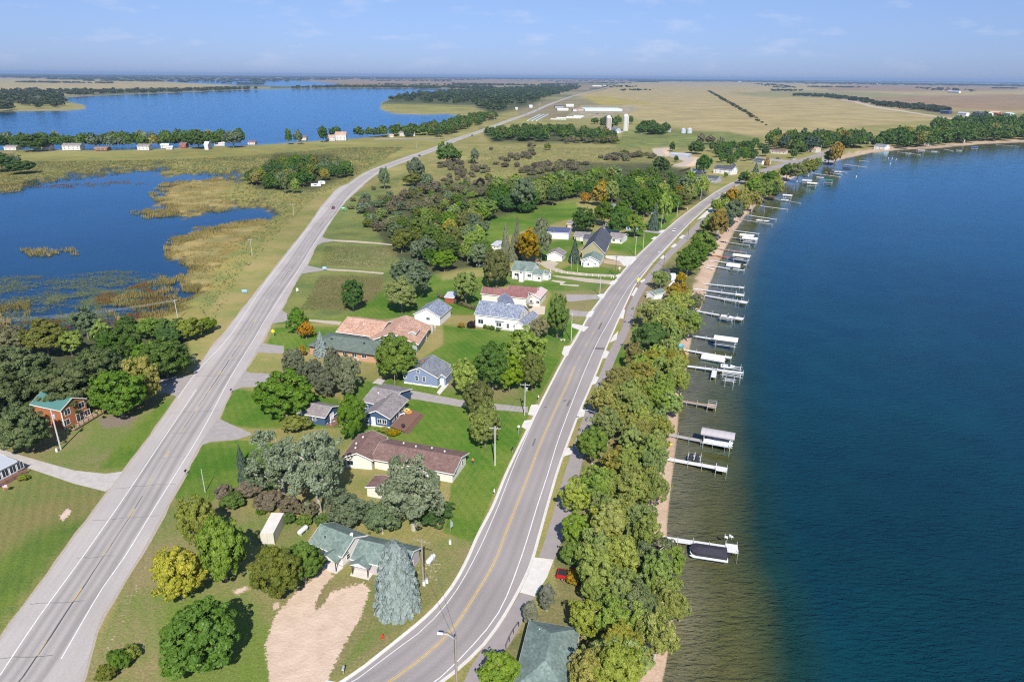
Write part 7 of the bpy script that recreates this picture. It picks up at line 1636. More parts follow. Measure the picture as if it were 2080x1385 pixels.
def lift(c, rz, L_, W_, label, canopy=None, cz=2.6, boat=None, group=None, name='boat_lift', z=DZ):
    g = G(c[0], c[1], cz + .2 if canopy else z); t = thing(name, label, 'boat lift', (g.x, g.y, 0), rz, group)
    for x in (-L_/2 + .6, L_/2 - .6):
        for y in (-W_/2, W_/2): MB().bar((x, y, -2.6), (x, y, cz if canopy else 1.2), .06, n=6).build('post', alu, t)
    mb = MB()
    for y in (-W_/2, W_/2): mb.beam((-L_/2, y, .25), (L_/2, y, .25), .10, .12)
    for x in (-L_/2 + .6, L_/2 - .6): mb.beam((x, -W_/2, .2), (x, W_/2, .2), .10, .12)
    for y in (-W_/4, W_/4): mb.beam((-L_/2 + .5, y, .34), (L_/2 - .5, y, .34), .14, .08)
    mb.build('cradle', alu, t)
    if canopy:
        mb = MB(); n = 8; H_ = .55; w2 = W_/2 + .25; rows = []
        for i in range(n + 1):
            y = -w2 + 2*w2*i/n; zz = cz + H_ * (1 - (y/w2)**2) ; rows.append((y, zz))
        vs = [(-L_/2 - .2, -w2, cz - .35)] + [(-L_/2 - .2, y, z_) for y, z_ in rows] + [(-L_/2 - .2, w2, cz - .35)]
        k = len(vs); vs2 = [(L_/2 + .2, y, z_) for _, y, z_ in vs]
        mb.add(vs + vs2, [(i, k+i, k+i+1, i+1) for i in range(k - 1)]); mb.build('canopy', canopy, t)
        MB().add(vs + [(L_/2+.2, y, z_) for _, y, z_ in vs], [tuple(range(1, k-1))[::-1], tuple(k + i for i in range(1, k-1))]).build('canopy_end', canopy, t)
    if boat: runabout(None, rz, boat[0], boat[1], xyz=(g.x, g.y, .42), L_=min(L_ - .8, 5.6), col=boat[1])
    return t
def runabout(px, rz, label, m, L_=5.6, W_=2.1, z=-.45, xyz=None, col=None, cover=None, motor=True, mast=None, name='motor_boat', cat='boat'):
    if xyz is None: g = G(*px, z + .4); xyz = (g.x, g.y, z)
    t = thing(name, label, cat, xyz, rz); n = 12; mb = MB(); rows = []
    for i in range(n + 1):
        s_ = i / n; x = -L_/2 + L_*s_; w2 = W_/2 * (1 if s_ < .45 else max(.02, 1 - ((s_ - .45)/.55)**2.2)); zt = .75 + .22*s_**2; kz = .02 + .55 * max(0, (s_-.6)/.4)**2
        rows.append([(x, -w2, zt), (x, -w2*.82, .28 + kz*.6), (x, 0, kz), (x, w2*.82, .28 + kz*.6), (x, w2, zt), (x, w2*.86, zt - .03), (x, 0, zt - (.30 if s_ < .62 else .02)), (x, -w2*.86, zt - .03)])
    k = 8; mb.add([p for r in rows for p in r], [(i*k+j, (i+1)*k+j, (i+1)*k+(j+1) % k, i*k+(j+1) % k) for i in range(n) for j in range(k)] + [tuple(range(k)), tuple(n*k+j for j in range(k-1, -1, -1))])
    mb.build('hull', m, t)
    if cover: 
        MB().add([(-L_/2 + .1, -W_/2*.95, .78), (L_*.18, -W_/2*.9, .85), (L_*.42, 0, 1.0), (L_*.18, W_/2*.9, .85), (-L_/2 + .1, W_/2*.95, .78), (-.2, 0, 1.35)], [(0, 1, 5), (1, 2, 5), (2, 3, 5), (3, 4, 5), (4, 0, 5)]).build('cover', cover, t)
    else:
        MB().add([(.35, -W_*.36, .8), (.8, -W_*.30, .85), (.8, W_*.30, .85), (.35, W_*.36, .8), (.25, -W_*.34, 1.2), (.25, W_*.34, 1.2)], [(0, 1, 4), (1, 2, 5, 4), (2, 3, 5), (0, 4, 5, 3)]).build('windscreen', glass, t)
        MB().box(-1.6, -.8, .5, -1.0, .8, .95).box(-.3, -.8, .5, .1, -.25, .95).box(-.3, .25, .5, .1, .8, .95).build('seats', mat('boat_seats', (.5, .48, .45), .7), t)
    if motor: MB().box(-L_/2 - .45, -.18, .2, -L_/2 - .05, .18, 1.15).box(-L_/2 - .3, -.06, -.3, -L_/2 - .18, .06, .2).build('outboard_motor', dark, t)
    if mast: MB().bar((.3, 0, .8), (.3, 0, mast), .05, .035, 6).bar((.3, 0, 1.5), (-L_*.42, 0, 1.45), .04, n=6).build('mast', alu, t)
    return t
def pontoon(c, rz, label, L_=7.4, W_=2.55, hull=None, cover=None, z=-.62, fence=None):
    g = G(*c, z + 1.0); t = thing('pontoon_boat', label, 'pontoon boat', (g.x, g.y, z), rz)
    for y in (-W_/2 + .38, W_/2 - .38): MB().bar((-L_/2, y, .22), (L_/2 - .6, y, .22), .31, n=12).bar((L_/2 - .6, y, .22), (L_/2 + .1, y, .38), .31, .06, 12).build('pontoon', alu, t)
    rnd = [(-L_/2, -W_/2), (L_/2 - 1.0, -W_/2), (L_/2 - .3, -W_/2 + .35), (L_/2, -W_/2 + .95), (L_/2, W_/2 - .95), (L_/2 - .3, W_/2 - .35), (L_/2 - 1.0, W_/2), (-L_/2, W_/2)]
    MB().prism(rnd, .54, .62).build('deck', hull or whitep, t)
    sm = [(x*.95, y*.94) for x, y in rnd]; inner = [(x*.93, y*.9) for x, y in rnd]
    mb = MB(); n = len(sm)
    for i in range(n):
        a, b = sm[i], sm[(i+1) % n]; c_, d_2 = inner[(i+1) % n], inner[i]
        mb.add([(*a, .62), (*b, .62), (*c_, .62), (*d_2, .62), (*a, 1.3), (*b, 1.3), (*c_, 1.3), (*d_2, 1.3)], [(0, 1, 5, 4), (2, 3, 7, 6), (4, 5, 6, 7)])
    mb.build('fence', fence or whitep, t)
    if cover:
        q = [(x*.97, y*.98, 1.31) for x, y in rnd]; mid = [(-L_*.3, 0, 1.75), (L_*.28, 0, 1.68)]
        MB().add(q + mid, [(0, 1, 9, 8), (1, 2, 9), (2, 3, 9), (3, 4, 9), (4, 5, 9), (5, 6, 9), (6, 7, 8, 9), (7, 0, 8)]).build('cover', cover, t)
    else:
        MB().box(-L_*.4, -W_*.38, .63, -L_*.2, W_*.38, 1.05).box(L_*.1, -W_*.38, .63, L_*.38, -W_*.18, 1.05).box(L_*.1, W_*.18, .63, L_*.38, W_*.38, 1.05).build('seats', mat('boat_seats', (.5, .48, .45), .7), t)
    MB().box(-L_/2 - .55, -.2, .1, -L_/2 - .05, .2, 1.25).build('outboard_motor', dark, t)
    return t
black_cover = mat('black_cover', (0.045, 0.042, 0.055), .75, noise=.3, nscale=1.5); white_cover = mat('white_canvas', (0.74, 0.73, 0.69), .8, noise=.08, nscale=.8); grey_cover = mat('grey_canvas', (0.40, 0.37, 0.38), .85, lines=('X', 1.5, .12)); cream_cover = mat('cream_canvas', (0.66, 0.58, 0.47), .8); teal_cover = mat('teal_canvas', (0.02, 0.17, 0.16), .8); blue_cover = mat('blue_canvas', (0.04, 0.13, 0.42), .8)
# the nearest docks
a, b, rz, L_ = seg((1369.7, 1095.4), (1476, 1111)); dock((1345, 1092), (1474, 1111), 'white dock with square platform beside the black covered pontoon boat, lowest of all', m_wd, 1.3, head=(2.3, 2.6, .0))
pontoon((1440, 1119), rz + math.pi, 'pontoon boat under a black cover moored at the lowest dock', cover=black_cover, L_=7.0, W_=3.2, fence=black_cover)
for k, (px, py) in enumerate(((1475, 1094), (1485, 1093))):
    t = thing('folding_chair', ['left', 'right'][k] + ' grey lawn chair on the platform by the black covered boat', 'chair', (G(px, py, .06).x, G(px, py, .06).y, .06), 1.2 + k); MB().box(-.3, -.3, .38, .3, .3, .44).build('seat', whitep, t); MB().box(-.3, .26, .44, .3, .32, .95).build('backrest', whitep, t)
    for x, y in ((-.27, -.27), (.27, -.27), (-.27, .27), (.27, .27)): MB().bar((x, y, 0), (x, y, .38), .03, n=5).build('leg', alu, t)
dock((1315, 922.5), (1343, 929), 'weathered wooden ramp over the sand at the foot of the white dock', m_gd, 1.1)
a, b, rz, L_ = seg((1343, 929), (1454, 949)); dock((1343.5, 929), (1454, 949), 'long white dock with square end platform and two watercraft', m_wd, 1.35, head=(2.6, 2.0, -.2))
def jetski(px, py, rz, label):
    g = G(px, py, .5); t = thing('watercraft', label, 'jet ski', (g.x, g.y, .15), rz); mb = MB(); n = 8; rows = []
    for i in range(n + 1):
        s_ = i/n; x = -1.4 + 2.8*s_; w2 = .55*(1 - max(0, (s_-.5)/.5)**2*.9); rows.append([(x, -w2, .35), (x, 0, 0.05 + .2*s_), (x, w2, .35), (x, w2*.5, .62 + .22*math.sin(3.1*s_)), (x, -w2*.5, .62 + .22*math.sin(3.1*s_))])
    mb.add([p for r in rows for p in r], [(i*5+j, (i+1)*5+j, (i+1)*5+(j+1) % 5, i*5+(j+1) % 5) for i in range(n) for j in range(5)] + [(0, 1, 2, 3, 4), tuple(n*5 + j for j in range(4, -1, -1))]); mb.build('hull', dark, t)
    MB().box(-.9, -.2, .8, .1, .2, .98).build('seat', mat('seat_black', (.05, .05, .07), .5), t); MB().bar((.3, -.4, 1.1), (.3, .4, 1.1), .035).bar((.3, 0, 1.1), (.5, 0, .8), .05).build('handlebar', dark, t)
jetski(1404, 928, rz + 1.57, 'black jet ski left of its twin beside the long white dock'); jetski(1416.5, 930, rz + 1.57, 'black jet ski right of its twin beside the long white dock')
for k, (px, py) in enumerate(((1404, 934), (1417, 936))): lift((px, py - 5), rz + 1.57, 2.6, 1.4, ['left', 'right'][k] + ' small frame lift holding a black jet ski')
a, b, rz, L_ = seg((1330, 878), (1473, 903.6)); dock((1330, 877), (1473, 903.6), 'long weathered grey dock under the grey canopy lift', m_gd, 1.25)
lift((1459, 878), rz, 7.6, 3.0, 'large boat lift with ribbed grey canopy', grey_cover, 2.9); pontoon((1459, 893), rz, 'white pontoon boat under the ribbed grey canopy', z=-.1, L_=7.0)
a, b, rz, L_ = seg((1396, 816.4), (1437, 822.7)); t = dock((1375, 813), (1437, 822.7), 'short brown dock with a railed square platform', m_bd, 1.15, head=(2.4, 2.7, .1))
Ld = (G(1437, 822.7, DZ) - G(1375, 813, DZ)).length
for z_ in (.5, 1.0):
    mb = MB(); x0, x1 = Ld + .1, Ld + 2.4; mb.beam((x0, -1.3, z_), (x1, -1.3, z_), .05, .05).beam((x1, -1.3, z_), (x1, 1.45, z_), .05, .05).beam((x0, 1.45, z_), (x1, 1.45, z_), .05, .05); mb.build('rail', alu, t)
a, b, rz, L_ = seg((1410, 744.4), (1454, 749.5)); dock((1395, 743), (1510, 757), 'pale dock with boat lifts on both sides', m_pd, 1.2); dock((1452, 750), (1449, 766), 'short cross dock between the two empty lifts', m_pd, 1.4)
lift((1487, 747), rz - .12, 6.2, 2.2, 'boat lift with a small craft on the far side of the pale dock'); lift((1486, 762), rz - .12, 6.4, 2.3, 'empty boat lift on the near side of the pale dock'); lift((1482, 773), rz - .12, 3.6, 1.6, 'small sunken boat lift nearest the camera by the pale dock')
runabout((1478, 745), rz, 'small white boat with dark seats on the lift by the pale dock', whitep, L_=4.2, z=.1)
a, b, rz, L_ = seg((1376, 707.8), (1472, 724)); dock((1376, 707.8), (1472, 724), 'white dock beside the white covered pontoon boat', m_wd, 1.2, head=(2.2, 1.8, 0)); pontoon((1449, 725), rz, 'white covered pontoon boat with blue bow', cover=white_cover, L_=7.6)
t = thing('paddle_boat', 'blue plastic tub lying on the sand at the root of the white dock', 'tub', at_(1382, 705)); MB().lathe([(.9, 0), (1.3, .5), (1.35, .6), (1.15, .6), (.8, .2), (.05, .15)], 18).build('shell', mat('pool_blue', (.10, .38, .60), .4), t)
a, b, rz, L_ = seg((1401, 681), (1452, 688)); dock((1395, 680), (1455, 689), 'narrow grey dock leading to the white canopy lift', m_pd, 1.1); lift((1475, 686), rz, 7.4, 3.0, 'boat lift with white canopy at the narrow grey dock', white_cover, 2.4)
a, b, rz, L_ = seg((1416, 631.4), (1494.5, 645.3)); dock((1416, 631.4), (1494.5, 645.3), 'white dock with railed platform and a small boat on a lift', m_wd, 1.2, head=(2.8, 2.9, 0), tall=1.1); lift((1476, 648), rz, 5.4, 2.2, 'boat lift with grey boat beside the white dock', boat=('grey boat resting on the lift beside the railed white dock', whitep))
dock((1431.4, 599.8), (1503, 612), 'white dock with two square platforms', m_wd, 1.2, head=(3.0, 2.9, 0), tall=1.1); a, b, rz, L_ = seg((1431.4, 599.8), (1503, 612)); lift((1485, 610.5), rz, 5.6, 2.4, 'pale lift platform on the near side of the twin platform dock')
dock((1408.6, 586), (1494.5, 597.3), 'white dock with tall posts and a railed end, above the twin platform dock', m_wd, 1.2, head=(3.4, 2.6, 0), tall=1.3); dock((1428.9, 575.8), (1502, 583), 'thin white dock with wider end section at the wide beach', m_wd, 1.0, head=(2.0, 1.8, 0))
dock((1436.4, 539), (1512, 549), 'white dock in front of the cream covered boat', m_wd, 1.0); dock((1441.5, 529), (1516, 538), 'white dock behind the cream covered boat', m_wd, 1.0); a, b, rz, L_ = seg((1436.4, 539), (1512, 549)); pontoon((1490, 538), rz, 'pontoon boat under a cream cover between two white docks', cover=cream_cover, L_=6.6, z=-.2)
jetski(1487, 545, rz + 1.5, 'dark watercraft at the end of the dock by the cream boat'); jetski(1509, 536, rz + 1.5, 'dark watercraft behind the cream covered boat')
dock((1441.5, 517.7), (1517.3, 527.8), 'red dock under the cream canopy', m_rd, 1.1); lift((1507, 518), rz, 8, 3, 'boat lift with cream canopy above the red dock', cream_cover, 2.4, boat=('white boat with red stripe under the cream canopy', whitep)); dock((1456.6, 505), (1516, 512.6), 'faded red brown dock behind the cream canopy', mat('faded_red_dock', (.36, .20, .16), .8), 1.0)
dock((1471.8, 491.5), (1522.3, 497.5), 'grey dock without boats below the two white canopies', m_gd, 1.0, near=False); dock((1487, 482.3), (1537.5, 490), 'grey dock behind the front white canopy', m_gd, 1.0, near=False)
lift((1517.5, 477), rz, 7.2, 3, 'boat lift with white canopy, rear of the pair', white_cover, 2.5); lift((1524, 483), rz, 7.6, 3, 'boat lift with white canopy, front of the pair', white_cover, 2.5, boat=('blue white boat under the front canopy of the pair', whitep))
dock((1489.5, 467.8), (1541.3, 474.7), 'straight grey dock above the two white canopies', m_pd, 1.0, near=False); dock((1497, 444.4), (1569, 455.8), 'long grey dock below the white sailboat', m_gd, 1.0, near=False); dock((1519.8, 437), (1576.7, 445.7), 'pale dock above the white sailboat', m_pd, 1.0, near=False)
runabout((1549, 449), rz, 'white sailboat with bare mast between two docks', whitep, L_=8, W_=2.6, motor=False, mast=9, name='sailboat'); dock((1542.5, 418), (1599.4, 425.5), 'pale dock beyond the sailboat', m_pd, 1.0, near=False); dock((1565, 402), (1626, 412.8), 'long dark tipped dock with a small catamaran', m_gd, 1.0, near=False)
runabout((1594, 407), rz, 'small white catamaran with mast by the long dock', whitep, L_=5.5, motor=False, mast=8, name='sailboat'); lift((1600, 396), rz, 6.5, 2.8, 'boat lift with grey canopy beside the red canoe', mat('pale_grey_canvas', (.5, .5, .52), .8), 2.3)
kayak(1568, 399, rz - .2, redp, 'bright red canoe overturned on the far beach', L_=4.5, wd=1.6, name='canoe', cat='canoe', seat=False)
for (p0, p1, m_, lb) in [((1628, 367), (1662, 373), m_gd, 'dock below the cream canopy on the far beach'), ((1649.5, 351.7), (1706.7, 359.5), m_wd, 'long white dock above the teal canopy'), ((1677, 350), (1711, 354.5), m_pd, 'short pale dock in the far dock cluster'), ((1691, 345.7), (1719.6, 350.5), m_pd, 'pale dock right of the far cluster boats'),
     ((1716, 334.4), (1760, 339.8), m_wd, 'white dock beyond the blue covered boat'), ((1746, 326.3), (1764, 328), m_wd, 'short white dock by the boat launch'), ((1824, 309), (1869, 314.7), m_wd, 'white dock first along the far right shore'), ((1862, 305.5), (1908, 309.5), m_wd, 'white dock second along the far right shore'),
     ((1919, 303.8), (1935, 307), m_pd, 'grey dock before the tan cottage on the far shore'), ((2025, 294.3), (2070, 298), m_wd, 'white dock near the right edge of the far shore')]: dock(p0, p1, lb, m_, 1.3, near=False)
for (c, cv, lb) in [((1650, 371.5), cream_cover, 'cream canopy lift on the far beach'), ((1683, 365), teal_cover, 'long teal canopy lift on the far beach'), ((1640, 366), mat('pale_grey_canvas', (.5, .5, .52), .8), 'pale canopy lift left of the teal one'), ((1980, 298.5), blue_cover, 'bright blue canopy lift on the far right shore'), ((1872, 305), grey_cover, 'dark canopy lift on the far right shore')]: lift(c, rz, 7.5, 3.2, lb, cv, 2.5)
for (c, m_, lb) in [((1666, 361), whitep, 'white and teal boat left of the teal canopy'), ((1690, 352), dark, 'dark boat in the far dock cluster'), ((1702, 350), whitep, 'white boat in the far dock cluster'), ((1845, 312), whitep, 'white boat at the first far right dock'), ((1898, 308), whitep, 'white boat at the second far right dock'), ((1948, 306), whitep, 'white boat before the tan far cottage')]: runabout(c, rz, lb, m_, L_=6.5, z=-.5)
runabout((1722, 342), rz, 'navy covered boat moored at the far beach', mat('navy_hull', (.02, .04, .12), .4), L_=8.5, W_=3, cover=mat('navy_canvas', (.02, .05, .14), .8))
# beach things
kayak(1348, 901.5, .1, yel, 'yellow kayak lying on the sand, left one', L_=1.9, wd=.9); kayak(1358, 903.5, -.1, yel, 'yellow kayak lying on the sand, right one', L_=1.8, wd=.9)
kayak(1468, 491.5, rz, dark, 'dark rowing boat on the sand below the golden tree', L_=3.6, wd=1.5, name='rowing_boat', cat='boat'); kayak(1441, 546, rz - .35, whitep, 'long white paddle board on the wide beach', L_=5.5, wd=1.0, name='paddle_board', cat='paddle board', seat=False); kayak(1446, 519, rz - .3, mat('orange_hull', (.6, .25, .08), .4), 'orange canoe on the sand at the red dock', L_=4.6, wd=.9, name='canoe', cat='canoe')
kayak(1331, 876, -.6, mat('green_hull', (.08, .16, .08), .4), 'dark green canoe on the sand under the belt trees', L_=5, wd=.9, name='canoe', cat='canoe'); kayak(1343, 880, -.2, whitep, 'white kayak on the sand beside the grey dock ramp', L_=3.4, wd=.8)
for k, (px, py) in enumerate(((1805, 322), (1812, 323), (1820, 325), (1808, 334), (1739, 360))):
    g = G(px, py, WATER_Z); t = thing('buoy', ['leftmost white swim buoy of the far group', 'middle white swim buoy of the far group', 'rightmost white swim buoy of the far group', 'white buoy with red band off the far beach', 'lone small white buoy in open water'][k], 'buoy', (g.x, g.y, WATER_Z)); MB().lathe([(.3, -.3), (.35, .1), (.22, 1.1), (.05, 1.5)], 10).build('float', whitep, t)

# ================================================================== POLES, WIRES, LIGHTS
polem = mat('pole_wood', (0.34, 0.29, 0.24), .9, noise=.3, nscale=3); palep = mat('pale_pole', (0.52, 0.50, 0.47), .8, noise=.2, nscale=3); darkp = mat('dark_pole', (0.12, 0.10, 0.09), .85)
def height_of(base, top):
    p = G(*base); q = G(top[0], top[1], 10) - Vector((0, 0, CAM_H)); k = p.y / (G(*top, 0).y or 1)
    r = G(*top, 0) - Vector((0, 0, CAM_H)); k = p.y / r.y; return CAM_H + r.z * k
POLES = {}
def pole(key, base, top, label, m=polem, arm=0, trafo=0, arm_az=None, r=.15, low=False):
    p = G(*base); h = max(3.0, min(height_of(base, top), 13.5)); t = thing('utility_pole', label, 'utility pole', (p.x, p.y, 0))
    MB().bar((0, 0, -.1), (0, 0, h), r, r*.7, 8).build('pole', m, t)
    az = arm_az if arm_az is not None else math.radians(8)
    dx, dy = math.cos(az), math.sin(az)
    if arm:
        MB().beam((-dx*arm/2, -dy*arm/2, h - .5), (dx*arm/2, dy*arm/2, h - .5), .1, .12).build('crossarm', m, t)
        for s_ in (-1, -.45, .45, 1): MB().lathe([(.05, 0), (.07, .08), (.04, .2)], 6, (dx*arm/2*.94*s_, dy*arm/2*.94*s_, h - .44)).build('insulator', palep, t)
    if trafo: MB().lathe([(.28, 0), (.28, .85), (.2, .95)], 12, (dx*.42, dy*.42, h - 2.2)).build('transformer', steel, t)
    POLES[key] = (p, h, az, arm or .6); return t
pole('l1', (124, 913), (98.5, 832), 'grey utility pole with white transformer before the red brick house', palep, trafo=1, r=.2)
pole('l2', (361.6, 650), (353, 608.7), 'leaning grey pole at the pond with crossarm', palep, arm=2.8, arm_az=1.3); pole('h1', (417, 1000), (405.5, 952), 'thin grey pole beside the highway lawn', palep, r=.09)
pole('s1', (860, 1184), (849.8, 1094), 'wooden pole with double crossarm right of the blue spruce', polem, arm=3.2, r=.2, arm_az=-.35); pole('s2', (1005.5, 945), (1001, 866), 'pale utility pole with crossarm on the lawn by the brown roofed house', palep, arm=2.6, r=.2, arm_az=-.1)
pole('s3', (1065.7, 843), (1061, 778), 'utility pole with transformer at the long driveway', palep, arm=2.6, trafo=1, arm_az=-.1); pole('s4', (1160, 693), (1161.5, 635), 'slim pole beside the round maple', palep, arm=1.4); pole('s5', (1218, 602), (1219, 557), 'slim tall pole at the paved half circle drive', palep, arm=1.4)
pole('s6', (1249.6, 562), (1253, 520), 'dark pole at the end of the white post fence', darkp, arm=1.2); pole('s7', (1290, 520), (1291.6, 480), 'pole at the wide white driveway', palep, arm=1.4); pole('s8', (1306, 506), (1307, 474), 'pole beyond the wide white driveway', palep)
pole('y1', (1160, 548), (1161, 521), 'short pole beside the dark spruce', palep, r=.1); pole('y2', (1173, 555), (1173, 530), 'short pole before the small white cottage', palep, r=.1)
pole('s9', (1343, 464), (1345, 436), 'pole at the dark spruce by the far street', palep); pole('s10', (1375, 441), (1377, 412), 'pole on the striped far lawn', palep); pole('s11', (1396, 427), (1398, 398), 'pole at the far walk', palep); pole('s12', (1423, 406), (1424, 378), 'pole before the house with charcoal roof', palep)
pole('s13', (1513, 358), (1514, 342), 'pole at the street bend near the far white house', palep); pole('s14', (1537, 346), (1539, 330), 'pole before the dark tree at the street bend', palep); pole('s15', (1666, 311), (1671, 295), 'leaning pale pole near the red roofed house', palep, arm=2.5)
pole('h2', (512.5, 520), (512.5, 485), 'pole with T crossarm on the marsh, near one', palep, arm=2.6, r=.13); pole('h3', (597, 438), (597, 414), 'pole with T crossarm on the marsh, far one', palep, arm=2.6, r=.13)
pole('h4', (715, 350), (714, 328), 'pole at the end of the copse', palep, r=.13); pole('h5', (846, 302), (846, 289), 'pole in the meadow by the side road', palep, r=.13); pole('h6', (892, 286), (892, 270), 'pole where the side road meets the highway', palep, r=.13)
pole('h7', (1004, 247), (1004, 232), 'pole at the far bay', palep, r=.2); pole('h8', (1096, 217), (1096, 204), 'pole beside the far highway', palep, r=.2)
pole('r1', (1294, 654), (1295, 613), 'dark slim pole beside the bent footpath', darkp, r=.11); pole('d1', (803, 793), (802.5, 762), 'brown pole by the long driveway start', polem, r=.12)
def light(base, top, lamp, label, m=darkp, r=.14):
    p = G(*base); h = height_of(base, top); t = thing('street_light', label, 'street light', (p.x, p.y, 0)); MB().bar((0, 0, -.1), (0, 0, h), r, r*.75, 8).build('pole', m, t)
    q = G(lamp[0], lamp[1], h + .6); v = Vector((q.x - p.x, q.y - p.y, 0)); v = v.normalized() * min(v.length, 3.4)
    MB().bar((0, 0, h - .5), (v.x*.6, v.y*.6, h + .3), .05).bar((v.x*.6, v.y*.6, h + .3), (v.x, v.y, h + .35), .05).build('arm', steel, t)
    n = v.normalized(); MB().beam((v.x, v.y, h + .36), (v.x + n.x*.8, v.y + n.y*.8, h + .36), .34, .16).build('lamp_head', mat('lamp_white', (.75, .76, .78), .3), t)
    POLES[label[:6] + str(base[0])] = (p, h, 0, .4); return (p, h)
sl_ = light((928, 1398), (922.8, 1293), (899, 1284), 'wooden street light pole with white lamp head at the bottom of the street', polem, .2)
for (b_, t_, l_, lb) in [((1207, 862), (1200.5, 834), (1185, 831), 'dark street light standing at the belt trees'), ((1348, 542), (1348.5, 513), (1340, 511), 'dark street light on the path beyond the yellow sign'), ((1397, 487), (1400, 456), (1391, 455), 'dark street light nearest the white car'),
     ((1467, 418), (1468.5, 394), (1461, 393), 'dark street light at the far concrete walk')]: light(b_, t_, l_, lb)
wirem = mat('wire', (0.22, 0.21, 0.20), .5, metal=.3); wirelight = mat('bright_wire', (0.5, 0.49, 0.47), .4)
def wires(k0, k1, label, n=3, m=None, r=.018, sag=.9):
    (p, h, az, arm), (q, h2, az2, arm2) = POLES[k0], POLES[k1]; t = thing('power_line', label, 'power line', (p.x, p.y, 0))
    for i in range(n):
        s_ = (i/(n-1) - .5) if n > 1 else 0
        a = Vector((math.cos(az)*arm*s_, math.sin(az)*arm*s_, h - .25)); b = Vector((q.x - p.x + math.cos(az2)*arm2*s_, q.y - p.y + math.sin(az2)*arm2*s_, h2 - .25)); mb = MB(); pr = None
        for j in range(13):
            u = j/12; c = a.lerp(b, u) - Vector((0, 0, sag*4*u*(1-u)))
            if pr is not None: mb.bar(pr, c, r, n=4)
            pr = c
        mb.build('wire', m or wirem, t)
seqs = [('s1', 's2'), ('s2', 's3'), ('s3', 's4'), ('s4', 's5'), ('s5', 's6'), ('s6', 's7'), ('s7', 's8')]
for k, (a_, b_) in enumerate(seqs): wires(a_, b_, 'overhead wires along the street, span %s' % ['beside the blue spruce', 'from the lawn pole to the driveway pole', 'beside the lawn trees', 'past the round maple', 'over the half circle drive', 'over the gravel drives', 'at the wide white driveway'][k])
POLES['off'] = (sl_[0], sl_[1], .3, .5); wires('s1', 'off', 'overhead wires crossing the street bend at the bottom', 2)
p_ = G(-70, 716); POLES['wl'] = (p_, 10.5, 1.3, 4.5); wires('wl', 'l2', 'bright overhead wires crossing in front of the marsh pond', 4, wirelight, .016, 1.4)
# ================================================================== SIGNS AND SMALL ROADSIDE THINGS
def sign(px, pt, label, w_, h_, m, z=1.6, posts=2, rz=0., back=None, diamond=False, text=None, tsize=.3, tm=None):
    p = G(*px); t = thing('road_sign', label, 'sign', (p.x, p.y, 0), rz)
    for s_ in ((-w_*.32, w_*.32) if posts == 2 else (0,)): MB().box(s_-.05, .03, 0, s_+.05, .12, z + h_*.5).build('post', steel, t)
    if diamond: q = [(0, -h_*.71), (w_*.71, 0), (0, h_*.71), (-w_*.71, 0)]
    else: q = [(-w_/2, -h_/2), (w_/2, -h_/2), (w_/2, h_/2), (-w_/2, h_/2)]
    z0 = z + h_/2
    MB().add([(x, -.02, z0 + y) for x, y in q] + [(x, .02, z0 + y) for x, y in q], [(0, 1, 2, 3), (7, 6, 5, 4), (0, 4, 5, 1), (1, 5, 6, 2), (2, 6, 7, 3), (3, 7, 4, 0)]).build('panel', m, t)
    if text:
        for i in range(text[0]): MB().box(-w_*.36, -.03, z0 + h_*(.22 - i*.26), -w_*.36 + w_*text[1]*(1 - .2*(i % 2)), -.022, z0 + h_*(.22 - i*.26) + h_*.12).build('lettering', tm or wtrim, t)
    return t
greens = mat('sign_green', (0.03, 0.33, 0.13), .4); yells = mat('sign_yellow', (0.85, 0.62, 0.02), .4); blues = mat('sign_blue', (0.22, 0.42, 0.66), .4); limes = mat('sign_lime', (0.80, 0.92, 0.05), .35)
sign((698.5, 430), None, 'green highway guide sign with white lettering right of the road', 3.4, 1.5, greens, 1.5, text=(2, .6)); sign((659.5, 550), None, 'pale blue sign board at the field driveway', 1.9, 1.1, blues, .8, text=(2, .7)); sign((604.5, 596), None, 'white and yellow sign on posts at the mown strip', .9, 1.2, mat('sign_cream', (.8, .78, .5), .5), 1.1)
sign((555.5, 684), None, 'yellow diamond warning sign beside the highway driveway', 1.0, 1.0, yells, 1.6, posts=1, diamond=True); sign((497, 595), None, 'blue and yellow sign board low on the marsh bank', 2.2, 1.1, blues, .3, text=(1, .7)); sign((396, 742), None, 'small pale sign at the grass by the round tree', .8, .8, whitep, 1.6, posts=1)
sign((1296.5, 577), None, 'bright yellow pedestrian warning sign at the footpath', 1.15, 1.15, limes, 1.5, posts=1, diamond=True); sign((1053.5, 880), None, 'small white sign on post at the lawn edge', .6, .5, whitep, 1.8, posts=1); sign((1258, 552), None, 'small grey sign at the gravel drives', .8, .8, whitep, 1.4, posts=1)
sign((1216, 604), None, 'small pale blue box sign at the half circle drive', .9, .9, mat('pale_aqua', (.45, .62, .62), .5), .3, posts=1)
def mailbox(px, label, m=dark, rz=0):
    p = G(*px); t = thing('mailbox', label, 'mailbox', (p.x, p.y, 0), rz); MB().box(-.05, -.05, 0, .05, .05, 1.1).build('post', polem, t)
    mb = MB(); pr = [(-.16, 1.1), (.16, 1.1), (.16, 1.32), (.1, 1.42), (-.1, 1.42), (-.16, 1.32)]; mb.add([(x, -.35, z) for x, z in pr] + [(x, .35, z) for x, z in pr], [(0, 1, 2, 3, 4, 5)[::-1], (6, 7, 8, 9, 10, 11)] + [(i, (i+1) % 6, 6+(i+1) % 6, 6+i) for i in range(6)]); mb.build('box', m, t); return t
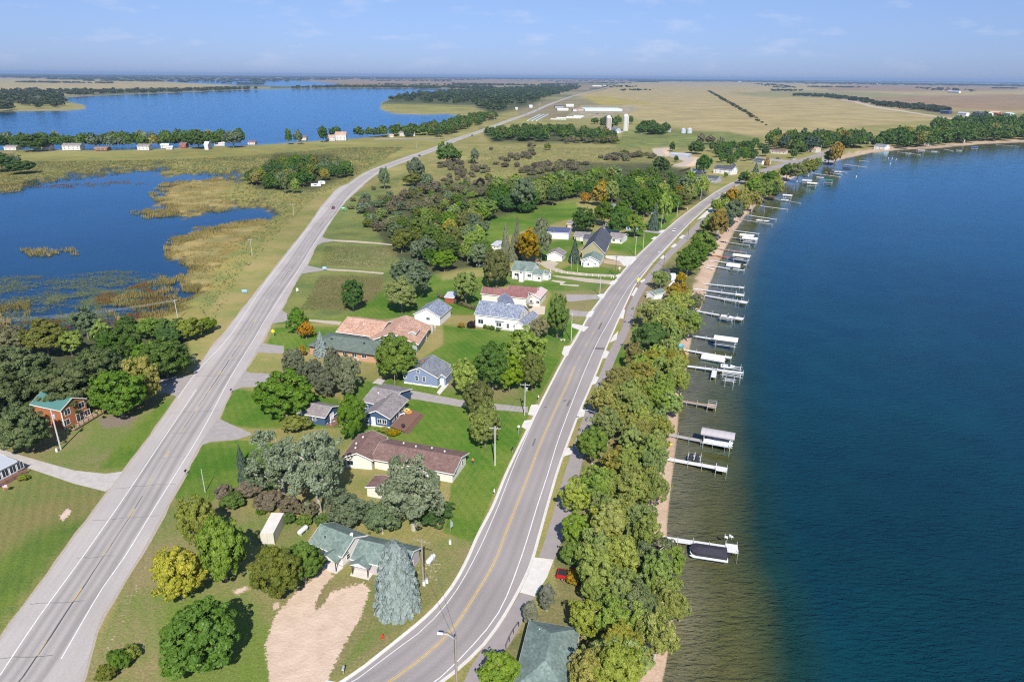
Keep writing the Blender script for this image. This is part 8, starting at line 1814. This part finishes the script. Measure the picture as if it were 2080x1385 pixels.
mailbox((470, 799), 'black mailbox pair at the round maple lawn'); mailbox((378, 965), 'black mailbox at the highway shoulder by the poplars'); mailbox((1041, 919), 'dark mailbox beside the kerb below the tall pole', dark); mailbox((1093.5, 813), 'white mailbox above the long driveway', whitep); mailbox((1004, 1006), 'white mailbox at the lawn edge, nearest the bend', whitep); mailbox((698.5, 1369), 'silver mailbox at the bottom edge kerb', steel); mailbox((1103.8, 760), 'small white utility post on the striped lawn', whitep)
for px, lb in (((861.5, 1188), 'white utility box left of its twin at the wooden pole foot'), ((867.5, 1183), 'white utility box right of its twin at the wooden pole foot'), ((914.5, 1104), 'lone white utility post on the grass near the bend'), ((116, 917), 'white utility box at the foot of the pole by the brick house')):
    p = G(*px); t = thing('utility_box', lb, 'utility box', (p.x, p.y, 0)); MB().box(-.22, -.18, 0, .22, .18, .85).build('case', whitep, t); MB().box(-.24, -.2, .851, .24, .2, .95).build('lid', steel, t)
p = G(776.7, 1296); t = thing('hydrant', 'small red hydrant on the grass right of the dirt lot', 'hydrant', (p.x, p.y, 0)); MB().lathe([(.2, 0), (.2, .08), (.14, .1), (.14, .6), (.19, .62), (.16, .75), (.05, .85)], 12).build('barrel', redp, t); MB().bar((-.28, 0, .45), (.28, 0, .45), .08).build('nozzle', redp, t)
p = G(915, 1078); t = thing('feather_flag', 'grey feather flag standing on the lawn near the bend', 'flag', (p.x, p.y, 0)); MB().bar((0, 0, 0), (0, 0, 2.6), .03).build('pole', steel, t); MB().add([(0, -.02, .7), (.5, -.02, 1.1), (.55, -.02, 2.0), (.1, -.02, 2.7), (0, .02, .7), (.5, .02, 1.1), (.55, .02, 2.0), (.1, .02, 2.7)], [(0, 1, 2, 3), (7, 6, 5, 4), (0, 4, 5, 1), (1, 5, 6, 2), (2, 6, 7, 3), (3, 7, 4, 0)]).build('banner', mat('grey_banner', (.25, .30, .27), .8), t)
p = G(1143, 692); t = thing('stone_bench', 'pale stone bench on the lawn below the maple', 'bench', (p.x, p.y, 0), .1); MB().box(-.9, -.25, .38, .9, .25, .5).build('seat', mat('pale_rock', (.6, .57, .5), .9), t); MB().box(-.7, -.2, 0, -.45, .2, .38).box(.45, -.2, 0, .7, .2, .38).build('legs', mat('pale_rock', (.6, .57, .5), .9), t)
p = G(9, 1000); t = thing('flag', 'small red white and blue flag on a post at the sunroom lawn', 'flag', (p.x, p.y, 0)); MB().bar((0, 0, 0), (0, 0, 2.2), .03).build('pole', steel, t)
for i in range(7): MB().box(.03, -.01, 1.1 + i*.14, 1.0, .01, 1.1 + (i+1)*.14).build('stripe', redp if i % 2 == 0 else whitep, t)
MB().box(.03, -.02, 1.66, .45, .02, 2.07).build('canton', mat('flag_blue', (.03, .05, .22), .7), t)
def tank(px, rz, label):
    p = G(*px, .8); t = thing('propane_tank', label, 'propane tank', (p.x, p.y, 0), rz); mb = MB(); n = 14; prof = [(-1.35, .05), (-1.28, .28), (-1.1, .44), (-.85, .5), (.85, .5), (1.1, .44), (1.28, .28), (1.35, .05)]
    vs = [(x, r*math.cos(2*math.pi*i/n), .85 + r*math.sin(2*math.pi*i/n)) for x, r in prof for i in range(n)]; mb.add(vs, [(j*n+i, (j+1)*n+i, (j+1)*n+(i+1) % n, j*n+(i+1) % n) for j in range(7) for i in range(n)] + [tuple(range(n)), tuple(7*n+i for i in range(n-1, -1, -1))]); mb.build('tank', mat('tank_white', (.62, .63, .64), .35), t)
    for x in (-.8, .8): MB().box(x-.08, -.35, 0, x+.08, .35, .45).build('leg', steel, t)
    MB().lathe([(.12, 1.33), (.12, 1.5), (.05, 1.52)], 8).build('valve_cap', steel, t)
tank((615, 1076), 1.15, 'white propane tank between the container and the cottage'); tank((875, 1135), 1.15, 'white propane tank right of the wooden pole')
# fences
fp = [G(1118, 551.5), G(1150, 556), G(1200, 561), G(1246, 565)]; t = thing('post_fence', 'row of low white fence posts beside the gravel drive', 'fence', fp[0]); rs_ = resample(fp, 2.9)
for q in rs_: MB().box(q.x - fp[0].x - .09, q.y - fp[0].y - .09, 0, q.x - fp[0].x + .09, q.y - fp[0].y + .09, 1.1).build('post', wtrim, t)
fp = [G(1380, 350), G(1390, 348), G(1402, 344)]; t = thing('board_fence', 'tall dark board fence beside the small white shed', 'fence', fp[0])
for q0, q1 in zip(resample(fp, 2.4)[:-1], resample(fp, 2.4)[1:]): MB().beam((q0.x - fp[0].x, q0.y - fp[0].y, 1.0), (q0.x - fp[0].x + (q1.x-q0.x)*.97, q0.y - fp[0].y + (q1.y-q0.y)*.97, 1.0), .08, 2.0).build('panel', mat('dark_boards', (.05, .045, .04), .8), t)
fp = [G(1028, 1320), G(1038, 1295), G(1054, 1272)]; t = thing('handrail', 'dark handrail along the footpath by the green roofed house', 'railing', fp[0]); rr_ = resample(fp, 1.8)
for q in rr_: MB().bar((q.x-fp[0].x, q.y-fp[0].y, 0), (q.x-fp[0].x, q.y-fp[0].y, 1.05), .04, n=6).build('post', dark, t)
for q0, q1 in zip(rr_[:-1], rr_[1:]): MB().bar((q0.x-fp[0].x, q0.y-fp[0].y, 1.05), (q1.x-fp[0].x, q1.y-fp[0].y, 1.05), .04, n=6).build('rail', dark, t)
fp = [G(968, 541), G(985, 543)]; t = thing('rail_fence', 'white rail fence beside the dark olive tree', 'fence', fp[0]); d_ = fp[1] - fp[0]
for i in range(4): MB().box(d_.x*i/3-.07, d_.y*i/3-.07, 0, d_.x*i/3+.07, d_.y*i/3+.07, 1.2).build('post', wtrim, t)
for z_ in (.5, 1.0): MB().beam((0, 0, z_), (d_.x, d_.y, z_), .05, .14).build('rail', wtrim, t)
# ================================================================== VEHICLES AND THE PERSON
tyre = mat('tyre', (0.02, 0.02, 0.02), .8); hub = mat('hub', (0.45, 0.46, 0.48), .35, metal=.6)
def car(px, rz, paint, label, L_=4.7, W_=1.85, kind='sedan', name='car', scale=1.0, xyz=None):
    p = G(*px) if xyz is None else Vector(xyz); t = thing(name, label, 'pickup truck' if kind == 'pickup' else 'car', (p.x, p.y, .03), rz); t.scale = (scale,)*3
    l = L_/2; w2 = W_/2
    pr = [(-l, .35), (-l, .85), (-l + .1, .98), (l*.45, .95), (l*.92, .82), (l, .62), (l, .35)]
    if kind == 'pickup': pr = [(-l, .5), (-l, 1.15), (l*.42, 1.15), (l*.94, 1.05), (l, .85), (l, .5)]
    n = len(pr); ys = [(-w2*.94, 1), (-w2, 0), (w2, 0), (w2*.94, 1)]
    mb = MB(); A0 = [(x, -w2, z) for x, z in pr]; B0 = [(x, w2, z) for x, z in pr]; mb.add(A0 + B0, [tuple(range(n)), tuple(range(2*n-1, n-1, -1))] + [(i, n+i, n+(i+1) % n, (i+1) % n) for i in range(n)]); mb.build('body', paint, t)
    if kind == 'pickup': x0, x1, x2, x3, zb, zt = -.3, -.15, .9, 1.5, 1.151, 1.85
    else: x0, x1, x2, x3, zb, zt = -l*.82, -l*.48, l*.12, l*.48, .951, 1.45
    w3 = w2*.80
    MB().add([(x0, -w2*.92, zb), (x3, -w2*.92, zb), (x3, w2*.92, zb), (x0, w2*.92, zb), (x1, -w3, zt), (x2, -w3, zt), (x2, w3, zt), (x1, w3, zt)], [(0, 1, 5, 4), (1, 2, 6, 5), (2, 3, 7, 6), (3, 0, 4, 7)]).build('windows', glass, t)
    MB().box(x1 - .02, -w3 - .02, zt + .001, x2 + .02, w3 + .02, zt + .05).build('roof_panel', paint, t)
    for x in (-l*.62, l*.62):
        for s_ in (-1, 1):
            w_o = MB().bar((x, s_*(w2-.18), .34), (x, s_*(w2+.02), .34), .34, n=14).build('wheel', tyre, t); MB().bar((x, s_*(w2+.021), .34), (x, s_*(w2+.03), .34), .19, n=10).build('rim', hub, w_o)
    for s_ in (-1, 1):
        MB().box(l + .001, s_*w2*.7 - .15, .6, l + .02, s_*w2*.7 + .15, .74).build('headlight', whitep, t); MB().box(-l - .02, s_*w2*.75 - .14, .72, -l - .001, s_*w2*.75 + .14, .86).build('tail_light', redp, t)
    if kind == 'pickup': MB().box(-l + .12, -w2*.82, 1.151, -.35, w2*.82, 1.16).build('bed', dark, t)
    return t
def az_at(cl, px):
    g = G(*px); i = min(range(len(cl)-1), key=lambda k: (cl[k]-g).length); d = cl[i+1]-cl[i]; return math.atan2(d.y, d.x)
car((1370, 470), az_at(scl, (1370, 470)), mat('paint_white', (.72, .73, .75), .25, spec=.6), 'white car driving away on the lakeside street', 4.8, 1.9)
car((677, 424), az_at(hcl, (677, 424)) + math.pi, mat('paint_maroon', (.16, .01, .02), .25, spec=.6), 'dark red car coming toward the camera on the highway', 4.8, 1.9)
car((959, 276), az_at(hcl, (959, 276)) + math.pi, mat('paint_black', (.02, .02, .025), .25, spec=.6), 'dark car on the far highway near the long wood', 4.8, 2.0)
car((852, 317.5), az_at(hcl, (852, 317)), mat('paint_navy', (.03, .05, .12), .25, spec=.6), 'dark blue car on the highway behind the tall poplar', 4.8, 2.0)
for k, (px, lb) in enumerate((((1069, 233), 'dark car, nearest of three on the distant highway'), ((1080, 229.5), 'dark car, second of three on the distant highway'), ((1092, 224), 'grey truck, farthest of three on the distant highway'), ((1198, 186), 'pale vehicle close to the end of the highway'))): car(px, az_at(hcl, px), mat('paint_grey%d' % (k % 2), ((.06, .06, .08), (.4, .4, .42))[k % 2], .3), lb, 5.5, 2.2)
car((1163, 1176), -.25, mat('paint_red', (.42, .01, .015), .25, spec=.6), 'red pickup truck parked under the yellow and orange tree', 5.6, 2.0, 'pickup', 'pickup_truck')
car((1352, 553), 0.1, mat('paint_plum', (.08, .05, .10), .25, spec=.6), 'dark car parked in the shade by the wide beach', 4.6, 1.9); car((1580, 323), .2, mat('paint_navy', (.03, .05, .12), .25), 'blue car parked at the far white garage', 4.8, 2); car((1612, 325), .2, mat('paint_white', (.72, .73, .75), .25), 'white car parked on the far side road', 4.8, 2)
car((1262, 268.5), .3, mat('paint_white', (.72, .73, .75), .25), 'white vehicle in the farmyard right of the silos', 6, 2.4)
# camper and van at the copse
for px, L_, lb in (((642, 380), 7.5, 'white camper trailer at the edge of the copse'), ((654, 375), 5.5, 'small white trailer behind the camper')):
    p = G(*px); t = thing('camper_trailer', lb, 'trailer', (p.x, p.y, 0), .2); pr = [(-L_/2, .6), (-L_/2, 2.5), (-L_/2+.4, 2.8), (L_/2-.7, 2.8), (L_/2, 2.0), (L_/2, .6)]; MB().add([(x, -1.2, z) for x, z in pr] + [(x, 1.2, z) for x, z in pr], [tuple(range(6)), tuple(range(11, 5, -1))] + [(i, 6+i, 6+(i+1) % 6, (i+1) % 6) for i in range(6)]).build('shell', whitep, t); MB().box(-L_*.2, -1.23, 1.5, L_*.1, -1.21, 2.2).build('window', glass, t)
    for x in (-.5, .5): MB().bar((x, -1.22, .35), (x, -1.0, .35), .35, n=12).build('wheel', tyre, t)
# nursery yard clutter
for k, (px, c, lb) in enumerate([((1213, 232), (.03, .04, .08), 'dark truck in the nursery yard, left one'), ((1243, 232), (.5, .5, .52), 'pale truck in the nursery yard, right one'), ((1290, 270), (.1, .12, .16), 'dark car before the farm copse, left one'), ((1301, 273), (.4, .42, .46), 'grey car before the farm copse, right one')]): car(px, .4 + k*.5, mat('yard_paint%d' % k, c, .35), lb, 6, 2.4)

p = G(960.5, 942.5)
me = bpy.data.meshes.new('person'); J = [(0, 0, .95), (0, 0, 1.2), (0, 0, 1.45), (0, 0, 1.55), (0, -.01, 1.68), (-.11, 0, .9), (-.13, .02, .5), (-.14, 0, .06), (-.14, -.14, .04), (.11, 0, .9), (.13, .02, .5), (.14, 0, .06), (.14, -.14, .04), (-.2, 0, 1.42), (-.28, .02, 1.14), (-.24, -.14, .92), (.2, 0, 1.42), (.30, .02, 1.14), (.26, -.14, .92), (-.23, -.19, .86), (.25, -.19, .86)]
E_ = [(0, 1), (1, 2), (2, 3), (3, 4), (0, 5), (5, 6), (6, 7), (7, 8), (0, 9), (9, 10), (10, 11), (11, 12), (2, 13), (13, 14), (14, 15), (2, 16), (16, 17), (17, 18), (15, 19), (18, 20)]
RR = [.15, .15, .15, .06, .11, .1, .07, .05, .04, .1, .07, .05, .04, .07, .05, .035, .07, .05, .035, .03, .03]
me.from_pydata(J, E_, []); o = link('person', me); o.location = (p.x, p.y, 0); o.rotation_euler = (0, 0, -.4)
md = o.modifiers.new('skin', 'SKIN')
for i, v in enumerate(me.skin_vertices[0].data): v.radius = (RR[i], RR[i]*.85); v.use_root = (i == 0)
o.modifiers.new('subsurf', 'SUBSURF').levels = 1
m = bpy.data.materials.new('person_clothes'); m.use_nodes = True; nt = m.node_tree; tc = nt.nodes.new('ShaderNodeTexCoord'); sp = nt.nodes.new('ShaderNodeSeparateXYZ'); nt.links.new(tc.outputs['Object'], sp.inputs[0]); ra = nt.nodes.new('ShaderNodeValToRGB'); ra.color_ramp.interpolation = 'CONSTANT'; mr = nt.nodes.new('ShaderNodeMapRange'); mr.inputs[2].default_value = 1.8; nt.links.new(sp.outputs[2], mr.inputs[0]); nt.links.new(mr.outputs[0], ra.inputs[0])
e = ra.color_ramp.elements; e[0].color = (.03, .03, .03, 1); e[1].position = .06; e[1].color = (.03, .07, .2, 1)
for q_, c_ in ((.54, (.75, .16, .05, 1)), (.83, (.5, .3, .22, 1)), (.95, (.08, .05, .03, 1))): k_ = e.new(q_); k_.color = c_
nt.links.new(ra.outputs[0], nt.nodes['Principled BSDF'].inputs['Base Color']); me.materials.append(m); props(o, 'person in an orange shirt and blue trousers standing on the lawn by the brown roof', 'person')

# ================================================================== REEDS, LILY PADS, GRASS TUFTS
def blades(name, label, polys, count, seed, hr, wr, colk, z=0.0, lean=.35, per=3, minsd=None, noise_cut=None):
    rng = np.random.default_rng(seed); X = []; Y = []
    for poly, n in zip(polys, count):
        Wp = [(G(*p).x, G(*p).y) for p in poly]; xs = [p[0] for p in Wp]; ys = [p[1] for p in Wp]
        x = rng.uniform(min(xs), max(xs), n*14); y = rng.uniform(min(ys), max(ys), n*14); ok = inside(x, y, Wp)
        if noise_cut is not None: ok &= fbm(x/noise_cut[0], y/noise_cut[1]) > noise_cut[2]
        X.append(x[ok][:n]); Y.append(y[ok][:n])
    x = np.concatenate(X); y = np.concatenate(Y); n = len(x)
    d = np.hypot(x, y); sc = np.clip(d / 260, 1, 3.2)
    V = []; 
    h = rng.uniform(*hr, n); w_ = rng.uniform(*wr, n) * sc; az = rng.uniform(0, 6.28, n)
    for k in range(per):
        a = az + k * 6.283 / per; dx = np.cos(a); dy = np.sin(a); o_ = rng.uniform(0, .35, n) * sc; le = rng.uniform(0, lean, n) * h
        bx = x + dx*o_; by = y + dy*o_
        V.append(np.stack([np.stack([bx - dy*w_/2, by + dx*w_/2, np.full(n, z)], 1), np.stack([bx + dy*w_/2, by - dx*w_/2, np.full(n, z)], 1), np.stack([bx + dx*le, by + dy*le, z + h], 1)], 1))
    V = np.concatenate(V).reshape(-1, 3); F = np.arange(len(V)).reshape(-1, 3)
    T = np.repeat(np.tile(np.clip(fbm(x/12, y/12) * 1.4 + .5 + rng.uniform(-.2, .2, n), 0, 1), per), 3)
    me = np_mesh(name, V, F, {'tint': T}); me.materials.append(LM(colk)); return props(link(name, me), label, kind='stuff')
LEAF['reedgold'] = ((0.24, 0.20, 0.07), (0.50, 0.38, 0.16)); LEAF['reedgreen'] = ((0.13, 0.16, 0.045), (0.27, 0.24, 0.085)); LEAF['weedred'] = ((0.22, 0.12, 0.06), (0.36, 0.22, 0.10)); LEAF['pads'] = ((0.10, 0.14, 0.05), (0.28, 0.32, 0.16)); LEAF['meadow'] = ((0.17, 0.20, 0.055), (0.31, 0.28, 0.11))
blades('reed_bed', 'golden reeds standing in the marsh pond shallows', [[(300, 392), (330, 370), (400, 362), (480, 358), (465, 390), (470, 410), (520, 418), (400, 436), (320, 440), (290, 432), (340, 420), (310, 405)], [(330, 490), (380, 470), (470, 452), (560, 440), (510, 480), (450, 540), (415, 600), (330, 572), (390, 545), (335, 520)],
   [(40, 506), (150, 500), (160, 516), (60, 520)], [(200, 620), (330, 560), (420, 590), (360, 640), (240, 650)], [(-20, 620), (60, 610), (60, 650), (-20, 660)], [(0, 355), (50, 360), (40, 388), (0, 392)], [(250, 430), (350, 418), (380, 428), (300, 444)]], [4200, 5200, 260, 1500, 400, 500, 300], 61, (.8, 1.9), (.12, .3), 'reedgold', z=-.62, noise_cut=(9, 6, -.04))
blades('reed_bed', 'green sedge growing along the pond margin and verge', [[(0, 330), (300, 326), (500, 318), (700, 300), (820, 300), (700, 372), (640, 400), (560, 480), (480, 570), (440, 650), (400, 645), (420, 590), (500, 480), (560, 440), (540, 420), (470, 410), (480, 360), (300, 345), (100, 370), (0, 395)]], [15000], 62, (.35, 1.0), (.12, .3), 'reedgreen', z=-.02)
blades('weed_patch', 'reddish weeds in the pond shallows', [[(190, 600), (300, 570), (350, 600), (300, 640), (200, 640)], [(0, 650), (200, 645), (330, 630), (400, 640), (330, 660), (100, 680), (0, 690)], [(60, 376), (260, 366), (300, 372), (80, 384)]], [1500, 1500, 300], 63, (.25, .8), (.12, .3), 'weedred', z=-.60, noise_cut=(7, 5, 0))
blades('meadow_grass', 'tall meadow grass and weeds between highway and houses', [[(655, 480), (720, 440), (760, 400), (830, 350), (900, 340), (1000, 300), (1200, 300), (1300, 300), (1320, 330), (1200, 350), (1000, 370), (900, 400), (760, 470), (700, 480)], [(650, 560), (780, 562), (765, 610), (690, 632), (610, 630)], [(660, 500), (810, 502), (800, 545), (650, 540)]], [7000, 2600, 2200], 64, (.3, .95), (.12, .3), 'meadow')
def pads(name, label, polys, count, seed, cut):
    rng = np.random.default_rng(seed); V = []; T = []
    for poly, n in zip(polys, count):
        Wp = [(G(*p, WATER_Z).x, G(*p, WATER_Z).y) for p in poly]; xs = [p[0] for p in Wp]; ys = [p[1] for p in Wp]
        x = rng.uniform(min(xs), max(xs), n*14); y = rng.uniform(min(ys), max(ys), n*14); ok = inside(x, y, Wp) & (fbm(x/8, y/5) + rng.normal(0, .1, len(x)) > cut); x = x[ok][:n]; y = y[ok][:n]; n = len(x)
        r = rng.uniform(.14, .36, n); a = rng.uniform(0, 6.28, n); z = WATER_Z + .012 + rng.uniform(0, .02, n)
        V.append(np.stack([np.stack([x + r*np.cos(a + k*1.5708)*(1.2 if k % 2 else .9), y + r*np.sin(a + k*1.5708), z], 1) for k in range(4)], 1).reshape(-1, 3)); T.append(np.repeat(rng.random(n), 4))
    V = np.concatenate(V); me = np_mesh(name, V, np.arange(len(V)).reshape(-1, 4), {'tint': np.concatenate(T)}); me.materials.append(LM('pads')); return props(link(name, me), label, kind='stuff')
pads('lily_pads', 'pale lily pads scattered over the near half of the pond', [[(-20, 560), (120, 560), (240, 548), (330, 555), (360, 600), (280, 640), (120, 665), (-20, 672)], [(100, 600), (250, 570), (300, 600), (200, 650), (60, 660)]], [15000, 6000], 65, -.02)
